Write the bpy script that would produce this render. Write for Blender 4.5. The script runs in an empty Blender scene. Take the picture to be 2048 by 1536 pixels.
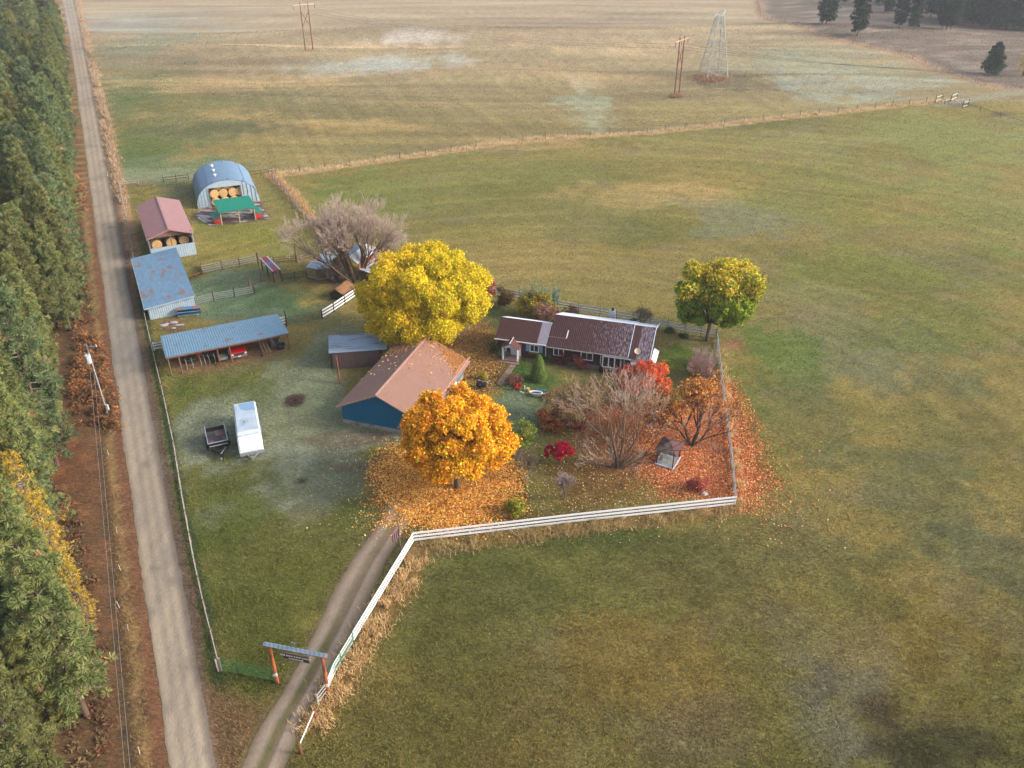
import bpy, math, random
import numpy as np
from mathutils import Vector, Matrix
rnd = random.Random(7)
R_ = math.radians
scene = bpy.context.scene
COL = scene.collection

# ------------------------------------------------------------------ camera
H, F, PITCH = 52.0, 1656.0, R_(31.32)
cd = bpy.data.cameras.new('camera')
cd.sensor_width = 36.0
cd.lens = 36.0 * F / 2048.0
cd.clip_start, cd.clip_end = 1.0, 6000.0
cam = bpy.data.objects.new('camera', cd)
COL.objects.link(cam)
cam.location = (0, 0, H)
cam.rotation_euler = (math.pi / 2 - PITCH, 0, 0)
scene.camera = cam

# ------------------------------------------------------------------ sky, sun, exposure
SUN_EL, SUN_AZ = R_(27), R_(97)          # azimuth clockwise from +Y
w = bpy.data.worlds.new('World')
scene.world = w
w.use_nodes = True
nt = w.node_tree
sky = nt.nodes.new('ShaderNodeTexSky')
sky.sky_type = 'NISHITA'
sky.sun_disc = False
sky.sun_elevation = SUN_EL
sky.sun_rotation = SUN_AZ
sky.air_density, sky.dust_density, sky.ozone_density = 1.0, 3.0, 1.0
bg = nt.nodes['Background']
bg.inputs['Strength'].default_value = 0.15
hsv = nt.nodes.new('ShaderNodeHueSaturation')
hsv.inputs['Saturation'].default_value = 0.68
nt.links.new(sky.outputs[0], hsv.inputs['Color'])
nt.links.new(hsv.outputs[0], bg.inputs['Color'])
sd = bpy.data.lights.new('sun', 'SUN')
sd.energy, sd.angle, sd.color = 1.5, R_(13), (1.0, 0.93, 0.84)
sun = bpy.data.objects.new('sun', sd)
COL.objects.link(sun)
sun.location = (200, 0, 150)
sdir = Vector((math.cos(SUN_EL) * math.sin(SUN_AZ), math.cos(SUN_EL) * math.cos(SUN_AZ), math.sin(SUN_EL)))
sun.rotation_euler = sdir.to_track_quat('Z', 'Y').to_euler()
scene.view_settings.view_transform = 'Standard'
scene.view_settings.look = 'None'
scene.view_settings.gamma = 1.0
scene.view_settings.exposure = 1.28
scene.cycles.max_bounces = 5
scene.cycles.diffuse_bounces = 2
scene.cycles.volume_bounces = 0
scene.cycles.use_denoising = True

# ------------------------------------------------------------------ terrain height and pixel -> point
_g = [(58, 238, 26, 9, 2.0), (40, 205, 30, 12, -0.9), (15, 300, 60, 12, 3.4), (-70, 270, 40, 11, -2.2), (-40, 340, 70, 13, 4.2), (-10, 268, 45, 8, 2.0), (-90, 235, 40, 8, 1.4), (20, 255, 26, 8, -1.4), (95, 262, 30, 8, 1.8), (-60, 205, 30, 8, 1.0), (30, 225, 22, 7, .9), (120, 225, 30, 8, 1.2), (-110, 310, 40, 12, 2.2),
      (90, 300, 34, 14, 1.8), (60, 350, 70, 22, 2.4), (-120, 400, 80, 22, 2.0), (110, 240, 24, 9, 0.9), (0, 235, 50, 14, -0.8),
      (-30, 225, 30, 9, 0.7), (40, 150, 24, 9, 0.5), (70, 130, 18, 8, 0.5), (130, 350, 50, 30, 3.0), (20, 420, 90, 25, 2.5),
      (12.5, 84.5, 6.5, 5.0, -0.95),
      (46, 170, 24, 7, 1.5), (76, 148, 20, 7, 1.3), (14, 196, 24, 7, 1.1), (98, 190, 26, 9, 1.4), (95, 118, 18, 8, .9), (62, 104, 14, 7, .7), (50, 128, 20, 6, .6)]
def gz(x, y):
    z = 0.0
    for cx, cy, rx, ry, a in _g:
        e = ((x - cx) / rx) ** 2 + ((y - cy) / ry) ** 2
        if e < 12: z += a * math.exp(-e)
    if y > 430: z += ((y - 430) * 0.012)
    return z
_c, _s = math.cos(PITCH), math.sin(PITCH)
def P(px, py, z=0.0):
    """point seen at pixel (px, py) of the photograph, z metres above the ground"""
    u, v = (px - 1024) / F, (py - 768) / F
    dx, dy, dz = u, _c - v * _s, -_s - v * _c
    zz = z
    for _ in range(12):
        t = (zz - H) / dz
        zz = z + gz(dx * t, dy * t)
    return Vector((dx * t, dy * t, zz))
def proj(X, Y, Z):
    q = Z - H
    f = Y * _c - q * _s
    return 1024 + F * X / f, 768 - F * (Y * _s + q * _c) / f

# ------------------------------------------------------------------ colours and materials
K = 0.80
def C(r, g, b, k=K):
    def f(c):
        c /= 255.0
        return (c / 12.92 if c <= 0.04045 else ((c + 0.055) / 1.055) ** 2.4) * k
    return (f(r), f(g), f(b))
def NN(t, kind, **kw):
    n = t.nodes.new(kind)
    for k, v in kw.items():
        if k in n.inputs: n.inputs[k].default_value = v
        else: setattr(n, k, v)
    return n
MATS = {}
def mat(name, rgb, rough=0.8, var=0.18, scale=3.0, metal=0.0, bump=0.0, c2=None, c2scale=0.6, c2lo=0.5, c2hi=0.6, stretch=(1, 1, 1), attr=None, trans=0.0, spec=0.3, det=6, grad=None, objvar=0.0):
    """procedural material: base colour, fine noise variation, an optional second colour in patches"""
    if name in MATS: return MATS[name]
    m = bpy.data.materials.new(name)
    m.use_nodes = True
    t = m.node_tree
    b = t.nodes['Principled BSDF']
    b.inputs['Roughness'].default_value = rough
    b.inputs['Metallic'].default_value = metal
    b.inputs['Specular IOR Level'].default_value = spec
    tc = t.nodes.new('ShaderNodeTexCoord')
    mp = t.nodes.new('ShaderNodeMapping')
    mp.inputs['Scale'].default_value = stretch
    t.links.new(tc.outputs['Object'], mp.inputs['Vector'])
    n1 = NN(t, 'ShaderNodeTexNoise', Scale=scale, Detail=det, Roughness=0.6)
    t.links.new(mp.outputs[0], n1.inputs['Vector'])
    if attr:
        a = NN(t, 'ShaderNodeAttribute', attribute_name=attr)
        col = a.outputs['Color']
    else:
        rg = t.nodes.new('ShaderNodeRGB')
        rg.outputs[0].default_value = (*rgb, 1)
        col = rg.outputs[0]
    if c2:
        n2 = NN(t, 'ShaderNodeTexNoise', Scale=c2scale, Detail=5.0, Roughness=0.65)
        t.links.new(mp.outputs[0], n2.inputs['Vector'])
        cr = NN(t, 'ShaderNodeMapRange')
        cr.inputs['From Min'].default_value, cr.inputs['From Max'].default_value = c2lo, c2hi
        src = n2.outputs[0]
        if grad:      # more of the second colour from x0 towards x1
            sx = t.nodes.new('ShaderNodeSeparateXYZ'); t.links.new(tc.outputs['Object'], sx.inputs[0])
            gr = NN(t, 'ShaderNodeMapRange'); gr.inputs['From Min'].default_value, gr.inputs['From Max'].default_value = grad[0], grad[1]
            gr.inputs['To Min'].default_value, gr.inputs['To Max'].default_value = -grad[2], grad[2]
            t.links.new(sx.outputs[0], gr.inputs['Value'])
            ad = NN(t, 'ShaderNodeMath', operation='ADD'); t.links.new(src, ad.inputs[0]); t.links.new(gr.outputs[0], ad.inputs[1]); src = ad.outputs[0]
        t.links.new(src, cr.inputs['Value'])
        mx = NN(t, 'ShaderNodeMix', data_type='RGBA')
        t.links.new(cr.outputs[0], mx.inputs[0])
        t.links.new(col, mx.inputs[6])
        mx.inputs[7].default_value = (*c2, 1)
        col = mx.outputs[2]
    mr = NN(t, 'ShaderNodeMapRange')
    mr.inputs['From Min'].default_value, mr.inputs['From Max'].default_value = 0.3, 0.7
    mr.inputs['To Min'].default_value, mr.inputs['To Max'].default_value = 1 - var, 1 + var
    t.links.new(n1.outputs[0], mr.inputs['Value'])
    if objvar:       # each copy of a plant has its own tone
        oi = t.nodes.new('ShaderNodeObjectInfo')
        o1 = NN(t, 'ShaderNodeMapRange'); o1.inputs['To Min'].default_value, o1.inputs['To Max'].default_value = 1.0 - objvar, 1.0 + objvar * .8
        t.links.new(oi.outputs['Random'], o1.inputs['Value'])
        o2 = NN(t, 'ShaderNodeMath', operation='MULTIPLY'); o2.inputs[1].default_value = 7.13; t.links.new(oi.outputs['Random'], o2.inputs[0])
        o3 = NN(t, 'ShaderNodeMath', operation='FRACT'); t.links.new(o2.outputs[0], o3.inputs[0])
        o4 = NN(t, 'ShaderNodeMapRange'); o4.inputs['To Min'].default_value, o4.inputs['To Max'].default_value = .463, .490; t.links.new(o3.outputs[0], o4.inputs['Value'])
        hs = NN(t, 'ShaderNodeHueSaturation', Saturation=.93)
        t.links.new(o4.outputs[0], hs.inputs['Hue']); t.links.new(o1.outputs[0], hs.inputs['Value']); t.links.new(col, hs.inputs['Color']); col = hs.outputs[0]
    mu = NN(t, 'ShaderNodeVectorMath', operation='SCALE')
    t.links.new(col, mu.inputs[0])
    t.links.new(mr.outputs[0], mu.inputs['Scale'])
    t.links.new(mu.outputs[0], b.inputs['Base Color'])
    if bump:
        bp = NN(t, 'ShaderNodeBump', Strength=min(1.0, bump), Distance=0.05)
        t.links.new(n1.outputs[0], bp.inputs['Height'])
        t.links.new(bp.outputs[0], b.inputs['Normal'])
    if trans:
        tl = t.nodes.new('ShaderNodeBsdfTranslucent')
        t.links.new(mu.outputs[0], tl.inputs['Color'])
        ms = NN(t, 'ShaderNodeMixShader')
        ms.inputs[0].default_value = trans
        t.links.new(b.outputs[0], ms.inputs[1])
        t.links.new(tl.outputs[0], ms.inputs[2])
        t.links.new(ms.outputs[0], t.nodes['Material Output'].inputs['Surface'])
    MATS[name] = m
    return m

# ------------------------------------------------------------------ mesh building
def np_mesh(name, verts, faces, cols=None, smooth=False):
    """verts (N,3), faces (M,k) equal-size, cols per vertex (N,3)"""
    me = bpy.data.meshes.new(name)
    verts = np.asarray(verts, np.float32); faces = np.asarray(faces, np.int32)
    k = faces.shape[1]
    me.vertices.add(len(verts)); me.vertices.foreach_set('co', verts.ravel())
    me.loops.add(faces.size); me.loops.foreach_set('vertex_index', faces.ravel())
    me.polygons.add(len(faces))
    me.polygons.foreach_set('loop_start', np.arange(0, faces.size, k, dtype=np.int32))
    me.polygons.foreach_set('loop_total', np.full(len(faces), k, np.int32))
    if smooth: me.polygons.foreach_set('use_smooth', np.ones(len(faces), bool))
    if cols is not None:
        a = me.attributes.new('Col', 'FLOAT_COLOR', 'POINT')
        c = np.ones((len(verts), 4), np.float32); c[:, :3] = cols
        a.data.foreach_set('color', c.ravel())
    me.update(calc_edges=True)
    return me
def link(name, me, m=None, parent=None, loc=None):
    o = bpy.data.objects.new(name, me)
    COL.objects.link(o)
    if m and not me.materials: me.materials.append(m)
    if parent: o.parent = parent
    if loc is not None: o.location = loc
    return o
def tag(o, label=None, cat=None, group=None, kind=None):
    if label: o['label'] = label
    if cat: o['category'] = cat
    if group: o['group'] = group
    if kind: o['kind'] = kind
    return o
def thing(name, label, cat, loc=(0, 0, 0), rotz=0.0, group=None):
    o = bpy.data.objects.new(name, None)
    o.empty_display_size = 0.3
    COL.objects.link(o)
    o.location = loc
    o.rotation_euler = (0, 0, rotz)
    return tag(o, label, cat, group)
class MB:
    def __init__(s, off=(0, 0, 0)): s.v, s.f, s.off = [], [], Vector(off)
    def add(s, vs, fs):
        b = len(s.v); s.v += [tuple(Vector(p) - s.off) for p in vs]; s.f += [tuple(b + i for i in f) for f in fs]; return s
    def box(s, c, d, rz=0.0, rx=0.0, ry=0.0):
        M = Matrix.Translation(Vector(c)) @ Matrix.Rotation(rz, 4, 'Z') @ Matrix.Rotation(ry, 4, 'Y') @ Matrix.Rotation(rx, 4, 'X')
        x, y, z = d[0] / 2, d[1] / 2, d[2] / 2
        return s.add([M @ Vector(p) for p in ((-x, -y, -z), (x, -y, -z), (x, y, -z), (-x, y, -z), (-x, -y, z), (x, -y, z), (x, y, z), (-x, y, z))],
                     [(3, 2, 1, 0), (4, 5, 6, 7), (0, 1, 5, 4), (1, 2, 6, 5), (2, 3, 7, 6), (3, 0, 4, 7)])
    def hexa(s, p):   # 8 points, bottom ring then top ring
        return s.add(p, [(3, 2, 1, 0), (4, 5, 6, 7), (0, 1, 5, 4), (1, 2, 6, 5), (2, 3, 7, 6), (3, 0, 4, 7)])
    def beam(s, a, b, w_, h_, up=(0, 0, 1)):
        a, b, up = Vector(a), Vector(b), Vector(up)
        d = (b - a).normalized()
        x = d.cross(up)
        if x.length < 1e-4: x = d.cross(Vector((1, 0, 0)))
        x.normalize(); y = x.cross(d).normalized()
        x *= w_ / 2; y *= h_ / 2
        return s.hexa([a - x - y, a + x - y, b + x - y, b - x - y, a - x + y, a + x + y, b + x + y, b - x + y])
    def tube(s, a, b, r0, r1=None, n=8, cap=True):
        a, b = Vector(a), Vector(b); r1 = r0 if r1 is None else r1
        d = (b - a).normalized(); x = d.cross(Vector((0, 0, 1)))
        if x.length < 1e-3: x = d.cross(Vector((1, 0, 0)))
        x.normalize(); y = d.cross(x)
        vs = [p + (x * math.cos(k * 2 * math.pi / n) + y * math.sin(k * 2 * math.pi / n)) * r for p, r in ((a, r0), (b, r1)) for k in range(n)]
        fs = [(k, (k + 1) % n, n + (k + 1) % n, n + k) for k in range(n)]
        if cap: fs += [tuple(range(n))[::-1], tuple(range(n, 2 * n))]
        return s.add(vs, fs)
    def path(s, pts, r0, r1, n=7):
        for i in range(len(pts) - 1):
            t0, t1 = i / (len(pts) - 1), (i + 1) / (len(pts) - 1)
            s.tube(pts[i], pts[i + 1], r0 + (r1 - r0) * t0, r0 + (r1 - r0) * t1, n)
        return s
    def prism(s, poly, z0, z1):
        n = len(poly)
        return s.add([(p[0], p[1], z0) for p in poly] + [(p[0], p[1], z1) for p in poly],
                     [tuple(range(n))[::-1], tuple(range(n, 2 * n))] + [(k, (k + 1) % n, n + (k + 1) % n, n + k) for k in range(n)])
    def sheet(s, p00, p10, p11, p01, n, amp=0.03, under=0.05, seg=1):
        """ribbed metal sheet: n ribs across p00->p10, each running to p01->p11"""
        p00, p10, p11, p01 = map(Vector, (p00, p10, p11, p01))
        nrm = (p10 - p00).cross(p01 - p00).normalized()
        us = []
        for i in range(n):
            for f, a in ((0.0, 0), (0.42, 0), (0.55, amp), (0.87, amp)): us.append(((i + f) / n, a))
        us.append((1.0, 0))
        vs = []
        for j in range(seg + 1):
            v = j / seg
            for u, a in us: vs.append(p00.lerp(p10, u).lerp(p01.lerp(p11, u), v) + nrm * a)
        m = len(us)
        fs = [(j * m + i, j * m + i + 1, (j + 1) * m + i + 1, (j + 1) * m + i) for j in range(seg) for i in range(m - 1)]
        s.add(vs, fs)
        if under: s.hexa([p00 - nrm * under, p10 - nrm * under, p11 - nrm * under, p01 - nrm * under, p00 - nrm * .004, p10 - nrm * .004, p11 - nrm * .004, p01 - nrm * .004])
        return s
    def build(s, name, m, parent=None, smooth=False):
        me = bpy.data.meshes.new(name)
        me.from_pydata(s.v, [], s.f)
        if smooth: me.polygons.foreach_set('use_smooth', [True] * len(me.polygons))
        me.update()
        return link(name, me, m, parent)

# numpy value noise
def vnoise(x, y, seed=0):
    xi, yi = np.floor(x).astype(np.int64), np.floor(y).astype(np.int64)
    fx, fy = x - xi, y - yi
    fx, fy = fx * fx * (3 - 2 * fx), fy * fy * (3 - 2 * fy)
    def h(a, b):
        n = (a * 374761393 + b * 668265263 + seed * 1442695041) & 0xffffffff
        n = ((n ^ (n >> 13)) * 1274126177) & 0xffffffff
        return ((n ^ (n >> 16)) & 0xffff) / 65535.0
    return (h(xi, yi) * (1 - fx) + h(xi + 1, yi) * fx) * (1 - fy) + (h(xi, yi + 1) * (1 - fx) + h(xi + 1, yi + 1) * fx) * fy
def fbm(x, y, s, seed=0, o=4):
    r, a, t = 0, 1.0, 0
    for i in range(o):
        r = r + a * vnoise(x / s * 2 ** i, y / s * 2 ** i, seed + i * 17); t += a; a *= 0.55
    return r / t
def sdpoly(X, Y, poly):
    """signed distance to polygon, negative inside"""
    d = np.full(X.shape, 1e9); ins = np.zeros(X.shape, bool)
    n = len(poly)
    for i in range(n):
        ax, ay = poly[i][:2]; bx, by = poly[(i + 1) % n][:2]
        ex, ey = bx - ax, by - ay
        t = np.clip(((X - ax) * ex + (Y - ay) * ey) / (ex * ex + ey * ey + 1e-9), 0, 1)
        d = np.minimum(d, np.hypot(X - ax - t * ex, Y - ay - t * ey))
        c = ((ay > Y) != (by > Y)) & (X < (bx - ax) * (Y - ay) / ((by - ay) if abs(by - ay) > 1e-9 else 1e-9) + ax)
        ins ^= c
    return np.where(ins, -d, d)
def sdline(X, Y, pts):
    d = np.full(np.shape(X), 1e9)
    for i in range(len(pts) - 1):
        ax, ay = pts[i][:2]; bx, by = pts[i + 1][:2]
        ex, ey = bx - ax, by - ay
        t = np.clip(((X - ax) * ex + (Y - ay) * ey) / (ex * ex + ey * ey + 1e-9), 0, 1)
        d = np.minimum(d, np.hypot(X - ax - t * ex, Y - ay - t * ey))
    return d
def PP(l, z=0): return [P(a, b, z) for a, b in l]
def resample(pts, step):
    out = [Vector(pts[0])]
    for a, b in zip(pts[:-1], pts[1:]):
        a, b = Vector(a), Vector(b)
        n = max(1, round((b - a).length / step))
        for i in range(1, n + 1): out.append(a.lerp(b, i / n))
    return out
def G3(v, dz=0.0): return Vector((v[0], v[1], gz(v[0], v[1]) + dz))

# ================================================================== GROUND
ROAD_L = [(124, 0), (142, 100), (156, 200), (169, 300), (181, 400), (197, 500), (215, 600), (229, 750), (246, 900), (265, 1000), (279, 1150), (307, 1300), (335, 1500), (346, 1600)]
ROAD_R = [(148, 0), (168, 100), (190, 200), (208, 300), (228, 400), (239, 500), (258, 600), (294, 750), (318, 900), (335, 1000), (359, 1150), (387, 1300), (425, 1500), (440, 1600)]
RL, RR = PP(ROAD_L), PP(ROAD_R)
def extend(l):
    a, b = l[1], l[0]
    d = (b - a).normalized()
    f = [b + d * 900]
    c, e = l[-2], l[-1]
    d2 = (e - c).normalized()
    return f + l + [e + d2 * 60]
def smooth_edge(l):
    ys_ = np.array([p.y for p in l]); xs_ = np.array([p.x for p in l])
    k = np.polyfit(ys_, xs_, 3)
    return [Vector((float(np.polyval(k, y)), float(y), 0)) for y in np.linspace(ys_[0], ys_[-1], 40)]
RL, RR = extend(smooth_edge(RL)), extend(smooth_edge(RR))
_ry = np.array([p.y for p in RL][::-1]); _rlx = np.array([p.x for p in RL][::-1])
_ry2 = np.array([p.y for p in RR][::-1]); _rrx = np.array([p.x for p in RR][::-1])
def road_lx(y): return np.interp(y, _ry, _rlx)
def road_rx(y): return np.interp(y, _ry2, _rrx)

FAR_FENCE = PP([(545, 349), (600, 345), (700, 330), (800, 316), (1000, 285), (1180, 273), (1330, 262), (1600, 232), (1750, 216), (1885, 203)])
BRUSH = PP([(1515, 0), (1520, 28), (1570, 45), (1640, 68), (1740, 95), (1800, 108), (1850, 128), (1950, 165), (2010, 178), (2060, 182)])
DRIVE_L = PP([(415, 1640), (480, 1536), (520, 1450), (560, 1390), (605, 1310), (640, 1240), (668, 1180), (705, 1120), (745, 1065), (765, 1035), (775, 1005)])
DRIVE_R = PP([(510, 1640), (567, 1536), (603, 1450), (640, 1380), (684, 1300), (716, 1240), (745, 1180), (770, 1125), (797, 1080), (822, 1045), (840, 1015)])

def blend(col, m, rgb, wgt=1.0):
    m = np.clip(m, 0, 1)[..., None] * wgt
    return col * (1 - m) + np.array(C(*rgb)) * m
def smooth01(d, w_): return np.clip(0.5 - d / w_, 0, 1)

BLOBS = [  # px, py, rx, ry (pixels), colour as seen, weight
    (1200, 1075, 130, 40, (76, 88, 42), .9), (980, 1160, 110, 60, (84, 92, 46), .7), (1260, 1340, 150, 90, (128, 112, 56), .7),
    (1080, 1420, 160, 90, (108, 98, 50), .6), (1860, 1270, 170, 110, (122, 110, 50), .8), (1700, 1210, 120, 60, (100, 100, 56), .6),
    (1670, 1360, 130, 150, (112, 110, 92), .75), (1640, 1450, 80, 100, (118, 120, 105), .6), (1900, 1490, 150, 60, (66, 68, 42), .8), (1760, 1430, 70, 50, (84, 72, 52), .7),
    (2000, 1130, 110, 90, (90, 98, 72), .7), (1500, 1200, 120, 80, (112, 104, 60), .5), (1350, 1130, 140, 50, (100, 96, 56), .5), (1900, 1400, 140, 60, (112, 106, 48), .6),
    (1600, 1100, 160, 90, (96, 98, 56), .6), (860, 1400, 110, 90, (110, 104, 56), .6), (760, 1480, 110, 60, (104, 102, 54), .5), (1450, 1480, 140, 60, (112, 104, 76), .6),
    (1720, 720, 160, 70, (104, 114, 84), .7), (1550, 705, 110, 60, (94, 112, 52), .9), (1500, 860, 55, 150, (104, 116, 48), .7), (1640, 850, 120, 90, (100, 104, 64), .5),
    (1880, 860, 180, 100, (96, 100, 62), .5), (1820, 1000, 200, 90, (94, 102, 68), .5), (1900, 640, 200, 60, (100, 112, 52), .6), (1750, 545, 260, 40, (110, 118, 54), .7),
    (1330, 388, 160, 26, (160, 140, 88), .8), (1130, 430, 200, 40, (128, 122, 76), .5), (1480, 440, 120, 36, (116, 120, 92), .7), (1650, 400, 160, 40, (116, 120, 56), .6),
    (1900, 290, 180, 60, (124, 134, 76), .6), (1640, 290, 130, 26, (130, 136, 88), .5), (700, 395, 140, 40, (98, 112, 54), .8), (880, 400, 130, 40, (118, 120, 66), .5),
    (1000, 340, 240, 26, (122, 124, 68), .5), (1200, 560, 200, 50, (132, 122, 74), .5), (1050, 520, 140, 40, (140, 126, 76), .6), (1650, 610, 100, 40, (128, 124, 88), .5),
    (1980, 420, 120, 70, (116, 124, 66), .5), (1560, 330, 200, 30, (120, 122, 66), .5), (1450, 290, 160, 22, (134, 130, 74), .5), (900, 1300, 90, 120, (92, 92, 46), .5),
    # upper field
    (270, 300, 90, 60, (84, 104, 56), .9), (230, 190, 70, 60, (86, 104, 68), .8), (290, 40, 160, 22, (146, 150, 142), .8), (240, 110, 90, 40, (120, 130, 110), .7), (600, 25, 500, 14, (156, 142, 118), .6), (420, 240, 140, 50, (106, 112, 72), .7),
    (830, 75, 90, 16, (176, 172, 162), .8), (720, 135, 160, 14, (150, 158, 150), .8), (820, 125, 90, 16, (158, 164, 156), .7), (640, 85, 260, 10, (182, 162, 130), .8), (900, 85, 120, 10, (188, 166, 132), .7),
    (1180, 210, 55, 36, (150, 158, 134), .8), (1480, 165, 80, 22, (104, 98, 76), .8), (1660, 140, 150, 50, (132, 138, 118), .7), (1730, 170, 160, 24, (140, 146, 132), .6),
    (1000, 130, 240, 16, (150, 130, 104), .5), (1080, 60, 200, 20, (140, 124, 102), .6), (500, 165, 200, 16, (168, 148, 108), .6), (420, 120, 200, 20, (136, 122, 98), .6),
    (480, 228, 120, 14, (158, 138, 92), .7), (450, 255, 120, 14, (92, 94, 66), .7), (820, 235, 240, 22, (118, 112, 74), .6), (1000, 290, 200, 12, (164, 140, 98), .7), (700, 250, 150, 10, (168, 146, 96), .6),
    (1300, 130, 140, 20, (128, 118, 92), .6), (1450, 60, 160, 14, (170, 154, 122), .6), (1600, 80, 120, 14, (160, 150, 116), .5), (1250, 90, 160, 12, (170, 152, 122), .6), (1240, 160, 120, 14, (158, 140, 104), .6),
    (560, 200, 140, 20, (110, 108, 76), .6), (820, 300, 220, 14, (122, 120, 78), .6), (1420, 225, 200, 16, (146, 136, 88), .6), (350, 330, 120, 20, (96, 116, 84), .8), (300, 350, 110, 12, (128, 138, 112), .7),
    # yard
    (570, 890, 175, 95, (138, 146, 126), 1), (430, 860, 85, 55, (130, 140, 118), .9), (600, 820, 95, 50, (124, 132, 104), .9), (700, 950, 70, 50, (118, 126, 104), .9), (530, 790, 90, 25, (98, 112, 80), .5), (640, 715, 70, 66, (122, 132, 106), .95), (360, 780, 40, 25, (74, 96, 40), .6),
    (700, 880, 60, 13, (112, 98, 86), .7), (720, 935, 46, 11, (104, 92, 78), .7), (590, 803, 16, 9, (70, 56, 52), 1), (600, 962, 9, 5, (80, 60, 50), .9), (600, 1090, 90, 50, (102, 98, 50), .5), (450, 1050, 70, 50, (84, 96, 40), .6), (540, 1250, 90, 90, (90, 96, 40), .6), (470, 1360, 70, 50, (84, 92, 36), .6),
    (440, 600, 90, 60, (104, 126, 100), .9), (520, 625, 110, 45, (92, 116, 90), .9), (580, 590, 70, 30, (70, 96, 62), .7), (640, 640, 50, 26, (96, 100, 60), .6), (520, 460, 100, 50, (116, 120, 54), .9), (480, 500, 90, 26, (128, 122, 56), .7),
    (560, 410, 40, 40, (128, 120, 72), .7), (290, 400, 50, 26, (96, 106, 54), .8), (350, 385, 50, 16, (104, 110, 82), .7), (560, 500, 60, 16, (108, 118, 58), .6),
    (1060, 770, 60, 40, (66, 100, 40), .9), (1040, 830, 60, 45, (108, 126, 104), .9), (1020, 900, 40, 40, (98, 116, 92), .6), (1190, 880, 50, 30, (112, 120, 92), .7), (1200, 960, 120, 45, (112, 98, 50), .8), (1360, 700, 50, 35, (80, 106, 36), .9), (1385, 760, 50, 50, (92, 98, 44), .6),
    (1160, 960, 50, 50, (104, 78, 44), .6), (1060, 1040, 60, 20, (96, 86, 44), .6), (1150, 1040, 160, 12, (108, 88, 54), .5), (1120, 800, 40, 30, (84, 98, 62), .6), (1230, 800, 60, 40, (100, 92, 52), .6), (1040, 660, 60, 20, (80, 100, 60), .8), (1000, 640, 40, 30, (78, 98, 56), .8),
    (1465, 690, 34, 18, (150, 110, 86), .8), (1440, 700, 24, 14, (150, 130, 90), .6),
]
LEAF_PATCHES = [  # pixel polygon, undercolour, edge softness m
    ([(735, 945), (770, 905), (840, 890), (960, 880), (1030, 935), (1025, 1010), (975, 1045), (880, 1058), (800, 1040), (745, 1000)], (150, 98, 44), 2.2),
    ([(1270, 870), (1320, 830), (1440, 760), (1480, 820), (1500, 890), (1528, 960), (1490, 1008), (1460, 1003), (1330, 985), (1280, 930)], (152, 86, 48), 2.6), ([(1150, 880), (1200, 800), (1300, 800), (1300, 960), (1200, 950)], (124, 92, 62), 3.0),
    ([(880, 690), (960, 640), (1000, 690), (1010, 720), (990, 770), (940, 800), (900, 780)], (132, 98, 58), 2.5),
    ([(1080, 850), (1110, 800), (1240, 800), (1250, 850), (1150, 870)], (120, 78, 50), 2.5),
]
LP = [(PP(p), c, s_) for p, c, s_ in LEAF_PATCHES]

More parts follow.
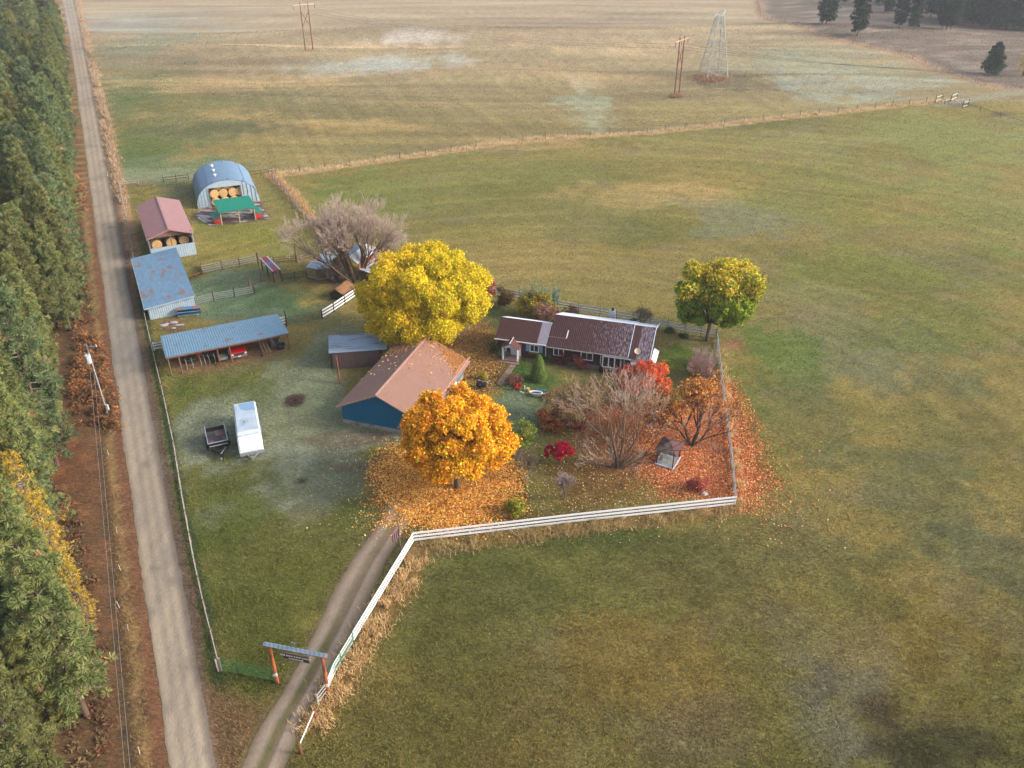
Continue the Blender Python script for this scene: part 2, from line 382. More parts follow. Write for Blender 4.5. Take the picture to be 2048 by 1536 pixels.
def ground_color(X, Y):
    n1, n2, n3 = fbm(X, Y, 14, 1), fbm(X, Y, 5, 2), fbm(X, Y, 1.6, 3)
    base = np.array(C(112, 106, 60)) * (1 - n1[..., None]) + np.array(C(126, 120, 66)) * n1[..., None]
    pz = np.clip((fbm(X * .8, Y * 1.5, 17, 80) - .5) * 5 + .5, 0, 1)
    base = blend(base, pz, (142, 128, 72), .55); base = blend(base, np.clip((fbm(X * .7, Y * 1.3, 22, 81) - .5) * 6, 0, 1), (92, 100, 50), .6); base = blend(base, np.clip((fbm(X, Y * 1.4, 9, 82) - .55) * 6, 0, 1), (118, 112, 84), .5)
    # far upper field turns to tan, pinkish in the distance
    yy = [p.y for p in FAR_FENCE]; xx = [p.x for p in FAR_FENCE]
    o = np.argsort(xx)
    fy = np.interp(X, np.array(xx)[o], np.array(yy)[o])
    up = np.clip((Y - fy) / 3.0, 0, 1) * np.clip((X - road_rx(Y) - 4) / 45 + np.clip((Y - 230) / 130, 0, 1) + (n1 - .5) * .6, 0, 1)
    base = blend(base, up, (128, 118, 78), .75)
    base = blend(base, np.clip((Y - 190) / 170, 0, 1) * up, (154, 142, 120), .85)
    base = blend(base, smooth01(sdpoly(X, Y, PP([(330, 745), (560, 740), (700, 880), (745, 1040), (660, 1150), (560, 1370), (500, 1400), (442, 1345), (372, 1000)])) + (n2 - .5) * 5, 3.0), (92, 104, 50), .8)
    j = (n2 - .5) * 1.8 + (n1 - .5) * 1.5 + (n3 - .5) * .7
    vx = .62 + .75 * fbm(X * .8, Y * 1.3, 3.2, 90, 3)
    for px, py, rx, ry, c, wt in BLOBS:
        a = P(px, py); l = P(px - rx, py); t = P(px, py - ry); b = P(px, py + ry)
        Rx, Ry = abs(a.x - l.x), (t.y - b.y) / 2
        e = np.sqrt(((X - a.x) / Rx) ** 2 + ((Y - (t.y + b.y) / 2) / Ry) ** 2) + j * 1.1
        q = np.clip((1.4 - e) * 1.2, 0, 1); base = blend(base, q * q * (3 - 2 * q) * vx, c, min(1, wt * 1.0))
    # drill rows across the upper field
    d = (P(640, 250) - P(560, 150)).normalized()
    a_, b_ = X * d.x + Y * d.y, -X * d.y + Y * d.x
    rows = fbm(b_ * 1.0, a_ * 0.02, 1.5, 9, 3)
    base *= (1 + (rows - .5)[..., None] * .5 * up[..., None] * np.clip((420 - Y) / 250, 0, 1)[..., None])
    streak = fbm(X * .10, Y, 5, 21, 3)
    base *= (1 + (streak - .5)[..., None] * .8 * up[..., None])
    rr_ = np.hypot(X - 8, Y - 72); aa_ = np.arctan2(Y - 72, X - 8)
    ring = fbm(rr_ * .9, aa_ * 2.2 + n1 * .6, 1.4, 95, 3)
    base *= (1 + (ring - .5)[..., None] * .42 * (1 - up[..., None]) * np.clip((rr_ - 26) / 10, 0, 1)[..., None])
    # rough ground, upper right
    rough_poly = [(p.x, p.y) for p in BRUSH] + [(400, BRUSH[-1].y), (400, 900), (60, 900)]
    sd_ = sdpoly(X, Y, rough_poly) + (n2 - .5) * 6
    rg = blend(base, np.ones_like(X), (112, 101, 90))
    rg = blend(rg, np.clip((fbm(X * .5, Y, 9, 30) - .45) * 5, 0, 1), (98, 92, 84), .8)
    rg = blend(rg, np.clip((fbm(X, Y, 4, 31) - .55) * 6, 0, 1), (152, 144, 134), .6)
    m = smooth01(sd_, 2.0)[..., None]
    base = base * (1 - m) + rg * m
    # dry grass along field fences
    for ln, wd, c in ((FAR_FENCE, 1.6, (178, 152, 112)), (BRUSH, 2.2, (166, 140, 116)), (PP([(545, 350), (575, 380), (600, 410), (645, 470), (690, 512)]), 1.1, (176, 142, 98))):
        dd = sdline(X, Y, ln) + (n3 - .5) * 1.6
        base = blend(base, smooth01(dd - wd, 0.9), c, .85)
    dd = sdline(X, Y, PP([(1905, 203), (1960, 216), (2000, 228), (2090, 256)])) + (n3 - .5) * .8
    base = blend(base, smooth01(dd - .9, .8), (84, 70, 60), .9)
    dd = np.hypot(X - P(1908, 206).x, (Y - P(1908, 206).y) / 1.6) + (n3 - .5) * 2
    base = blend(base, smooth01(dd - 3.2, 1.5), (104, 98, 92), .9)
    dd = sdline(X, Y, PP([(1905, 205), (1960, 196), (2060, 182)])) + (n3 - .5)
    base = blend(base, smooth01(dd - 2.0, 1.5), (140, 144, 130), .7)
    for c0, c1 in (((1280, 158), (1900, 203)), ((1050, 128), (1290, 160)), ((780, 92), (1050, 130))):
        dd = sdline(X, Y, PP([c0, c1]))
        base = blend(base, smooth01(dd - .25, .8), (90, 86, 74), .55)
    for a, b, r in (((1425, 156), (0, 0), 5.5), ((1350, 190), 0, 2.5), ((619, 101), 0, 3.0)):
        q = P(*a); dd = np.hypot(X - q.x, (Y - q.y) * .8) + (n3 - .5) * 3
        base = blend(base, smooth01(dd - r, 1.5), (136, 116, 88), .7)
    # leaf litter patches
    for poly, c, s_ in LP:
        sd_ = sdpoly(X, Y, poly) + (n3 - .5) * 2.2 + (n2 - .5) * 3
        cc = np.array(C(*c)) * (0.75 + n3[..., None] * .5)
        m = (smooth01(sd_, s_) * .85)[..., None]
        base = base * (1 - m) + cc * m
    # bare ground under the sheds and in front of the round barn
    for poly, c, s_ in (([(350, 752), (440, 738), (530, 716), (578, 700), (560, 660), (330, 690)], (134, 106, 80), .8),
                        ([(385, 430), (420, 412), (520, 404), (541, 438), (470, 448), (420, 453)], (92, 74, 70), .7),
                        ([(325, 640), (350, 634), (375, 645), (360, 662), (325, 662)], (120, 100, 84), .8),
                        ([(620, 530), (700, 560), (690, 590), (640, 560)], (84, 70, 62), 1.5),
                        ([(1005, 695), (1100, 712), (1240, 742), (1320, 735), (1310, 700), (1095, 680), (1000, 680)], (86, 76, 62), .8)):
        sd_ = sdpoly(X, Y, PP(poly)) + (n3 - .5) * 1.2
        base = blend(base, smooth01(sd_, s_), c, .92)
    # tall dry grass outside the white fence
    for ln, wd in ((PP([(640, 1430), (668, 1385), (760, 1240), (845, 1100)]), 1.15), (PP([(845, 1095), (1160, 1055), (1480, 1018)]), .9)):
        dd = sdline(X, Y, ln) + (n3 - .5) * 1.4
        base = blend(base, smooth01(dd - wd, .7), (138, 112, 70), .7)
    # roadside bands
    dl = road_lx(Y) - X; dr = X - road_rx(Y)
    jj = (n3 - .5) * .9 + (n2 - .5) * .5
    lf = dl > -3
    fl = np.array(C(104, 74, 52)) * (0.6 + n2[..., None] * .8)
    fl = blend(fl, np.clip((n1 - .45) * 5, 0, 1), (92, 82, 58), .6)
    fl = blend(fl, np.clip((n3 - .5) * 4, 0, 1), (146, 98, 62), .5)
    m = np.clip((dl - .2), 0, 1)[..., None]
    base = base * (1 - m) + fl * m
    def band(a, b, c, wt=.9):
        nonlocal base
        q = dl + jj
        base = blend(base, np.clip((q - a) * 3, 0, 1) * np.clip((b - q) * 3, 0, 1), c, wt)
    band(-.4, 1.1, (122, 84, 66)); band(1.0, 2.1, (150, 124, 84)); band(2.1, 2.9, (84, 70, 50)); band(2.9, 4.6, (112, 84, 60), .6)
    q = dr + jj
    near = np.clip((118 - Y) / 8, 0, 1)
    base = blend(base, np.clip((q + .5) * 3, 0, 1) * np.clip((1.0 - q) * 3, 0, 1), (112, 94, 86), .9)
    base = blend(base, np.clip((q - .9) * 3, 0, 1) * np.clip((2.3 - q) * 2, 0, 1) * near, (62, 82, 50), .9)
    base = blend(base, np.clip((q - .7) * 3, 0, 1) * np.clip((3.2 - q) * 2, 0, 1) * (1 - near), (164, 132, 104), .9)
    # mouth of the drive
    sd_ = sdpoly(X, Y, PP([(405, 1360), (500, 1400), (540, 1430), (480, 1640), (400, 1640)])) + (n3 - .5)
    base = blend(base, smooth01(sd_, 1.5), (124, 100, 74), .8)
    for ln in (DRIVE_L, DRIVE_R):
        dd = sdline(X, Y, ln) + (n3 - .5) * .5
        base = blend(base, smooth01(dd - .35, .5), (96, 88, 62), .7)
    base *= (0.86 + 0.28 * n3[..., None]) * np.array([1.25, 1.16, 1.06])
    base = base * .96 + base.mean(-1, keepdims=True) * .04
    return base

def axis(lo, a, b, hi, step, grow=1.12):
    mid = list(np.arange(a, b + 1e-6, step))
    up_, s = [], step
    x = b
    while x < hi: s *= grow; x += s; up_.append(x)
    dn, s = [], step
    x = a
    while x > lo: s *= grow; x -= s; dn.append(x)
    return np.array(dn[::-1] + mid + up_)
xs = axis(-1500, -75, 75, 1500, 0.45, 1.09)
ys = np.array(list(np.arange(-200, 15, 12)) + list(np.arange(15, 130, 0.45)))
y_, s_ = 130.0, .5
while y_ < 3500: ys = np.append(ys, y_); s_ = s_ * 1.012 if y_ < 460 else s_ * 1.12; y_ += s_
X, Y = np.meshgrid(xs, ys)
Z = np.zeros_like(X)
for cx, cy, rx, ry, a in _g:
    Z += a * np.exp(-np.minimum(((X - cx) / rx) ** 2 + ((Y - cy) / ry) ** 2, 50))
Z += np.where(Y > 430, (Y - 430) * 0.012, 0)
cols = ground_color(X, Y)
ny, nx = X.shape
idx = np.arange(nx * ny).reshape(ny, nx)
fc = np.stack([idx[:-1, :-1], idx[:-1, 1:], idx[1:, 1:], idx[1:, :-1]], -1).reshape(-1, 4)
me = np_mesh('ground', np.stack([X, Y, Z], -1).reshape(-1, 3), fc, cols.reshape(-1, 3), True)

def ground_mat():
    m = bpy.data.materials.new('grass_ground'); m.use_nodes = True
    t = m.node_tree; b = t.nodes['Principled BSDF']
    b.inputs['Roughness'].default_value = .95; b.inputs['Specular IOR Level'].default_value = .1
    a = NN(t, 'ShaderNodeAttribute', attribute_name='Col')
    tc = t.nodes.new('ShaderNodeTexCoord')
    mp = t.nodes.new('ShaderNodeMapping'); mp.inputs['Rotation'].default_value = (0, 0, .6); mp.inputs['Scale'].default_value = (1, 1.8, 1)
    t.links.new(tc.outputs['Object'], mp.inputs[0])
    n1 = NN(t, 'ShaderNodeTexNoise', Scale=2.2, Detail=8, Roughness=.72, Distortion=.5)
    n2 = NN(t, 'ShaderNodeTexNoise', Scale=.45, Detail=6, Roughness=.65)
    n3 = NN(t, 'ShaderNodeTexNoise', Scale=7.0, Detail=3, Roughness=.6)
    for n in (n1, n2): t.links.new(mp.outputs[0], n.inputs['Vector'])
    t.links.new(tc.outputs['Object'], n3.inputs['Vector'])
    def mr(s, lo, hi, a0=.3, a1=.7):
        r = NN(t, 'ShaderNodeMapRange'); r.inputs['From Min'].default_value, r.inputs['From Max'].default_value = a0, a1
        r.inputs['To Min'].default_value, r.inputs['To Max'].default_value = lo, hi
        t.links.new(s, r.inputs['Value']); return r.outputs[0]
    def mul(x, y):
        q = NN(t, 'ShaderNodeMath', operation='MULTIPLY'); t.links.new(x, q.inputs[0]); t.links.new(y, q.inputs[1]); return q.outputs[0]
    k = mul(mul(mr(n1.outputs[0], .55, 1.45), mr(n2.outputs[0], .82, 1.18)), mr(n3.outputs[0], .8, 1.2))
    s = NN(t, 'ShaderNodeVectorMath', operation='SCALE')
    t.links.new(a.outputs['Color'], s.inputs[0]); t.links.new(k, s.inputs['Scale'])
    # straw showing through
    mx = NN(t, 'ShaderNodeMix', data_type='RGBA')
    t.links.new(mr(n1.outputs[0], 0, .35, .58, .75), mx.inputs[0])
    t.links.new(s.outputs[0], mx.inputs[6])
    hs = NN(t, 'ShaderNodeHueSaturation', Saturation=.8, Value=1.7, Hue=.485)
    t.links.new(s.outputs[0], hs.inputs['Color']); t.links.new(hs.outputs[0], mx.inputs[7])
    t.links.new(mx.outputs[2], b.inputs['Base Color'])
    bp = NN(t, 'ShaderNodeBump', Strength=1.0, Distance=.35)
    t.links.new(n1.outputs[0], bp.inputs['Height']); t.links.new(bp.outputs[0], b.inputs['Normal'])
    return m
g = link('ground', me, ground_mat()); tag(g, kind='structure')

# road and drive as sheets with worn wheel tracks
def strip(name, L, Rr, nacross, colfn, dz, step=1.0, jit=.12):
    n = max(len(L), len(Rr))
    def arc(pts, m):
        d = [0]
        for a, b in zip(pts[:-1], pts[1:]): d.append(d[-1] + (Vector(b) - Vector(a)).length)
        s = np.linspace(0, 1, m) * d[-1]
        return np.stack([np.interp(s, d, [p[i] for p in pts]) for i in range(2)], -1)
    m = int(min(2500, (Vector(L[0]) - Vector(L[-1])).length / step))
    A, B = L, Rr
    ysA = np.linspace(A[-1].y, A[0].y, m) if A[-1].y < A[0].y else np.linspace(A[0].y, A[-1].y, m)
    def xat(pts):
        q = sorted(pts, key=lambda p: p.y)
        return lambda y: np.interp(y, [p.y for p in q], [p.x for p in q])
    xa, xb = xat(A)(ysA), xat(B)(ysA)
    u = np.linspace(0, 1, nacross)
    X = xa[:, None] * (1 - u) + xb[:, None] * u
    Y = np.repeat(ysA[:, None], nacross, 1)
    e = np.abs(u - .5) * 2
    X += ((fbm(ysA[:, None] + 0 * u, 0 * ysA[:, None] + u * 50, .7, 40, 2) - .5) * jit * 2.5 + (fbm(ysA[:, None] + 0 * u, 0 * ysA[:, None] + u * 90, 9, 44, 2) - .5) * jit * 3) * (e > .98)
    Z = np.array([[gz(X[i, j], Y[i, j]) for j in range(nacross)] for i in range(m)]) + dz + .03 * (1 - e ** 2)[None, :]
    cols = colfn(X, Y, np.repeat(u[None], m, 0))
    idx = np.arange(m * nacross).reshape(m, nacross)
    fc = np.stack([idx[:-1, :-1], idx[:-1, 1:], idx[1:, 1:], idx[1:, :-1]], -1).reshape(-1, 4)
    o = link(name, np_mesh(name, np.stack([X, Y, Z], -1).reshape(-1, 3), fc, cols.reshape(-1, 3), True),
             mat('gravel', (1, 1, 1), .95, .16, 9.0, attr='Col', bump=.5, stretch=(1, .35, 1), spec=.1))
    return tag(o, kind='structure')
def roadcol(X, Y, u):
    n = fbm(X * 2, Y * .12, 1, 50, 3); nb = fbm(X, Y, 7, 51)
    c = np.ones(X.shape + (3,)) * np.array(C(162, 147, 126))
    tr = np.exp(-((u - .2) / .09) ** 2) + np.exp(-((u - .5) / .07) ** 2) * .6 + np.exp(-((u - .78) / .09) ** 2)
    c = blend(c, tr * .8, (178, 163, 142), .6)
    c = blend(c, np.exp(-((u - .35) / .07) ** 2) + np.exp(-((u - .64) / .07) ** 2), (138, 127, 114), .5)
    c = blend(c, np.clip((u - .82) * 6, 0, 1), (112, 100, 92), .85)
    c = blend(c, np.clip((.1 - u) * 8, 0, 1), (126, 104, 88), .8)
    c = blend(c, np.clip((nb - .55) * 4, 0, 1), (122, 116, 112), .5)
    c = blend(c, np.clip((fbm(X, Y, 1.5, 53) - .6) * 6, 0, 1), (112, 104, 96), .5); c = blend(c, np.clip(1 - np.abs(Y - 100) / 30, 0, 1), (126, 122, 118), .5)
    return c * (0.86 + .28 * n[..., None])
strip('road', RL, RR, 21, roadcol, .02, .8)
def drivecol(X, Y, u):
    n = fbm(X, Y, 1.0, 60, 3); nb = fbm(X, Y, 3, 61)
    c = np.ones(X.shape + (3,)) * np.array(C(134, 116, 98))
    c = blend(c, np.exp(-((u - .27) / .13) ** 2) + np.exp(-((u - .73) / .13) ** 2), (156, 140, 122), .8)
    mid = np.exp(-((u - .48) / .10) ** 2) * np.clip((54 - Y) / 8, .45, 1)
    c = blend(c, mid * (0.6 + nb * .8), (100, 96, 58), .95)
    c = blend(c, np.exp(-((u - .60) / .04) ** 2) * .8, (88, 68, 52), .9)
    c = blend(c, np.clip((np.abs(u - .5) - .4) * 10, 0, 1), (104, 94, 70), .9)
    return c * (0.84 + .32 * n[..., None])
strip('driveway', DRIVE_L, DRIVE_R, 17, drivecol, .012, .35, .1)

# ================================================================== VEGETATION
RG = np.random.default_rng(11)
LEAFM = mat('foliage', (1, 1, 1), .7, .12, 4.0, attr='Col', trans=.28, spec=.2, det=2)
NEEDM = mat('needle_foliage', (1, 1, 1), .75, .12, 2.0, attr='Col', trans=.15, spec=.15, det=2, objvar=.26)
TWIGM = mat('bark', (1, 1, 1), .9, .15, 6.0, attr='Col', spec=.1, det=2)
def unit(n, rg=RG):
    v = rg.normal(size=(n, 3)); return v / np.linalg.norm(v, axis=1, keepdims=True)
def leaf_quads(c, size, nrm, cols, elong=1.6, droop=0.0, rg=RG):
    """rhombic leaves: centres c, size (n,), facing nrm, colours per leaf"""
    n = len(c)
    r = unit(n, rg)
    a = np.cross(nrm, r); a /= np.linalg.norm(a, axis=1, keepdims=True) + 1e-9
    if droop: a = a * (1 - droop) + np.array([0, 0, -1.0]) * droop; a /= np.linalg.norm(a, axis=1, keepdims=True) + 1e-9
    b = np.cross(nrm, a); b /= np.linalg.norm(b, axis=1, keepdims=True) + 1e-9
    s = size[:, None]
    fold = nrm * s * .15
    v = np.stack([c - a * s * elong / 2, c + b * s * .5 + fold, c + a * s * elong / 2, c - b * s * .5 + fold], 1).reshape(-1, 3)
    f = np.arange(n * 4).reshape(n, 4)
    return v, f, np.repeat(cols, 4, 0)
def palette_cols(n, pal, wts, rg=RG, jit=.14):
    w_ = np.array(wts, float); w_ /= w_.sum()
    c = np.array([C(*p, 1.05) for p in pal])[rg.choice(len(pal), n, p=w_)]
    return c * (1 + (rg.random((n, 1)) - .5) * 2 * jit)
def crown_lobes(cx, cy, cz, rx, ry, rz, nl, lr, rg, squash=.8, low=-.55):
    """lobe centres on an ellipsoid shell"""
    out = []
    k = 0
    while len(out) < nl and k < nl * 30:
        k += 1
        d = unit(1, rg)[0]
        if d[2] < low: continue
        q = np.array([d[0] * rx, d[1] * ry, d[2] * rz]) * rg.uniform(.66, 1.02)
        r = lr * rg.uniform(.5, 1.5)
        if any(np.linalg.norm(q - o[0]) < .62 * (r + o[1]) * .7 for o in out): continue
        out.append((q, r, d))
    return [(q + np.array([cx, cy, cz]), r, d) for q, r, d in out]
def crown_mesh(name, lobes, nleaf, size, colfn, elong=1.6, droop=0.0, seed=1, inner=.35, core=None):
    rg = np.random.default_rng(seed)
    Vs, Fs, Cs, b = [], [], [], 0
    tot = sum(r ** 2 for _, r, _ in lobes)
    for i, (q, r, d) in enumerate(lobes):
        n = max(10, int(nleaf * r * r / tot))
        u = unit(n, rg)
        u = u + d * .35; u /= np.linalg.norm(u, axis=1, keepdims=True)
        rad = r * (1 - (inner + .2) * rg.random((n, 1)) ** 1.3) * (1 + .5 * (fbm(u[:, 0] * 3 + i, u[:, 1] * 3 + u[:, 2] * 2, 1.0, i, 3)[:, None] - .5) * 2)
        rad = np.where(rg.random((n, 1)) < .08, rad * rg.uniform(1.0, 1.35, (n, 1)), rad)
        c = q + u * rad * np.array([1, 1, .85])
        nrm = u * .6 + unit(n, rg) * .75 + np.array([0, 0, .25]); nrm /= np.linalg.norm(nrm, axis=1, keepdims=True)
        cols = colfn(i, c, q, d, n, rg)
        v, f, cc = leaf_quads(c, size * rg.uniform(.6, 1.3, n), nrm, cols, elong, droop, rg)
        Vs.append(v); Fs.append(f + b); Cs.append(cc); b += len(v)
    return np_mesh(name, np.concatenate(Vs), np.concatenate(Fs), np.concatenate(Cs))
# branching skeleton -> tapered tubes
def tubes_mesh(name, segs, k=4):
    """segs: array (n, 8) x0 y0 z0 x1 y1 z1 r0 r1 + colours (n,3)"""
    S = np.array([s[:8] for s in segs], float); cc = np.array([s[8] for s in segs], float)
    a, b_ = S[:, :3], S[:, 3:6]
    d = b_ - a; d /= np.linalg.norm(d, axis=1, keepdims=True) + 1e-9
    ref = np.where(np.abs(d[:, 2:3]) > .9, np.array([[1.0, 0, 0]]), np.array([[0, 0, 1.0]]))
    x = np.cross(d, ref); x /= np.linalg.norm(x, axis=1, keepdims=True); y = np.cross(d, x)
    an = np.arange(k) * 2 * math.pi / k
    ring = x[:, None] * np.cos(an)[None, :, None] + y[:, None] * np.sin(an)[None, :, None]
    v = np.concatenate([a[:, None] + ring * S[:, 6][:, None, None], b_[:, None] + ring * S[:, 7][:, None, None]], 1)
    n = len(S); base = (np.arange(n) * 2 * k)[:, None, None]
    f = np.array([[j, (j + 1) % k, k + (j + 1) % k, k + j] for j in range(k)])[None] + base
    return np_mesh(name, v.reshape(-1, 3), f.reshape(-1, 4), np.repeat(cc, 2 * k, 0), True)
def grow(p, d, L, r, depth, rg, segs, col, up=.12, spread=.55, nch=(2, 4), shrink=.72, wob=.12, rmin=.012, tips=None, c2=None, maxd=6):
    p = np.array(p, float); d = np.array(d, float); d /= np.linalg.norm(d)
    n = 3 if depth < 3 else 2
    ff = (max(0, depth - 2) / max(1, maxd - 2)) ** 1.2
    cc = np.array(col) if c2 is None else np.array(col) * (1 - ff) + np.array(c2) * ff
    nodes = [(p.copy(), d.copy(), r)]
    for i in range(n):
        d = d + rg.normal(size=3) * wob + np.array([0, 0, up]); d /= np.linalg.norm(d)
        q = p + d * L / n; r1 = max(rmin * .7, r * .9)
        segs.append((*p, *q, r, r1, cc)); p, r = q, r1
        nodes.append((p.copy(), d.copy(), r))
    if tips is not None: tips.append((p.copy(), depth))
    if depth <= 0 or depth >= maxd: return
    k = rg.integers(nch[0], nch[1] + 1)
    for j in range(k):
        nd = nodes[-1] if j < 2 else nodes[rg.integers(1, len(nodes))]
        ax = unit(1, rg)[0]
        t = np.cross(nd[1], ax); t /= np.linalg.norm(t) + 1e-9
        dd = nd[1] * math.cos(spread) + t * math.sin(spread) * rg.uniform(.6, 1.2)
        grow(nd[0], dd, L * shrink * rg.uniform(.75, 1.15), max(rmin, nd[2] * .72), depth + 1, rg, segs, col, up, spread, nch, shrink, wob, rmin, tips, c2, maxd)

# ---- pines: a few grown once, then copied
def pine_meshes(h, r, seed, base_f=.28, tint=0, conical=.5, ntuft=820, nb=42, blade=.42, bw=.045):
    rg = np.random.default_rng(seed)
    c, cr = [], []
    segs = [(0, 0, 0, 0, 0, h * .5, .24, .16, C(104, 84, 72)), (0, 0, h * .5, rg.normal() * .2, rg.normal() * .2, h * .97, .16, .03, C(104, 84, 72))]
    nbr = 120
    for i in range(nbr):
        f = base_f + (1 - base_f) * ((i + rg.random()) / nbr)
        g = (f - base_f) / (1 - base_f)
        prof = (1 - g) ** conical * min(1, .45 + g * 2.2)
        L = r * prof * rg.uniform(.55, 1.12) + .25
        az = i * 2.4 + rg.normal() * .4
        z0 = h * f; rise = (g - .35) * 1.1 + rg.normal() * .12
        dirv = np.array([math.cos(az), math.sin(az), rise]); tip = np.array([0, 0, z0]) + dirv * L
        segs.append((0, 0, z0, *tip, .05, .02, C(150, 138, 126)))
        m = max(3, int(ntuft / nbr * (.5 + L / r)))
        t = rg.uniform(.35, 1.05, m) ** .7
        side = rg.normal(size=(m, 3)) * np.array([.34, .34, .22]) * (0.5 + L * .22)
        c.append(np.array([0, 0, z0]) + dirv * L * t[:, None] + side); cr.append(np.full(m, g))
    c.append(np.array([0, 0, h]) + rg.normal(size=(14, 3)) * np.array([.22, .22, .35])); cr.append(np.ones(14))
    c = np.concatenate(c); g = np.concatenate(cr); n = len(c)
    pal = [[(110, 124, 68), (94, 110, 60), (130, 138, 80), (120, 128, 66), (170, 138, 94)], [(94, 114, 72), (80, 102, 66), (110, 124, 80), (100, 116, 72), (150, 124, 88)],
           [(126, 132, 68), (110, 120, 60), (142, 144, 78), (118, 126, 66), (172, 140, 94)], [(54, 76, 60), (48, 68, 56), (66, 88, 66), (60, 80, 62), (84, 96, 70)], [(200, 168, 56), (186, 150, 48), (206, 182, 72), (160, 138, 60), (130, 118, 66)]][tint]
    tc_ = palette_cols(n, pal, [.34, .3, .2, .13, .016 if tint < 4 else .2], rg, .18)
    out = c - np.array([0, 0, 1.0]) * c[:, 2:3] * 1.0; out[:, 2] = 0; out /= np.linalg.norm(out, axis=1, keepdims=True) + 1e-6
    axis_ = out * .7 + np.array([0, 0, .75]) + rg.normal(size=(n, 3)) * .3; axis_ /= np.linalg.norm(axis_, axis=1, keepdims=True)
    d = axis_[:, None] * .55 + unit(n * nb, rg).reshape(n, nb, 3) * .9; d /= np.linalg.norm(d, axis=2, keepdims=True)
    s = (blade * rg.uniform(.7, 1.25, (n, 1, 1)))
    w_ = np.cross(d, unit(n * nb, rg).reshape(n, nb, 3)); w_ /= np.linalg.norm(w_, axis=2, keepdims=True) + 1e-9
    p = c[:, None]
    v = np.stack([p + d * s * .08 - w_ * bw * .5, p + d * s * .08 + w_ * bw * .5, p + d * s + w_ * bw * .32, p + d * s - w_ * bw * .32], 2).reshape(-1, 3)
    cols = np.repeat(tc_, nb * 4, 0)
    f = np.arange(len(v)).reshape(-1, 4)
    return np_mesh('pine_crown', v, f, cols), tubes_mesh('pine_trunk', segs, 5)
def add_tree(name, label, cat, loc, crown, trunk, rz=0, sc=(1, 1, 1), group=None, cm=None, tm=None):
    t = thing(name, label, cat, loc, rz, group); t.scale = sc
    if trunk: link('trunk', trunk, tm or TWIGM, t)
    if crown: link('crown', crown, cm or LEAFM, t)
    return t
PINES = [pine_meshes(17, 2.7, 1, .12, 0, .55), pine_meshes(19, 2.9, 2, .14, 1, .6), pine_meshes(15, 2.6, 3, .1, 2, .5), pine_meshes(18, 2.5, 4, .14, 0, .7), pine_meshes(16, 3.0, 5, .12, 1, .45), pine_meshes(14, 2.4, 6, .1, 2, .6)]
LARCH = pine_meshes(15, 2.4, 21, .12, 4, .8, 560, 12, .3, .05)
FIRS = [pine_meshes(19, 4.4, 31, .1, 3, .8, 1500, 14, .7, .16), pine_meshes(22, 4.2, 32, .14, 3, .65, 1500, 14, .7, .16), pine_meshes(11, 4.4, 33, .1, 3, .8, 1300, 14, .6, .14)]
EDGE = [(-200, 118), (0, 120), (100, 137), (200, 150), (300, 158), (380, 162), (420, 150), (480, 168), (540, 172), (600, 168), (640, 146), (700, 152), (760, 172), (830, 156), (900, 150), (960, 182), (1030, 158), (1090, 205), (1130, 160), (1180, 178), (1240, 218), (1290, 205), (1340, 212), (1400, 192), (1470, 212), (1540, 190), (1900, 150)]
def edge_x(py): return np.interp(py, [e[0] for e in EDGE], [e[1] for e in EDGE])
spots = []
y = 26.0
while y < 520:
    dy = 3.5 if y < 180 else 4.4
    xl = P(-60, 768).x
    left = -1100 / F * (y * _c + (H - 8) * _s) - 3
    x = road_lx(y) - 4.5
    while x > left:
        jx, jy = x + rnd.uniform(-1, 1), y + rnd.uniform(-1.4, 1.4)
        k = rnd.randrange(6); s_ = rnd.uniform(.66, 1.14)
        h_ = (17, 19, 15, 18, 16, 14)[k] * s_
        ok = True; vis = False
        q_ = proj(jx, jy, h_ * .65); q2_ = proj(jx, jy, h_ * .95)
        for a_ in (q_, q2_):
            if 890 < a_[1] < 1190 and a_[0] > -30 and abs(a_[1] - (915 + (a_[0]) * 1.45)) < 75: ok = False
        for hf, rr in ((.3, .85), (.5, 1.0), (.75, .8), (1.0, .15)):
            px, py = proj(jx + 2.6 * s_ * rr, jy, h_ * hf + gz(jx, jy))
            if px > edge_x(py) + rnd.uniform(-4, 5): ok = False
            if py > -30 and py < 1600 and px > -12: vis = True
        if ok and vis: spots.append((jx, jy, k, s_))
        x -= 4.1 if y < 180 else 5.2
    y += dy
# keep the ones that show largest when there are too many
spots.sort(key=lambda q: q[1]); spots = spots[:292]
print('pines', len(spots), 'reach', spots[-1][1])
names = ['full green pine in the roadside forest', 'tall dark green pine in the roadside forest', 'yellowish green pine in the roadside forest', 'slender pine with green crown in the roadside forest', 'broad dark pine in the roadside forest', 'small olive green pine in the roadside forest']
for x, y, k, s_ in spots:
    add_tree('pine_tree', names[k], 'pine tree', (x, y, gz(x, y)), *PINES[k], rnd.uniform(0, 6.3), (s_, s_, s_ * rnd.uniform(.95, 1.05)), 'pines in the roadside forest', NEEDM)
# larches turned yellow: (pixel of crown middle, height there)
for i, (px, py, hh, s_, lb) in enumerate(((58, 1010, 7, .85, 'tall yellow larch leaning out among pines at the lower left'), (100, 1085, 5.5, .72, 'bright yellow larch at the forest edge, lower left'), (152, 1185, 4, .5, 'small golden larch beside the roadside clearing'),
                                 (20, 945, 8, .8, 'yellow larch at the left picture edge'), (143, 350, 2.2, .3, 'small bright yellow larch at the forest edge near the road'), (118, 25, 8, .6, 'far yellow larch by the road in the haze'))):
    q = P(px, py, hh); q.z = 0
    add_tree('larch_tree', lb, 'larch tree', q, *LARCH, i, (s_, s_, s_ * .95), 'yellow larches in the roadside forest', LEAFM)

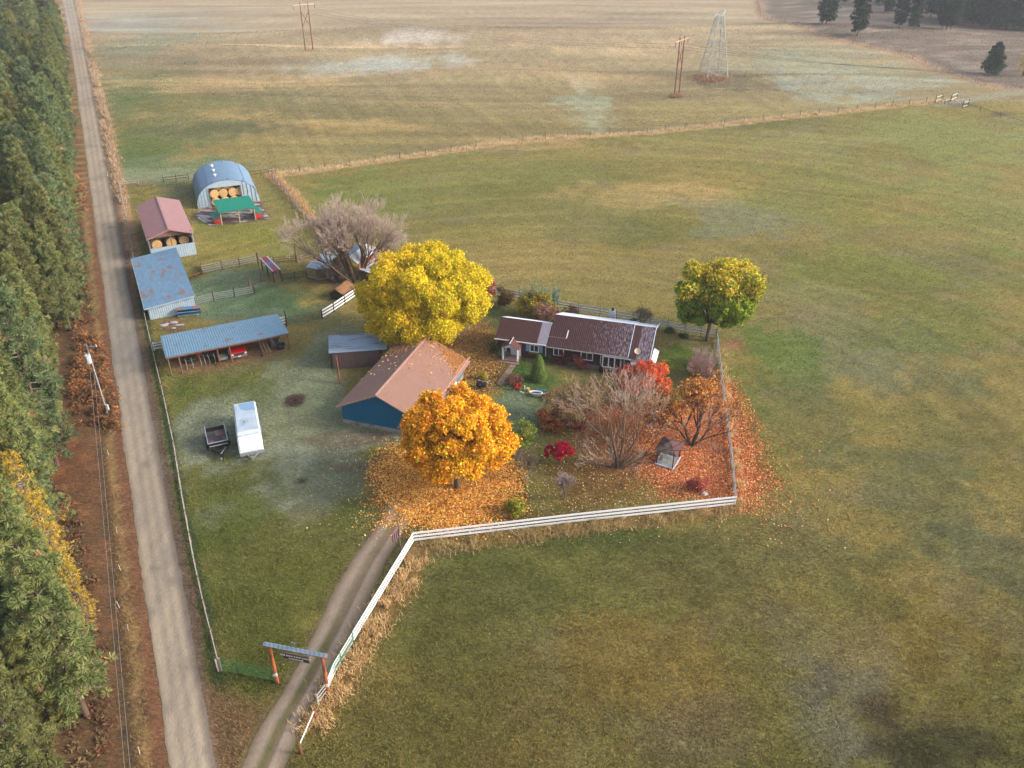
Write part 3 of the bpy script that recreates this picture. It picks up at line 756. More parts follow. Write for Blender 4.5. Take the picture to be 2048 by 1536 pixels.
# conifers beyond the field, upper right
far = [(1652, 48, 0, 1.0, 'wide dark fir standing left of the pair beyond the field'), (1714, 72, 1, .95, 'tall dark fir nearest the field fence'), (1797, 56, 1, .72, 'slim fir right of the dark pair'), (1826, 60, 1, .72, 'slim fir with a bare lower trunk'),
       (1884, 58, 1, .95, 'first trunk of the leaning trio of firs'), (1892, 60, 1, 1.0, 'middle tree of the leaning trio of firs'), (1901, 60, 1, .9, 'last tree of the leaning trio of firs'), (1982, 149, 2, .82, 'small broad fir standing alone at the right edge'),
       (1757, 12, 1, .8, ''), (1776, 26, 0, .7, ''), (1860, 36, 1, .9, ''), (1925, 40, 0, .95, ''), (1945, 50, 1, 1.0, ''), (1962, 54, 0, 1.0, ''), (1980, 56, 1, 1.1, ''), (1998, 58, 0, 1.0, ''), (2012, 60, 1, 1.0, ''), (2028, 60, 0, 1.1, ''), (2045, 58, 1, 1.0, ''), (2062, 62, 0, 1.1, ''),
       (1690, 5, 0, .6, ''), (1905, 15, 0, 1, ''), (1940, 15, 1, 1.1, ''), (1972, 20, 0, 1.1, ''), (2005, 20, 1, 1.2, ''), (2038, 22, 0, 1.2, ''), (1850, 5, 1, .9, ''), (1880, 0, 0, 1, ''), (1915, -8, 1, 1.1, ''), (1955, -8, 0, 1.1, ''), (1990, -8, 1, 1.1, ''), (2030, -8, 0, 1.1, ''), (2070, 30, 1, 1.2, ''), (2090, 60, 0, 1.1, '')]
_r = random.Random(3)
for _ in range(46): far.append((_r.uniform(1880, 2100), _r.uniform(-16, 54), _r.randrange(2), _r.uniform(.9, 1.3), ''))
for _ in range(12): far.append((_r.uniform(1745, 1880), _r.uniform(-16, 12), _r.randrange(2), _r.uniform(.7, 1.1), ''))
for i, (px, py, k, s_, lb) in enumerate(far):
    q = P(px, py)
    add_tree('fir_tree', lb or 'dark fir in the dense stand at the upper right', 'fir tree', q, *FIRS[k], i * 1.3, (s_, s_, s_), 'dark firs beyond the field' if lb else 'firs in the dense stand at the upper right', NEEDM)
for px, py, s_, lb in ((2046, 152, .9, 'yellowing larch cut by the right picture edge'), (2040, 20, 1.1, 'far yellow larch among dark firs at the upper right corner')):
    add_tree('larch_tree', lb, 'larch tree', P(px, py), *LARCH, 0, (s_ * 1.5, s_ * 1.5, s_), None, LEAFM)

# ---- broadleaf trees
def leafy_tree(name, label, cat, base_px, h, rx, ry, rz_, cz, nl, lr, nleaf, size, colfn, seed, trunk_r=.25, barkc=(104, 88, 74), elong=1.6, droop=0.0, low=-.55, off=(0, 0), nlimb=6, group=None, base=None, inner=.35):
    o = base or P(*base_px)
    rg = np.random.default_rng(seed)
    lobes = crown_lobes(off[0], off[1], cz, rx, ry, rz_, nl, lr, rg, low=low)
    if max(rx, ry) < 3.5: lobes += [(np.array([off[0] + rg.normal() * rx * .3, off[1] + rg.normal() * ry * .3, cz + rg.normal() * rz_ * .3]), lr, unit(1, rg)[0]) for _ in range(4)]
    me = crown_mesh('crown', lobes, nleaf, size, colfn, elong, droop, seed, inner)
    segs = []
    zt = cz - rz_ * .45
    segs.append((0, 0, -.1, off[0] * .3, off[1] * .3, zt * .6, trunk_r, trunk_r * .8, C(*barkc)))
    for i in rg.choice(len(lobes), min(len(lobes), nlimb * 4), replace=False):
        q = lobes[i][0]; a = np.array([off[0] * .3, off[1] * .3, zt * .58]); m = a * .45 + q * .55 + np.array([0, 0, -.1 * rz_])
        segs.append((*a, *m, trunk_r * .5, trunk_r * .3, C(*barkc))); segs.append((*m, *q, trunk_r * .3, .03, C(*barkc)))
    return add_tree(name, label, cat, o, me, tubes_mesh('trunk', segs, 7), group=group)
def mixcol(pal, wts, hi=None, hiw=.0, side=None, sidew=0, sidedir=(1, 0, 0), patch=None):
    """palette with lobe-wise drift; hi: colour set favoured on the crown's top; side: colours on one side"""
    pa = np.array([C(*p, 1.03) for p in pal]); w0 = np.array(wts, float)
    def f(i, c, q, d, n, rg):
        w_ = w0 * rg.uniform(.3, 1.7, len(w0)); w_ /= w_.sum()
        cc = pa[rg.choice(len(pa), n, p=w_)]
        if side is not None:
            sd = np.array([C(*p, 1.03) for p in side]); k = np.clip((np.dot(d, np.array(sidedir)) + .15) * 1.3, 0, 1) * sidew
            m = rg.random(n) < k; cc = np.where(m[:, None], sd[rg.integers(0, len(sd), n)], cc)
        if hi is not None:
            hh = np.array([C(*p, 1.03) for p in hi]); k = np.clip(d[2] * 1.2, 0, 1) * hiw
            m = rg.random(n) < k; cc = np.where(m[:, None], hh[rg.integers(0, len(hh), n)], cc)
        return cc * (1 + (rg.random((n, 1)) - .5) * .4) * rg.uniform(.92, 1.08)
    return f
# big golden tree beside the blue barn
YB = P(853, 690)
leafy_tree('golden_tree', 'huge round golden yellow tree behind the blue barn', 'tree', None, 14, 7.5, 6.3, 6.0, 7.0, 190, 1.25, 210000, .135,
           mixcol([(236, 196, 30), (222, 176, 34), (186, 174, 36), (240, 208, 50), (158, 156, 34)], [3.4, 2, 2, 2, 1.2], side=[(196, 186, 24), (214, 198, 36), (160, 160, 30)], sidew=.5, sidedir=(.9, -.2, .2)), 3, .5, elong=2.3, droop=.25, low=-.75, base=YB, nlimb=10)
# orange maple by the drive
leafy_tree('orange_maple', 'round orange and yellow maple above its fallen leaves beside the drive', 'tree', (915, 975), 11, 4.9, 4.4, 4.5, 6.0, 115, 1.0, 80000, .18,
           mixcol([(238, 156, 24), (240, 180, 30), (220, 126, 34), (240, 206, 44), (190, 108, 44), (176, 156, 36)], [3, 3, 2.6, 1.6, 1.2, .7], side=[(236, 176, 22), (240, 196, 40)], sidew=.35, sidedir=(.7, -.5, .1)), 5, .32, elong=1.3, low=-.55, nlimb=8)
# green and gold tree at the fence corner
leafy_tree('green_gold_tree', 'tree with green lower crown and golden top at the fence corner', 'tree', (1413, 682), 11, 5.2, 4.2, 3.9, 6.5, 46, 1.2, 60000, .16,
           mixcol([(116, 136, 30), (98, 122, 34), (140, 152, 34), (74, 98, 42)], [3, 2.5, 2, 1.4], hi=[(232, 204, 44), (220, 188, 44), (186, 180, 44), (222, 176, 96)], hiw=.75, side=[(140, 160, 26), (160, 170, 30)], sidew=.5), 7, .28, elong=2.6, droop=.35, low=-.8, off=(.6, .5), nlimb=7)
# red orange maple by the house
leafy_tree('red_maple', 'bushy scarlet and orange maple in front of the house deck', 'tree', (1288, 800), 5, 3.2, 2.3, 2.0, 2.6, 34, .72, 11000, .14,
           mixcol([(196, 84, 56), (182, 78, 66), (184, 104, 88), (206, 110, 60)], [3, 2, 2, 1.5], hi=[(222, 88, 40), (224, 104, 46)], hiw=.4, side=[(226, 132, 60), (206, 104, 66)], sidew=.5), 9, .14, low=-.5, inner=.5)
leafy_tree('crimson_shrub', 'magenta crimson shrub below the left end of the scarlet maple', 'shrub', (1248, 775), 3, 1.0, .8, 1.3, 1.6, 12, .5, 2600, .15, mixcol([(176, 34, 62), (196, 50, 70), (150, 30, 56)], [2, 2, 1]), 10, .07, low=-.5, inner=.5)
leafy_tree('crimson_maple', 'small crimson Japanese style maple on the lawn', 'tree', (1119, 930), 2.6, 1.55, 1.1, .6, 1.75, 17, .36, 3600, .14, mixcol([(176, 16, 48), (150, 14, 44), (196, 34, 60)], [3, 2, 1]), 12, .08, low=-.35, inner=.45)
leafy_tree('orange_bush', 'rounded orange brown bush beside the bare apple tree', 'bush', (1102, 858), 2.6, 1.35, 1.2, 1.25, 1.3, 20, .6, 5200, .13, mixcol([(176, 106, 62), (156, 96, 56), (190, 116, 66), (120, 96, 54)], [3, 2, 1, 1.4]), 13, .08, low=-.8, inner=.7)
leafy_tree('russet_bush', 'low russet red bush under the bare apple tree', 'bush', (1150, 852), 1.4, 1.6, 1.0, .7, .7, 14, .5, 3400, .12, mixcol([(150, 78, 58), (136, 70, 54), (166, 90, 62)], [3, 2, 1]), 14, .06, low=-.8, inner=.8)
leafy_tree('yellow_green_tree', 'thin yellow green young tree right of the orange maple', 'tree', (1040, 905), 3.6, 1.5, 1.1, 1.5, 2.3, 22, .5, 2600, .15, mixcol([(140, 150, 60), (110, 136, 50), (176, 168, 80)], [2, 2, 1.4]), 15, .06, low=-.8, inner=.9)
leafy_tree('yellow_green_bush', 'small yellow green bush near the white front fence', 'bush', (1028, 1026), 1.4, .82, .75, .75, .72, 12, .35, 2600, .12, mixcol([(156, 148, 44), (132, 136, 44), (176, 160, 50)], [2, 2, 1]), 16, .05, low=-.8, inner=.6)
leafy_tree('brown_round_shrub', 'round dark brown clipped shrub behind the house fence', 'shrub', (1010, 612), 2.8, 1.25, 1.2, 1.3, 1.5, 18, .5, 4200, .13, mixcol([(112, 90, 50), (96, 82, 46), (130, 98, 56)], [3, 2, 1]), 17, .08, low=-.8, inner=.4)
leafy_tree('yellow_shrub', 'broad yellow green shrub clump behind the house', 'shrub', (1072, 632), 2.8, 2.7, 1.4, 1.6, 1.6, 34, .6, 9000, .14, mixcol([(176, 146, 40), (150, 140, 50), (124, 134, 56), (196, 152, 40)], [2, 2, 2, 2]), 18, .06, low=-.6, inner=.7)
leafy_tree('pinkish_shrub', 'pinkish brown twiggy shrub against the back of the house', 'shrub', (1094, 650), 3, 1.9, 1.1, 1.4, 1.7, 18, .55, 4200, .12, mixcol([(158, 116, 98), (146, 108, 90), (170, 126, 108)], [2, 2, 1]), 19, .06, low=-.7, inner=.8)
leafy_tree('small_dark_shrub', 'small dark red brown shrub at the white fence behind the house roof', 'shrub', (1143, 632), 1.4, 1.1, .7, .7, .8, 10, .4, 1700, .12, mixcol([(96, 72, 66), (118, 84, 60)], [2, 1]), 20, .05, low=-.7, inner=.7)
leafy_tree('red_narrow_tree', 'narrow dull red tree right of the golden crown', 'tree', (974, 612), 4.4, .9, .8, 2.1, 2.5, 16, .45, 2600, .14, mixcol([(170, 80, 64), (150, 70, 60), (186, 96, 74)], [2, 2, 1]), 22, .07, low=-.8, inner=.9)
for i, (px, py, r_, h_, pal, nm, lb, cat) in enumerate((
        (993, 704, .7, .8, [(98, 112, 44), (82, 98, 42)], 'green_shrub', 'green shrub at the left corner of the house', 'shrub'),
        (1006, 712, .6, .5, [(140, 144, 112), (120, 128, 96)], 'grey_green_shrub', 'pale grey green clump left of the porch', 'shrub'),
        (1098, 722, .7, .6, [(92, 110, 48), (70, 92, 44)], 'green_shrub', 'green shrub right of the cone shaped evergreen', 'shrub'),
        (1128, 727, 1.0, .9, [(112, 54, 58), (96, 48, 50)], 'dark_red_shrub', 'dark red shrub under the second house window', 'shrub'),
        (1163, 733, 1.1, 1.0, [(130, 60, 58), (150, 78, 66)], 'red_twig_shrub', 'reddish twiggy shrub between house windows', 'shrub'),
        (1207, 744, .5, .6, [(92, 48, 44), (80, 44, 40)], 'maroon_shrub', 'small maroon shrub left of the basement window', 'shrub'),
        (1031, 770, .8, .95, [(130, 84, 76), (146, 98, 88), (110, 72, 64)], 'twiggy_red_bush', 'twiggy brown red bush beside the boardwalk', 'bush'),
        (1036, 778, .42, .42, [(170, 62, 56), (186, 78, 66)], 'small_red_bush', 'small bright red bush by the stone edging', 'bush'),
        (1102, 800, .62, .45, [(136, 86, 68), (112, 72, 60)], 'brown_red_mound', 'low brown red mound plant right of the bathtub planter', 'bush'),
        (967, 757, .62, .45, [(170, 164, 56), (190, 150, 50)], 'yellow_bed_plant', 'low yellow green plant in the stone edged bed', 'plant'),
        (1393, 980, .95, .9, [(176, 92, 74), (160, 84, 70)], 'reddish_twig_bush', 'thin reddish bush on the orange leaf carpet', 'bush'),
        (1413, 728, 1.3, .95, [(96, 116, 50), (84, 104, 48)], 'green_corner_shrub', 'green shrub inside the fence corner below the green gold tree', 'shrub'),
        (1398, 748, 1.5, 1.3, [(176, 132, 118), (160, 120, 106)], 'pink_twiggy_shrub', 'pinkish twiggy shrub between deck and right fence', 'shrub'),
        (1268, 646, .5, .4, [(110, 96, 70)], 'low_shrub', 'tiny shrub at the back fence above the roof', 'shrub'),
        (1340, 664, .55, .3, [(78, 96, 46)], 'low_green_shrub', 'low green mound at the white fence right of the house', 'shrub'),
        (1368, 675, .5, .3, [(70, 84, 44)], 'low_green_shrub', 'dark green mound near the trunk of the green gold tree', 'shrub'))):
    leafy_tree(nm, lb, cat, (px, py), h_ * 2, r_, r_ * .85, h_ * .8, h_ * .8, 10, r_ * .5, int(2400 * r_), .11, mixcol(pal, [1] * len(pal)), 60 + i, .04, low=-.8, inner=.85, nlimb=3)
# cone shaped evergreen
def cone_evergreen():
    rg = np.random.default_rng(5); n = 16000; h = 3.5; o = P(1077, 760)
    g = rg.random(n) ** 1.2; az = rg.random(n) * 6.283
    r = 1.12 * np.sqrt(np.clip(1 - g, 0, 1)) * (1 - .12 * rg.random(n)) * (.92 + .16 * fbm(az * 2, g * 9, 1, 3)) * np.clip(.72 + g * 2, 0, 1)
    u = np.stack([np.cos(az), np.sin(az), np.full(n, .5)], 1); u /= np.linalg.norm(u, axis=1, keepdims=True)
    c = np.stack([np.cos(az) * r, np.sin(az) * r, g * h + .05], 1)
    nr = u + rg.normal(size=(n, 3)) * .5; nr /= np.linalg.norm(nr, axis=1, keepdims=True)
    v, f, cc = leaf_quads(c, .09 * rg.uniform(.6, 1.3, n), nr, palette_cols(n, [(104, 124, 58), (88, 112, 52), (122, 138, 66)], [2, 2, 1], rg), 1.8, .0, rg)
    add_tree('cone_evergreen', 'dense cone shaped evergreen on the front lawn', 'evergreen', o, np_mesh('crown', v, f, cc), tubes_mesh('trunk', [(0, 0, 0, 0, 0, 1.2, .08, .06, C(90, 74, 60))], 6))
cone_evergreen()
# tall blue-green shoots rising out of the yellow shrub
def shoots(px, py, n, h, r, pal, label, seed):
    rg = np.random.default_rng(seed); o = P(px, py); segs = []; L = []
    for i in range(n):
        a = rg.random() * 6.28; q = r * math.sqrt(rg.random()); x, y = q * math.cos(a), q * math.sin(a) * .6; hh = h * rg.uniform(.55, 1.05)
        tx, ty = x * 1.25 + rg.normal() * .08, y * 1.25
        segs.append((x, y, 0, tx, ty, hh, .025, .01, C(110, 120, 90)))
        m = 34; t = rg.uniform(.3, 1, m)
        L.append(np.stack([x + (tx - x) * t, y + (ty - y) * t, hh * t], 1) + rg.normal(size=(m, 3)) * .09)
    c = np.concatenate(L); n_ = len(c)
    v, f, cc = leaf_quads(c, .1 * rg.uniform(.6, 1.3, n_), unit(n_, rg), palette_cols(n_, pal, [1] * len(pal), rg), 3.0, .3, rg)
    add_tree('tall_shoot_shrub', label, 'shrub', o, np_mesh('crown', v, f, cc), tubes_mesh('trunk', segs, 4))
shoots(1066, 628, 44, 5.0, 1.6, [(126, 148, 126), (110, 134, 110), (142, 150, 90)], 'tall blue green willow shoots above the yellow shrub', 3)
shoots(1102, 628, 30, 4.2, 1.1, [(120, 142, 128), (104, 130, 112)], 'smaller clump of blue green shoots right of the tall one', 4)

# ---- bare trees
def bare_tree(name, label, base_px, stems, seed, bark=(120, 102, 88), twig=(176, 156, 144), maxd=6, leaves=None, rmin=.012, lsz=.15, **kw):
    rg = np.random.default_rng(seed); o = P(*base_px); segs, tips = [], []
    for (dx, dy, dz, L, r, bx, by) in stems:
        grow((bx, by, -.05), (dx, dy, dz), L, r, 1, rg, segs, C(*bark), tips=tips, c2=C(*twig), maxd=maxd, rmin=rmin, **kw)
    print(name, 'segs', len(segs))
    tr = tubes_mesh('branches', segs, 4 if len(segs) < 9000 else 3)
    crown = None
    if leaves:
        pal, frac, fn = leaves
        T = np.array([p for p, d in tips if d >= maxd - 1 and fn(p)])
        if len(T):
            T = T[rg.random(len(T)) < frac]; c = np.repeat(T, 3, 0) + rg.normal(size=(len(T) * 3, 3)) * .14
            v, f, cc = leaf_quads(c, lsz * rg.uniform(.6, 1.3, len(c)), unit(len(c), rg), palette_cols(len(c), pal, [1] * len(pal), rg), 1.4, 0, rg)
            crown = np_mesh('leaves', v, f, cc)
    t = thing(name, label, 'tree', o)
    link('branches', tr, TWIGM, t)
    if crown: link('leaves', crown, LEAFM, t)
    return t
# large pale willow behind the golden tree
bare_tree('bare_willow', 'large bare willow with pale pinkish twigs over the old sheds', (712, 566),
          [(-.15, .1, 1, 4.4, .42, 0, 0), (.3, .1, 1, 4.3, .34, .3, .1), (-.7, .2, 1, 4.5, .3, -.2, 0), (-1.3, -.1, .9, 4.4, .24, -.4, 0), (.8, .2, 1, 4.2, .24, .4, 0), (1.3, .4, .8, 4.0, .2, .4, .2), (-.5, .7, 1, 4.0, .2, -.2, .2)],
          41, (112, 88, 68), (204, 180, 164), 7, rmin=.015, up=.10, spread=.46, nch=(3, 4), shrink=.735, wob=.15)
bare_tree('brushy_thicket', 'tangled grey brown brush against the old pole shed', (668, 560), [(math.cos(a) * .8, math.sin(a) * .5, 1, 1.1, .05, math.cos(a) * 1.2, math.sin(a) * .6) for a in np.linspace(0, 6.2, 12)], 42, (110, 92, 80), (150, 130, 118), 5, rmin=.015, up=.05, spread=.6, nch=(2, 4), shrink=.75, wob=.25)
# multi stem pale tree in the garden
bare_tree('bare_garden_tree', 'many stemmed pale bare tree in the middle of the garden', (1237, 938),
          [(-.2, .2, 1, 3.3, .17, 0, 0), (.12, .2, 1, 3.5, .17, .1, .1), (.6, .25, 1, 3.2, .16, .15, 0), (1.3, .2, .75, 2.9, .17, .2, -.05), (-.55, .3, 1, 2.9, .13, -.1, .1)],
          43, (112, 88, 72), (196, 170, 150), 7, rmin=.012, up=.08, spread=.42, nch=(2, 3), shrink=.785, wob=.14)
bare_tree('pollard_stump', 'cut stump sprouting a fan of pale shoots left of the bare garden tree', (1230, 934),
          [(-.5, .15, 1, .9, .14, 0, 0)] + [(math.cos(a) * 1.2, math.sin(a) * .6 - .2, .75, 1.7, .035, -.35, .1) for a in np.linspace(.3, 5.9, 16)], 44, (120, 102, 86), (196, 176, 158), 4, rmin=.014, up=.02, spread=.35, nch=(2, 3), shrink=.7, wob=.1)
# apple tree, a few leaves left on top
bare_tree('apple_tree', 'dark old apple tree with a few leaves left on top', (1153, 850),
          [(0, .05, 1, 1.5, .17, 0, 0), (.15, .2, 1, 1.5, .12, .05, .05)] + [(math.cos(a) * .9, math.sin(a) * .7, .9, 1.7, .08, math.cos(a) * .05, math.sin(a) * .05) for a in (0.2, 1.5, 2.8, 4.0, 5.2)], 45, (104, 88, 78), (136, 112, 96), 6, leaves=([(176, 130, 84), (160, 116, 74), (146, 150, 84)], .5, lambda p: p[2] > 2.6), rmin=.014, up=.06, spread=.5, nch=(3, 4), shrink=.76, wob=.15, lsz=.11)
# dark limbed tree with orange leaves
bare_tree('orange_leaf_tree', 'dark limbed tree shedding orange leaves at the right fence', (1384, 892),
          [(-.35, .1, 1, 2.4, .2, -.12, 0), (.3, .2, 1, 2.6, .22, .12, 0), (0, .4, 1, 2.5, .17, 0, .1), (.9, .2, .8, 2.6, .15, .1, 0), (-.7, .2, .8, 2.2, .14, -.1, 0)],
          46, (78, 60, 52), (116, 90, 74), 7, leaves=([(222, 150, 66), (206, 128, 64), (226, 172, 76), (190, 112, 66)], .30, lambda p: p[0] > .5 or p[2] > 3.6 or (p[0] * 7 % 1) < .2), rmin=.014, up=.06, spread=.46, nch=(2, 4), shrink=.77, wob=.16, lsz=.16)
bare_tree('small_grey_tree', 'small bare grey brown tree with pale trunk on fallen leaves', (1052, 963), [(.05, .05, 1, 1.3, .09, 0, 0), (.3, .1, 1, 1.1, .06, 0, 0)], 47, (150, 130, 116), (128, 110, 98), 6, rmin=.01, up=.12, spread=.42, nch=(3, 4), shrink=.74, wob=.12)
bare_tree('pale_twig_tree', 'small pale vase shaped leafless tree near the front fence', (1128, 1000), [(0, .0, 1, 1.1, .07, 0, 0), (.15, .1, 1, 1.0, .05, 0, 0), (-.2, .1, 1, 1.0, .05, 0, 0)], 48, (132, 112, 104), (176, 156, 152), 6, rmin=.01, up=.16, spread=.34, nch=(3, 4), shrink=.74, wob=.1)
bare_tree('bare_shrub', 'hazy leafless shrub at the back fence above the roof', (1284, 652), [(math.cos(a) * .4, math.sin(a) * .3, 1, 1.0, .05, 0, 0) for a in np.linspace(0, 6, 6)], 49, (104, 90, 78), (140, 130, 112), 5, rmin=.012, up=.12, spread=.4, nch=(3, 4), shrink=.76, wob=.15)
bare_tree('yellow_leaf_twigs', 'leafless upper right shrub tree with pinkish twigs by the fence', (1402, 762), [(math.cos(a) * .6, math.sin(a) * .5, 1, 1.3, .06, 0, 0) for a in np.linspace(0, 6, 7)], 50, (130, 108, 98), (178, 150, 140), 5, rmin=.014, up=.08, spread=.45, nch=(3, 4), shrink=.78, wob=.15)

# ---- rust brown undergrowth at the forest edge
def fern_patch(poly, n, label, pal, seed, hgt=.9, name='dead_bracken'):
    rg = np.random.default_rng(seed); W_ = PP(poly)
    xs_, ys_ = [p.x for p in W_], [p.y for p in W_]
    pts = []
    while len(pts) < n:
        x, y = rg.uniform(min(xs_), max(xs_)), rg.uniform(min(ys_), max(ys_))
        if sdpoly(np.array([x]), np.array([y]), W_)[0] < 0: pts.append((x, y, 0))
    pts = np.array(pts); k = 46
    a = rg.random((n, k)) * 6.28; r = rg.random((n, k)) * .75
    c = pts[:, None] + np.stack([np.cos(a) * r, np.sin(a) * r, hgt * (1.05 - r) * rg.uniform(.5, 1.1, (n, k))], 2) * rg.uniform(.6, 1.3, (n, 1, 1))
    c = c.reshape(-1, 3); m = len(c)
    nr = unit(m, rg) * .7 + np.array([0, 0, 1.0]); nr /= np.linalg.norm(nr, axis=1, keepdims=True)
    cc = np.repeat(palette_cols(n, pal, [1] * len(pal), rg, .25), k, 0) * rg.uniform(.8, 1.2, (m, 1))
    v, f, c4 = leaf_quads(c, .14 * rg.uniform(.6, 1.4, m), nr, cc, 2.4, 0, rg)
    o = link(name, np_mesh(name, v, f, c4), LEAFM); tag(o, label, 'undergrowth', kind='stuff')
fern_patch([(150, 690), (180, 650), (205, 690), (232, 790), (240, 860), (160, 860), (140, 760)], 150, 'rust orange dead bracken around the power pole', [(150, 100, 62), (132, 90, 58), (112, 80, 52), (160, 114, 68)], 1)
fern_patch([(130, 355), (160, 350), (178, 420), (165, 440), (150, 420)], 40, 'orange brown bracken by the small yellow larch', [(176, 130, 90), (150, 104, 70)], 2, .7)
fern_patch([(130, 560), (165, 540), (190, 640), (150, 680), (120, 650)], 70, 'dull brown bracken at the forest edge above the power pole', [(130, 88, 62), (118, 84, 60), (140, 108, 66)], 3, .6)
fern_patch([(10, 900), (150, 1000), (215, 1250), (220, 1536), (150, 1536), (100, 1100)], 90, 'low red brown undergrowth in the clearing beside the pines', [(122, 82, 58), (104, 76, 56), (110, 90, 60)], 4, .3)

# ---- fallen leaves
def scatter_leaves(label, pts_fn, n, size, pal, wts, seed, z=.03, name='fallen_leaves'):
    rg = np.random.default_rng(seed); c = pts_fn(rg, n); m = len(c)
    nr = unit(m, rg) * .55 + np.array([0, 0, 1.0]); nr /= np.linalg.norm(nr, axis=1, keepdims=True)
    c[:, 2] += z + rg.random(m) * .04
    v, f, cc = leaf_quads(c, size * rg.uniform(.55, 1.25, m), nr, palette_cols(m, pal, wts, rg, .3), 1.35, 0, rg)
    o = link(name, np_mesh(name, v, f, cc), LEAFM); tag(o, label, 'fallen leaves', kind='stuff')
def poly_scatter(poly, soft):
    W_ = PP(poly)
    def f(rg, n):
        xs_, ys_ = [p.x for p in W_], [p.y for p in W_]
        x = rg.uniform(min(xs_) - soft, max(xs_) + soft, n * 3); y = rg.uniform(min(ys_) - soft, max(ys_) + soft, n * 3)
        s = sdpoly(x, y, W_) + (fbm(x, y, 2, 5) - .5) * 2.5
        p = np.where(s < 0, np.clip(.55 - s / 6, 0, 1), .55 * np.exp(-s / soft * 1.6))
        k = rg.random(n * 3) < p * (0.55 + .9 * fbm(x, y, 1.1, 8)); x, y = x[k][:n], y[k][:n]
        z = np.array([gz(a, b) for a, b in zip(x, y)])
        return np.stack([x, y, z], 1)
    return f
scatter_leaves('golden and orange maple leaves carpeting the ground by the drive', poly_scatter([(765, 935), (800, 900), (940, 890), (1025, 935), (1020, 1010), (975, 1042), (880, 1056), (805, 1035), (765, 990)], 1.6), 26000, .15,
               [(240, 186, 84), (230, 156, 60), (212, 124, 54), (246, 210, 124), (176, 100, 50)], [3, 3, 2, 2, 1], 71)
scatter_leaves('bright orange leaves carpeting the right corner of the garden', poly_scatter([(1280, 880), (1330, 835), (1440, 770), (1475, 820), (1500, 900), (1522, 960), (1490, 1005), (1450, 1000), (1340, 982), (1285, 935)], 1.9), 30000, .14,
               [(224, 140, 80), (212, 118, 70), (230, 166, 104), (186, 98, 64), (240, 200, 148)], [3, 3, 2, 2, 1], 72)
scatter_leaves('tan and yellow leaves covering the ground between barn and house', poly_scatter([(890, 700), (960, 650), (1000, 690), (1008, 725), (985, 770), (945, 800), (905, 780)], 1.3), 9000, .13,
               [(196, 156, 84), (176, 130, 72), (150, 110, 66), (206, 176, 96)], [3, 3, 2, 1], 73)
scatter_leaves('sparse pale leaves dotted over the front lawn and drive', poly_scatter([(690, 900), (760, 870), (1040, 900), (1150, 880), (1240, 860), (1460, 1000), (1300, 1040), (1000, 1060), (740, 1060), (690, 1000)], 2.5), 3800, .11,
               [(222, 190, 140), (206, 160, 96), (230, 206, 170)], [2, 2, 1], 74)
scatter_leaves('stray orange leaves blown onto the pasture beyond the fence', poly_scatter([(1485, 860), (1560, 900), (1620, 960), (1560, 1060), (1480, 1040)], 3.0), 900, .13, [(226, 150, 90), (200, 110, 60), (230, 196, 140)], [2, 2, 1], 75)
scatter_leaves('orange brown leaves below the bare trees behind the gazebo', poly_scatter([(1110, 840), (1150, 800), (1300, 790), (1310, 960), (1230, 975), (1140, 900)], 1.8), 8000, .11, [(176, 110, 70), (160, 92, 60), (196, 140, 90)], [2, 2, 1], 76)

# ---- dry grass along fences
def dry_grass(label, line, width, n, h, bw, pal, seed, name='dry_grass', clump=True):
    lo = .33 if n > 8500 else .2
    rg = np.random.default_rng(seed); pts = [(p.x, p.y) for p in line]
    seg = [math.dist(a, b) for a, b in zip(pts[:-1], pts[1:])]; cum = np.concatenate([[0], np.cumsum(seg)])
    s = rg.random(n) * cum[-1]
    if clump: s = s + np.sin(s * 2.1) * .3 + rg.normal(size=n) * .1
    s = np.clip(s, 0, cum[-1])
    x = np.interp(s, cum, [p[0] for p in pts]); y = np.interp(s, cum, [p[1] for p in pts])
    i = np.clip(np.searchsorted(cum, s) - 1, 0, len(seg) - 1)
    dx = np.array([(b[0] - a[0]) / l for a, b, l in zip(pts[:-1], pts[1:], seg)])[i]; dy = np.array([(b[1] - a[1]) / l for a, b, l in zip(pts[:-1], pts[1:], seg)])[i]
    off = rg.normal(size=n) * width * .45
    x, y = x - dy * off, y + dx * off
    keep = (fbm(x, y, 1.4, 3, 2) > .40) & (fbm(x, y, 7, 13, 2) > lo); x, y = x[keep], y[keep]; m = len(x)
    z = np.array([gz(a, b) for a, b in zip(x, y)])
    base = np.stack([x, y, z - .02], 1)
    tilt = rg.normal(size=(m, 3)) * np.array([.45, .45, 0]) + np.array([0, 0, 1]); tilt /= np.linalg.norm(tilt, axis=1, keepdims=True)
    hh = (h * rg.uniform(.45, 1.1, m))[:, None]
    ww = np.cross(tilt, unit(m, rg)); ww /= np.linalg.norm(ww, axis=1, keepdims=True); ww *= bw
    v = np.stack([base - ww / 2, base + ww / 2, base + tilt * hh * .7 + ww * .4 + np.array([0, 0, 0]), base + tilt * hh * .7 - ww * .4 + tilt * .01], 1)
    top = base + tilt * hh + rg.normal(size=(m, 3)) * .12 * h
    v2 = np.stack([v[:, 3], v[:, 2], top + ww * .15, top - ww * .15], 1)
    vv = np.concatenate([v, v2], 1).reshape(-1, 3); f = np.arange(m * 8).reshape(-1, 4)
    cc = np.repeat(palette_cols(m, pal, [1] * len(pal), rg, .2), 8, 0)
    o = link(name, np_mesh(name, vv, f, cc), LEAFM); tag(o, label, 'dry grass', kind='stuff')
TAN = [(216, 182, 132), (196, 162, 112), (230, 198, 150), (176, 146, 96)]
dry_grass('tall tan grass along the outside of the driveway fence', PP([(612, 1480), (640, 1430), (668, 1385), (700, 1330), (762, 1235), (815, 1150), (846, 1100)]), 1.5, 7000, .6, .035, TAN, 1)
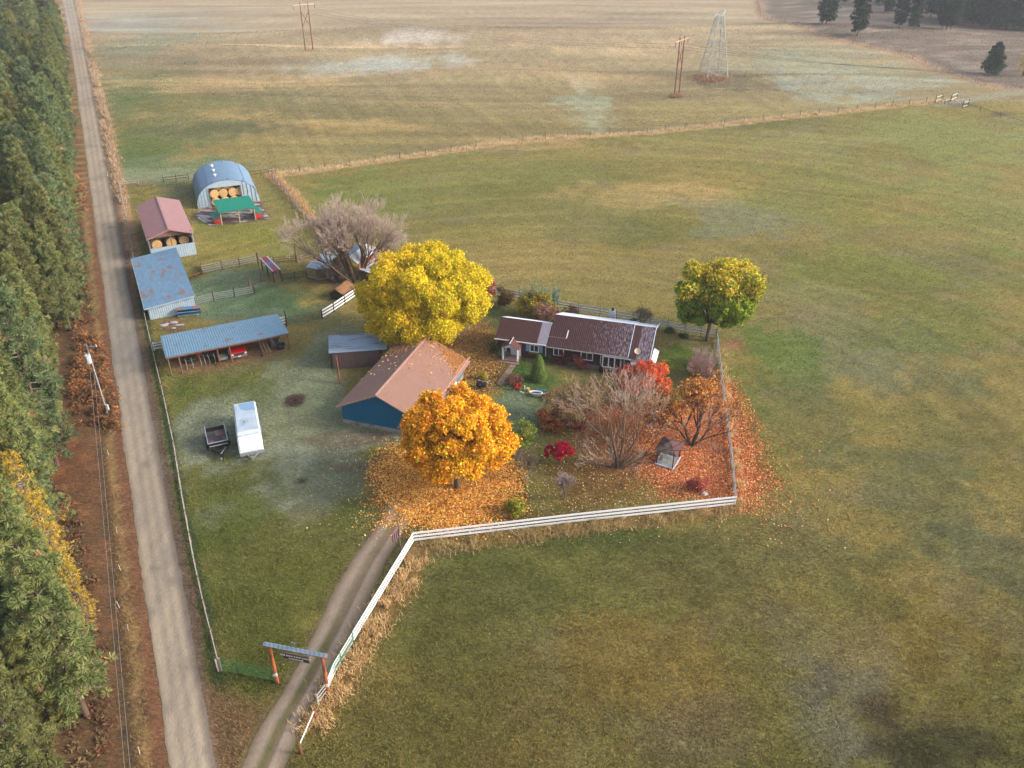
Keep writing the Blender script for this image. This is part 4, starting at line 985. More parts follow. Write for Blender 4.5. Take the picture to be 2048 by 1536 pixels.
dry_grass('tall tan grass along the foot of the white front fence', PP([(845, 1100), (1000, 1078), (1160, 1056), (1320, 1035), (1485, 1018)]), 1.3, 8000, .6, .035, [(200, 170, 122), (170, 146, 98), (150, 134, 84)], 2)
dry_grass('dry grass strip along the long field fence', FAR_FENCE, 1.5, 15000, .7, .07, [(200, 174, 134), (180, 154, 116), (214, 190, 152)], 3)
dry_grass('dry grass beside the corral fence running to the willow', PP([(545, 352), (575, 380), (603, 410), (645, 470), (690, 512)]), 1.3, 4200, .9, .06, [(200, 168, 122), (180, 148, 106), (160, 130, 92)], 4)
dry_grass('dry grass strip between far road and field', [Vector((road_rx(y) + 1.7, y, 0)) for y in (150, 170, 200, 240, 300, 380, 460)], 1.4, 14000, 1.0, .09, [(176, 152, 124), (160, 136, 110), (190, 166, 138)], 5)
dry_grass('dry pinkish grass at the edge of the rough ground', BRUSH, 2.6, 6000, .6, .10, [(172, 152, 126), (156, 136, 110)], 6)
dry_grass('yellowed grass verge between road and forest', [Vector((road_lx(y) - 1.6, y, 0)) for y in (25, 40, 60, 80, 100, 130)], .9, 9000, .35, .03, [(150, 128, 88), (128, 108, 74)], 7)
dry_grass('dry grass outside the right garden fence', PP([(1442, 700), (1456, 800), (1468, 900), (1482, 1005)]), .8, 3000, .6, .04, TAN, 8)

# ---- short pasture grass standing on the ground sheet
def pasture(n, seed, label):
    rg = np.random.default_rng(seed)
    t = rg.random(n * 2); y = 26 + 54 * t + 270 * t ** 4.5
    x = (rg.random(n * 2) * 2 - 1) * (y * _c + H * _s) * .66
    ok = x > road_rx(y) + .6
    for poly in (DRIVE_L + DRIVE_R[::-1], PP([(345, 750), (578, 700), (555, 645), (325, 690)])):
        ok &= sdpoly(x, y, poly) > .25
    x, y = x[ok][:n], y[ok][:n]; m = len(x)
    z = np.zeros(m)
    for cx, cy, rx, ry, a in _g: z += a * np.exp(-np.minimum(((x - cx) / rx) ** 2 + ((y - cy) / ry) ** 2, 50))
    col = ground_color(x, y) * rg.uniform(.8, 1.95, (m, 1)) * np.array([1.06, 1.0, .92])
    base = np.stack([x, y, z - .01], 1)
    cl = rg.normal(size=(m, 3)) * np.array([.55, .55, 0]) + np.array([.2, -.1, .8]); cl /= np.linalg.norm(cl, axis=1, keepdims=True)
    ww = np.cross(cl, unit(m, rg)); ww /= np.linalg.norm(ww, axis=1, keepdims=True); ww *= (.04 + .0004 * (y - 26))[:, None]
    hh = (.15 + .0007 * (y - 26))[:, None] * rg.uniform(.5, 1.2, (m, 1)) * (.5 + 1.1 * fbm(x, y, .9, 77, 2)[:, None])
    v = np.stack([base - ww / 2, base + ww / 2, base + cl * hh + ww * .3, base + cl * hh - ww * .3], 1).reshape(-1, 3)
    tag(link('pasture_grass', np_mesh('pasture_grass', v, np.arange(m * 4).reshape(m, 4), np.repeat(col, 4, 0)), LEAFM), label, 'grass', kind='stuff')
pasture(520000, 1, 'short green and straw coloured grass of the pasture and yard')

# ================================================================== BUILDINGS
M = dict(
    blue_tin=lambda: mat('weathered_blue_tin', C(128, 162, 184), .5, .14, 2.0, .25, c2=C(146, 116, 104), c2scale=.45, c2lo=.60, c2hi=.66),
    rust_tin=lambda: mat('rust_streaked_tin', C(116, 150, 176), .5, .16, 1.2, .25, c2=C(148, 116, 102), c2scale=.42, c2lo=.54, c2hi=.66, stretch=(1.6, .7, 1)),
    arch=lambda: mat('galvanised_arch_sheet', C(126, 152, 176), .42, .08, .8, .35),
    pale_tin=lambda: mat('pale_ribbed_siding', C(176, 194, 206), .55, .10, 1.5, .15),
    mauve=lambda: mat('mauve_roof_sheet', C(156, 118, 118), .6, .06, 1.0, .1),
    green=lambda: mat('green_roof_sheet', C(16, 138, 112), .5, .06, 1.5, .1),
    copper=lambda: mat('tan_brown_roof_sheet', C(160, 122, 106), .5, .05, 1.0, .15),
    blue_wall=lambda: mat('blue_painted_siding', C(0, 104, 142), .65, .10, 1.2),
    lit_blue_wall=lambda: mat('sunlit_tone_blue_siding', C(8, 128, 158), .65, .10, 1.2),  # lighter copy of the blue siding, sunlight on the right wall put into its colour
    brown_wall=lambda: mat('brown_ribbed_siding', C(106, 82, 78), .7, .12, 1.2),
    wood=lambda: mat('weathered_timber', C(122, 98, 80), .85, .25, 5.0, bump=.3, stretch=(1, 1, .3)),
    dkwood=lambda: mat('dark_weathered_timber', C(72, 54, 46), .85, .25, 4.0, bump=.3),
    redwood=lambda: mat('rust_red_timber', C(134, 84, 60), .85, .22, 4.0, c2=C(92, 62, 48), c2scale=2.0),
    concrete=lambda: mat('concrete', C(156, 152, 146), .9, .14, 1.6, c2=C(120, 114, 108), c2scale=.9),
    white=lambda: mat('white_paint', C(232, 232, 232), .55, .05, 2.0),
    glass=lambda: mat('dark_window_glass', (.02, .025, .03), .08, .1, 1.0, spec=.6),
    black=lambda: mat('black_metal', (.012, .013, .016), .5, .2, 4.0, spec=.4),
    steel=lambda: mat('dull_steel', C(150, 156, 160), .45, .15, 4.0, .5),
    hay=lambda: mat('round_bale_hay', C(206, 166, 112), .95, .22, 7.0, bump=.5, stretch=(1, 1, 1)),
    red=lambda: mat('red_paint', C(200, 44, 32), .5, .1, 3.0),
)
def W(k): return M[k]()
PI = math.pi

def gable(t, w_, L, he, hr, ovs, ove, roofm, n, trim=None, ribs_along='slope', pitch_back=None, name='roof'):
    """local frame: x across the gable (0..w), y along the ridge (0..L)"""
    roof = MB()
    sl = (hr - he) / (w_ / 2)
    x0, x1, y0, y1 = -ove, w_ + ove, -ovs, L + ovs
    zl = he - sl * ove
    roof.sheet((x0, y1, zl), (x0, y0, zl), (w_ / 2, y0, hr), (w_ / 2, y1, hr), n, .035, .06)
    roof.sheet((x1, y0, zl), (x1, y1, zl), (w_ / 2, y1, hr), (w_ / 2, y0, hr), n, .035, .06)
    r = roof.build(name, roofm, t)
    tr = MB()
    tr.beam((w_ / 2, y0 - .02, hr + .05), (w_ / 2, y1 + .02, hr + .05), .28, .04)
    tr.build('ridge_cap', trim or roofm, r)
    fm = MB()
    for y in (y0 - .045, y1 + .045):
        for x in (x0, x1): MB().beam((x, y, zl - .05), (w_ / 2, y, hr - .05), .05, .16).build('barge_board', trim or roofm, r)
    return r
def gable_wall(mb, w_, y, z0, he, hr, th=.12):
    mb.add([(0, y, z0), (w_, y, z0), (w_, y, he), (w_ / 2, y, hr), (0, y, he), (0, y + th, z0), (w_, y + th, z0), (w_, y + th, he), (w_ / 2, y + th, hr), (0, y + th, he)],
           [(0, 1, 2, 3, 4), (9, 8, 7, 6, 5), (0, 5, 6, 1), (1, 6, 7, 2), (2, 7, 8, 3), (3, 8, 9, 4), (4, 9, 5, 0)])
def window(t, c, w_, h_, rz=0.0, panes=2, th=.08):
    """frame with glass, face looking along local -y turned by rz"""
    Mx = Matrix.Translation(Vector(c)) @ Matrix.Rotation(rz, 4, 'Z')
    fr = MB()
    fw = .11
    def bx(cx, cz, sx, sz, mb, y=0, sy=th):
        q = [Mx @ Vector((cx + a * sx / 2, y + b * sy / 2, cz + c_ * sz / 2)) for a, b, c_ in ((-1, -1, -1), (1, -1, -1), (1, 1, -1), (-1, 1, -1), (-1, -1, 1), (1, -1, 1), (1, 1, 1), (-1, 1, 1))]
        mb.hexa(q)
    bx(0, h_ / 2, w_ + fw * 2, fw, fr); bx(0, -h_ / 2, w_ + fw * 2, fw, fr)
    bx(-w_ / 2 - fw / 2, 0, fw, h_ - fw, fr); bx(w_ / 2 + fw / 2, 0, fw, h_ - fw, fr)
    for i in range(1, panes): bx(-w_ / 2 + w_ * i / panes, 0, .07, h_ - fw, fr)
    f = fr.build('window', W('white'), t)
    gl = MB(); bx(0, 0, w_, h_ - fw, gl, .01, .03)
    gl.build('pane', W('glass'), f)
    return f

HAY = {}
def bale(loc, rz, r=.8, L=1.4, label='', group=''):
    if 'b' not in HAY:
        mb = MB(); n = 22
        prof = [(0, .0), (.35, .03), (.7, .0), (.95, .05), (1.0, .12)]
        vs, fs = [], []
        ring = [(-L / 2, r * .93)] + [(-L / 2 + .08, r)] + [(L / 2 - .08, r)] + [(L / 2, r * .93)]
        for x, rr in ring:
            for k in range(n):
                a = 2 * PI * k / n; q = rr * (1 + .015 * math.sin(k * 7))
                vs.append((x, q * math.cos(a), r * .97 + q * math.sin(a)))
        for i in range(3):
            for k in range(n): fs.append((i * n + k, (i + 1) * n + k, (i + 1) * n + (k + 1) % n, i * n + (k + 1) % n))
        for e, x, sg in ((0, -L / 2, 1), (3, L / 2, -1)):       # end faces, spiral ridges
            prev = [e * n + k for k in range(n)]
            for q, bulge in ((.8, .03), (.6, .01), (.4, .04), (.2, .02)):
                b0 = len(vs)
                for k in range(n):
                    a = 2 * PI * k / n; vs.append((x + sg * -bulge, r * q * math.cos(a), r * .97 + r * q * math.sin(a)))
                cur = [b0 + k for k in range(n)]
                for k in range(n):
                    f = (prev[k], prev[(k + 1) % n], cur[(k + 1) % n], cur[k]); fs.append(f if sg > 0 else f[::-1])
                prev = cur
            fs.append(tuple(prev) if sg > 0 else tuple(prev[::-1]))
        mb.add(vs, fs)
        me = bpy.data.meshes.new('hay_bale'); me.from_pydata(mb.v, [], mb.f); me.update(); me.materials.append(W('hay'))
        HAY['b'] = me
    o = link('hay_bale', HAY['b']); o.location = loc; o.rotation_euler = (rnd.uniform(-.3, .3) * 0, 0, rz)
    return tag(o, label, 'hay bale', group)

# ---- A: steel arch barn
def arch_barn():
    A = R_(22); o = P(396, 418); w_, Ht, L = 11.3, 4.75, 13.2
    t = thing('arch_barn', 'steel blue half-round arch barn full of round bales', 'barn', o, A)
    n = 40
    def ap(k, rr=1.0):
        a = PI - PI * k / n
        x = math.cos(a); z = math.sin(a)
        return w_ / 2 + w_ / 2 * (abs(x) ** .92) * (1 if x > 0 else -1) * rr, Ht * (z ** .86 if z > 0 else 0) * rr
    sh = MB(); m = 32
    vs, fs = [], []
    for j in range(m * 2 + 1):
        y = L * j / (m * 2); d = .06 if j % 2 else 0
        for k in range(n + 1):
            x, z = ap(k); vs.append((x, y, z - d + .02))
    for j in range(m * 2):
        for k in range(n): fs.append((j * (n + 1) + k, (j + 1) * (n + 1) + k, (j + 1) * (n + 1) + k + 1, j * (n + 1) + k + 1))
    sh.add(vs, fs); s = sh.build('arch_roof', W('arch'), t)
    sm = MB()
    for k in (9, 15, 21, 27, 33):
        x, z = ap(k); sm.beam((x, .02, z + .03), (x, L * .1, z + .03), .07, .05); sm.beam((x, L * .9, z + .03), (x, L - .02, z + .03), .07, .05)
    for k in (13, 28):
        x, z = ap(k); sm.beam((x, .02, z + .02), (x, L, z + .02), .05, .04)
    sm.build('seam', mat('dark_seam', C(70, 90, 112), .6), s)
    for f in (.28, .52, .76):
        v = MB(); x, z = ap(17)
        v.tube((x, L * f, z), (x, L * f, z + .28), .16, .16, 12); v.tube((x, L * f, z + .3), (x, L * f, z + .48), .34, .06, 14)
        v.build('roof_vent', W('white'), t)
    # front end wall with opening x from 2.4 to 7.9, to z 4.0
    ox0, ox1, oz = 2.5, 8.1, 3.55
    def topz(x):
        best = min(range(400), key=lambda i: abs(ap(i / 10)[0] - x)); return ap(best / 10)[1] - .06
    for nm, a, b, z0 in (('end_wall', .06, ox0, 0), ('end_wall', ox1, w_ - .06, 0), ('header_panel', ox0, ox1, oz)):
        mb = MB(); k = 18 if nm == 'end_wall' else 26
        for i in range(k):
            x0, x1 = a + (b - a) * i / k, a + (b - a) * (i + 1) / k
            d = -.22 if (i % 4 == 2) and nm == 'end_wall' else (.02 if i % 2 else 0)
            mb.hexa([(x0, .05 - d, z0), (x1, .05 - d, z0), (x1, .33, z0), (x0, .33, z0), (x0, .05 - d, topz(x0)), (x1, .05 - d, topz(x1)), (x1, .33, topz(x1)), (x0, .33, topz(x0))])
        mb.build(nm, W('pale_tin'), t)
    bk = MB(); k = 40
    for i in range(k):
        x0, x1 = .06 + (w_ - .12) * i / k, .06 + (w_ - .12) * (i + 1) / k
        bk.hexa([(x0, L - .15, 0), (x1, L - .15, 0), (x1, L - .08, 0), (x0, L - .08, 0), (x0, L - .15, topz(x0)), (x1, L - .15, topz(x1)), (x1, L - .08, topz(x1)), (x0, L - .08, topz(x0))])
    bk.build('back_wall', W('pale_tin'), t)
    c = MB(); c.box((ox0 / 2, .02, .12), (ox0, .35, .24)); c.box(((ox1 + w_) / 2, .02, .12), (w_ - ox1, .35, .24)); c.build('footing', W('concrete'), t)
    fr = MB(); fr.box((ox0, 0, oz / 2), (.14, .2, oz)); fr.box((ox1, 0, oz / 2), (.14, .2, oz)); fr.build('door_frame', W('wood'), t)
    Mt = Matrix.Translation(o) @ Matrix.Rotation(A, 4, 'Z')
    i = 0
    words = ['bottom', 'second', 'top']
    for row, (zz, xs_) in enumerate(((0, (3.4, 5.05, 6.7)), (1.5, (3.3, 4.95, 6.6, 7.9)), (2.75, (4.2, 5.9)))):
        for x in xs_:
            yy = .95 if row < 2 else 1.5
            bale(Mt @ Vector((x, yy + (rnd.random() * .2), zz)), A + PI / 2 + rnd.uniform(-.1, .1), label=f'tan round bale in the {words[row]} row inside the mouth of the arch barn', group='round bales in the arch barn')
    return t
arch_barn()

# ---- green roofed feeding shelter in front of it, two covered feed bunks
def feed_shelter():
    o = P(444.8, 449.6); q = P(511.6, 439.8); A = math.atan2(q.y - o.y, q.x - o.x); w_ = (q - o).length
    t = thing('feed_shelter', 'open shelter with bright green ribbed roof before the arch barn', 'shelter', o, A)
    MB().sheet((-.25, -.3, 2.35), (w_ + .35, -.3, 2.35), (w_ + .15, 5.0, 3.0), (-.45, 5.0, 3.0), 26, .035, .06).build('roof', W('green'), t)
    b = MB(); b.beam((-.2, -.2, 2.2), (w_ + .3, -.2, 2.2), .08, .18); b.beam((-.2, 4.8, 2.85), (w_ + .2, 4.8, 2.85), .08, .18)
    for x in (0, w_ / 2, w_): b.beam((x, -.2, 2.24), (x, 4.8, 2.88), .07, .12)
    b.build('roof_frame', W('wood'), t)
    for x in (0, w_ * .53, w_):
        MB().beam((x, 0, 0), (x, 0, 2.15), .16, .16).build('post', mat('pale_post', C(176, 156, 132), .85, .2, 4.0), t)
        MB().beam((x, 4.8, 0), (x, 4.8, 2.78), .16, .16).build('post', mat('pale_post', C(176, 156, 132)), t)
feed_shelter()
def feed_bunk(o, A, lab):
    t = thing('feed_bunk', lab, 'feed bunk', o, A, 'covered feed bunks by the green roofed shelter')
    MB().sheet((-.15, -.1, 1.15), (1.25, -.1, 1.15), (1.25, 3.1, 1.2), (-.15, 3.1, 1.2), 6, .02, .04).build('lid', W('green'), t)
    b = MB(); 
    b.hexa([(.1, 0, .15), (1.0, 0, .15), (1.0, 3, .15), (.1, 3, .15), (0, 0, .55), (1.1, 0, .55), (1.1, 3, .55), (0, 3, .55)])
    b.build('trough', W('red'), t)
    for x in (.06, 1.04):
        for y in (.06, 2.94): MB().box((x, y, .57), (.09, .09, 1.14)).build('leg', W('red'), t)
    e = MB(); e.box((.55, .02, .75), (1.0, .05, .3)); e.build('end_board', mat('faded_red_board', C(170, 70, 62), .8), t)
feed_bunk(P(430, 449.5), R_(26), 'green lidded feed bunk with red trough left of the green roofed shelter')
feed_bunk(P(512.5, 438.3), R_(26), 'green lidded feed bunk with red trough right of the green roofed shelter')

# concrete apron
def slab():
    pts = PP([(388, 432), (418, 451), (541, 438.5), (519, 406), (398, 420)])
    mb = MB(); n = len(pts); c = sum(pts, Vector()) / n
    mb.add([(p.x, p.y, .03) for p in pts] + [(p.x, p.y, -.2) for p in pts], [tuple(range(n))] + [(k, n + k, n + (k + 1) % n, (k + 1) % n) for k in range(n)])
    o = mb.build('concrete_apron', mat('muddy_concrete', C(176, 172, 170), .85, .2, 2.0, c2=C(92, 74, 70), c2scale=.38, c2lo=.45, c2hi=.52, stretch=(.6, 1.6, 1)))
    tag(o, kind='structure')
slab()

# ---- B: hay barn
def hay_barn():
    A = R_(26); w_, L, he, hr = 7.1, 17.0, 3.9, 5.0
    o = P(292.5, 479, he); o.z = 0; o = o + Vector((math.cos(A), math.sin(A), 0)) * .2 + Vector((-math.sin(A), math.cos(A), 0)) * .45
    w_ -= .4
    t = thing('hay_barn', 'hay barn with mauve gable roof and open upper front', 'barn', o, A)
    gable(t, w_, L - .6, he, hr, .55, .22, W('mauve'), 42, mat('mauve_trim', C(168, 126, 122), .6))
    g_ = MB(); g_.add([(0, .02, he), (w_, .02, he), (w_ / 2, .02, hr - .04), (0, .1, he), (w_, .1, he), (w_ / 2, .1, hr - .04)], [(0, 1, 2), (5, 4, 3), (0, 3, 4, 1), (1, 4, 5, 2), (2, 5, 3, 0)])
    g_.build('gable_panel', mat('mauve_gable', C(150, 108, 100), .7), t)
    f = MB(); f.sheet((0, -.02, 0), (w_, -.02, 0), (w_, -.02, 2.1), (0, -.02, 2.1), 20, .03, .06); fw = f.build('front_wall', W('pale_tin'), t)
    s = MB(); s.sheet((w_, 0, 0), (w_, L - .7, 0), (w_, L - .7, he - .1), (w_, 0, he - .1), 40, .03, .06); s.build('side_wall', W('pale_tin'), t)
    s = MB(); s.sheet((0, L - .7, 0), (0, 0, 0), (0, 0, he - .1), (0, L - .7, he - .1), 40, .03, .06); s.build('side_wall', W('pale_tin'), t)
    b = MB(); gable_wall(b, w_, L - .85, 0, he - .1, hr - .1); b.build('back_wall', W('pale_tin'), t)
    for x in (.15, w_ / 2, w_ - .15): MB().beam((x, .12, 0), (x, .12, he + .25), .16, .16).build('post', W('wood'), t)
    br = MB(); br.beam((.15, .1, he - 1.0), (1.0, .1, he - .02), .1, .1); br.beam((w_ - .15, .1, he - 1.0), (w_ - 1.0, .1, he - .02), .1, .1); br.beam((0, .1, he - .12), (w_, .1, he - .12), .1, .2); br.build('brace', W('wood'), t)
    d = MB(); d.box((w_ / 2 + .4, -2.4, .0), (w_ - 1, 4.6, .9)); 
    Mt = Matrix.Translation(o) @ Matrix.Rotation(A, 4, 'Z')
    for row, z in enumerate((0, 1.5)):
        for k, x in enumerate((1.15, 3.3, 5.4)):
            for dy in (1.2, 2.9):
                if row == 0 and dy > 2: continue
                bale(Mt @ Vector((x, dy + rnd.random() * .25 + .2 * k, z)), A + PI / 2 + rnd.uniform(-.15, .15),
                     label='round bale behind the pale front wall of the mauve roofed hay barn' if row else 'round bale on the floor of the mauve roofed hay barn', group='round bales in the mauve roofed barn')
hay_barn()
# old rust coloured loading bank with boards beside it
def bank():
    a, b, c, d = P(385, 560), P(406, 546), P(403, 520), P(372, 522)
    t = thing('plank_retaining_wall', 'low rust brown plank wall between hay barn and corral gate', 'wall', a)
    mb = MB(a)
    for k in range(4):
        mb.beam(P(372, 558, .12 + k * .24), P(404, 543, .12 + k * .24), .08, .22)
    mb.beam(P(404, 543, .45), P(402, 528, .45), .1, .9)
    mb.build('planks', W('redwood'), t)
    for q in ((374, 558), (389, 551), (405, 542)):
        mb = MB(a); mb.beam(P(*q, 0), P(*q, 1.15), .14, .14); mb.build('post', W('redwood'), t)
bank()

# ---- C: rust streaked blue shed
def rust_shed():
    A = R_(26.3); o = P(292.5, 616.7, 1.85); o.z = 0; w_, L = 6.4, 19.6
    t = thing('long_shed', 'long low shed with blue tin roof streaked with rust', 'shed', o, A)
    r = MB(); r.sheet((w_ + .1, -.2, 2.5), (w_ + .1, L, 2.5), (-.25, L, 1.85), (-.25, -.2, 1.85), 36, .02, .07); r.build('roof', W('rust_tin'), t)
    tr = MB(); tr.beam((-.25, -.24, 1.79), (w_ + .1, -.24, 2.44), .06, .14); tr.beam((-.29, -.2, 1.79), (-.29, L, 1.79), .06, .14); tr.build('roof_trim', mat('pale_trim', C(168, 186, 202), .6), t)
    f = MB(); f.sheet((.15, .1, 0), (w_ - .1, .1, 0), (w_ - .1, .1, 2.38), (.15, .1, 1.76), 22, .03, .06); f.build('front_wall', W('pale_tin'), t)
    s = MB(); s.sheet((w_ - .1, .1, 0), (w_ - .1, L - .2, 0), (w_ - .1, L - .2, 2.38), (w_ - .1, .1, 2.38), 50, .03, .06); s.build('side_wall', W('pale_tin'), t)
    s = MB(); s.sheet((.15, L - .2, 0), (.15, .1, 0), (.15, .1, 1.76), (.15, L - .2, 1.76), 50, .03, .06); s.build('side_wall', W('pale_tin'), t)
    s = MB(); s.sheet((w_ - .1, L - .2, 0), (.15, L - .2, 0), (.15, L - .2, 1.76), (w_ - .1, L - .2, 2.38), 22, .03, .06); s.build('back_wall', W('pale_tin'), t)
rust_shed()
def trough():
    o = P(356, 637); A = R_(14)
    t = thing('stock_feeder', 'blue painted stock feeder with rusty top beside the long shed', 'feeder', o, A)
    MB().box((1.5, .55, 1.18), (3.2, .75, .06), rx=.12).build('lid', mat('rusty_blue_sheet', C(64, 130, 172), .6, .2, 3, c2=C(140, 110, 104), c2scale=.8, c2lo=.42, c2hi=.5), t)
    b = MB(); b.box((1.5, .8, .85), (3.0, .06, .6)); b.box((1.5, .45, .5), (3.0, .7, .07)); b.box((1.5, .1, .6), (3.0, .05, .25)); b.build('bin', mat('blue_steel_panel', C(34, 84, 118), .5, .2, 3), t)
    r = MB(); r.tube((0, .08, .8), (3, .08, .8), .035); r.tube((0, .02, .3), (3, .02, .3), .035); r.build('rail', mat('pale_blue_tube', C(140, 180, 200), .5), t)
    for x in (.05, 2.95):
        for y in (.1, .9): MB().box((x, y, .5), (.08, .08, 1.0)).build('leg', mat('blue_steel_panel', C(34, 84, 118)), t)
trough()

# ---- D: open fronted machine shed
def machine_shed():
    A = R_(25.5); o = P(343, 751); w_ = 14.7
    o = P(332.5, 714.4, 2.6); o.z = 0
    t = thing('machine_shed', 'long open fronted machine shed under ribbed blue tin roof', 'shed', o, A)
    D = 7.3
    r = MB(); r.sheet((-.1, -.15, 2.62), (w_ + .1, -.15, 2.62), (w_ + .1, D, 2.0), (-.1, D, 2.0), 50, .05, .05); r.build('roof', W('blue_tin'), t)
    b = MB(); b.beam((-.1, -.1, 2.47), (w_ + .1, -.1, 2.47), .1, .2); b.build('fascia_beam', W('redwood'), t)
    rf = MB()
    for x in np.linspace(.1, w_ - .1, 9): rf.beam((x, 0, 2.5), (x, D - .1, 1.9), .08, .14)
    rf.build('rafters', W('dkwood'), t)
    for px_, py_, mm in ((343, 751, 'wood'), (365, 747.6, 'wood'), (441, 732, 'redwood'), (465, 727, 'wood'), (524, 713, 'dkwood'), (581, 703, 'redwood')):
        q = Matrix.Rotation(-A, 4, 'Z') @ (P(px_, py_) - o)
        mb = MB(); mb.tube((min(max(q.x, .1), w_ - .1), 0.02, 0), (min(max(q.x, .1), w_ - .1), 0.02, 2.37), .11, .09, 8); mb.build('post', W(mm), t)
    for x in np.linspace(.1, w_ - .1, 5): mb = MB(); mb.tube((x, D - .2, 0), (x, D - .2, 1.88), .1, .09, 8); mb.build('post', W('dkwood'), t)
    bw = MB(); bw.box((w_ / 2, D - .08, .93), (w_, .05, 1.84)); bw.build('back_wall', W('dkwood'), t)
    Mt = Matrix.Translation(o) @ Matrix.Rotation(A, 4, 'Z')
    return A, Mt
SA, SM = machine_shed()

def wheel(parent, c, r, wd, ax='x', name='wheel', rim=True):
    mb = MB(); c = Vector(c); d = Vector((1, 0, 0)) if ax == 'x' else Vector((0, 1, 0))
    mb.tube(c - d * wd / 2, c + d * wd / 2, r, r, 18); mb.tube(c - d * (wd / 2 + .01), c + d * (wd / 2 + .01), r * .86, r * .86, 18)
    wv = mb.build(name, mat('tyre_rubber', (.018, .018, .018), .85), parent)
    if rim:
        rb = MB(); rb.tube(c - d * (wd / 2 + .02), c + d * (wd / 2 + .02), r * .5, r * .5, 12); rb.build('rim', W('steel'), wv)
    return wv
def loft(mb, secs):
    """secs: list of equal-length rings; skinned, ends capped"""
    n = len(secs[0]); vs = [p for s in secs for p in s]; fs = []
    for i in range(len(secs) - 1):
        for k in range(n): fs.append((i * n + k, (i + 1) * n + k, (i + 1) * n + (k + 1) % n, i * n + (k + 1) % n))
    fs += [tuple(range(n)), tuple(range((len(secs) - 1) * n, len(secs) * n))[::-1]]
    mb.add(vs, fs)
def pickup():
    c = SM @ Vector((8.4, .35, 0)); t = thing('pickup_truck', 'red pickup truck parked nose out under the blue machine shed', 'pickup truck', c, SA)
    red = mat('red_car_paint', C(190, 10, 24), .3, .05, 2, spec=.6)
    b = MB()   # y back, nose at y=0; x across, width 2
    def ring(y, zb, zt, w_, tw): return [(-w_, y, zb), (w_, y, zb), (w_, y, (zb + zt) / 2), (tw, y, zt), (-tw, y, zt), (-w_, y, (zb + zt) / 2)]
    loft(b, [ring(.05, .55, 1.0, .93, .86), ring(.2, .45, 1.1, .98, .9), ring(1.5, .45, 1.2, 1.0, .92), ring(3.1, .45, 1.2, 1.0, .95), ring(3.12, .45, 1.22, 1.0, .97), ring(5.4, .5, 1.22, .99, .97)])
    body = b.build('body', red, t)
    cb = MB(); loft(cb, [[(-.9, 1.55, 1.19), (.9, 1.55, 1.19), (.72, 2.1, 1.78), (-.72, 2.1, 1.78)], [(-.9, 3.1, 1.2), (.9, 3.1, 1.2), (.74, 2.95, 1.82), (-.74, 2.95, 1.82)]])
    cb.build('cab', red, t)
    g_ = MB(); g_.add([(-.82, 1.60, 1.27), (.82, 1.60, 1.27), (.7, 2.03, 1.735), (-.7, 2.03, 1.735)], [(0, 1, 2, 3)]); g_.build('windshield', W('glass'), t)
    g_ = MB(); g_.box((0, .03, .85), (1.35, .05, .22)); g_.build('grille', W('black'), t)
    g_ = MB(); g_.box((0, -.05, .58), (1.96, .16, .2)); g_.box((0, .0, 1.0), (1.8, .05, .04)); g_.build('bumper', mat('chrome', C(225, 228, 232), .2, .05, 2, .8), t)
    g_ = MB(); g_.box((0, -.145, .58), (.34, .02, .15)); g_.build('licence_plate', W('white'), t)
    for x in (-.8, .8): MB().box((x, .03, .86), (.26, .06, .2)).build('headlight', mat('lamp_glass', C(220, 222, 220), .2), t)
    for x in (-.88, .88):
        for y in (.95, 4.4): wheel(t, (x, y, .38), .38, .24)
    for x in (-1.08, 1.08): MB().box((x, 1.9, 1.32), (.16, .1, .18)).build('mirror', W('black'), t)
pickup()
# hay rake / harrow, implement frame, lumber, roller, tyre tub
def implement():
    c = SM @ Vector((3.6, 1.5, 0)); t = thing('hay_rake', 'folded hay rake with many upright tines in the machine shed', 'farm implement', c, SA)
    f = MB(); f.tube((-1.6, 0, .8), (1.9, 0, .9), .06); f.tube((-1.6, 1.2, .8), (1.9, 1.2, .9), .06)
    for x in (-1.5, 0, 1.8): f.tube((x, 0, .85), (x, 1.2, .85), .05)
    f.tube((0, 1.2, .85), (0, 2.4, .5), .06); f.build('frame', mat('green_implement_paint', C(52, 72, 52), .7), t)
    gm = mat('grey_tine_steel', C(140, 142, 140), .6, .2)
    for k, x in enumerate((-1.6, -.9, .1, .6, 1.1, 1.8)):
        a = MB(); a.path([(x, -.1, 1.2), (x + .06, -.5, .7), (x + .1, -.75, .3), (x + .02, -.9, 0.02)], .05, .03); a.box((x + .1, -.7, .3), (.09, .12, .3)); a.build('tine_arm', gm, t)
    s = MB(); s.tube((-.2, .3, 1.05), (.4, .5, 1.15), .32, .32, 12); s.build('gearbox', mat('faded_red_paint', C(150, 40, 36), .6), t)
    for x in (-1.2, 1.4): wheel(t, (x, .7, .33), .33, .16)
implement()
def cart():
    c = SM @ Vector((6.45, .7, 0)); t = thing('utility_cart', 'small grey flatbed cart between two posts of the machine shed', 'cart', c, SA)
    b = MB(); b.box((0, .4, .55), (1.2, 1.7, .08)); b.box((0, -.42, .7), (1.2, .06, .3)); b.box((-.6, .4, .7), (.05, 1.7, .3)); b.build('bed', mat('grey_cart_bed', C(128, 130, 122), .7), t)
    f = MB(); f.tube((-.5, -.5, .5), (-.5, 1.2, .5), .04); f.tube((.5, -.5, .5), (.5, 1.2, .5), .04); f.tube((.8, .2, 0.02), (.75, .3, 1.4), .05); f.build('frame', W('steel'), t)
    for x in (-.7, .7): wheel(t, (x, .4, .3), .3, .14)
cart()
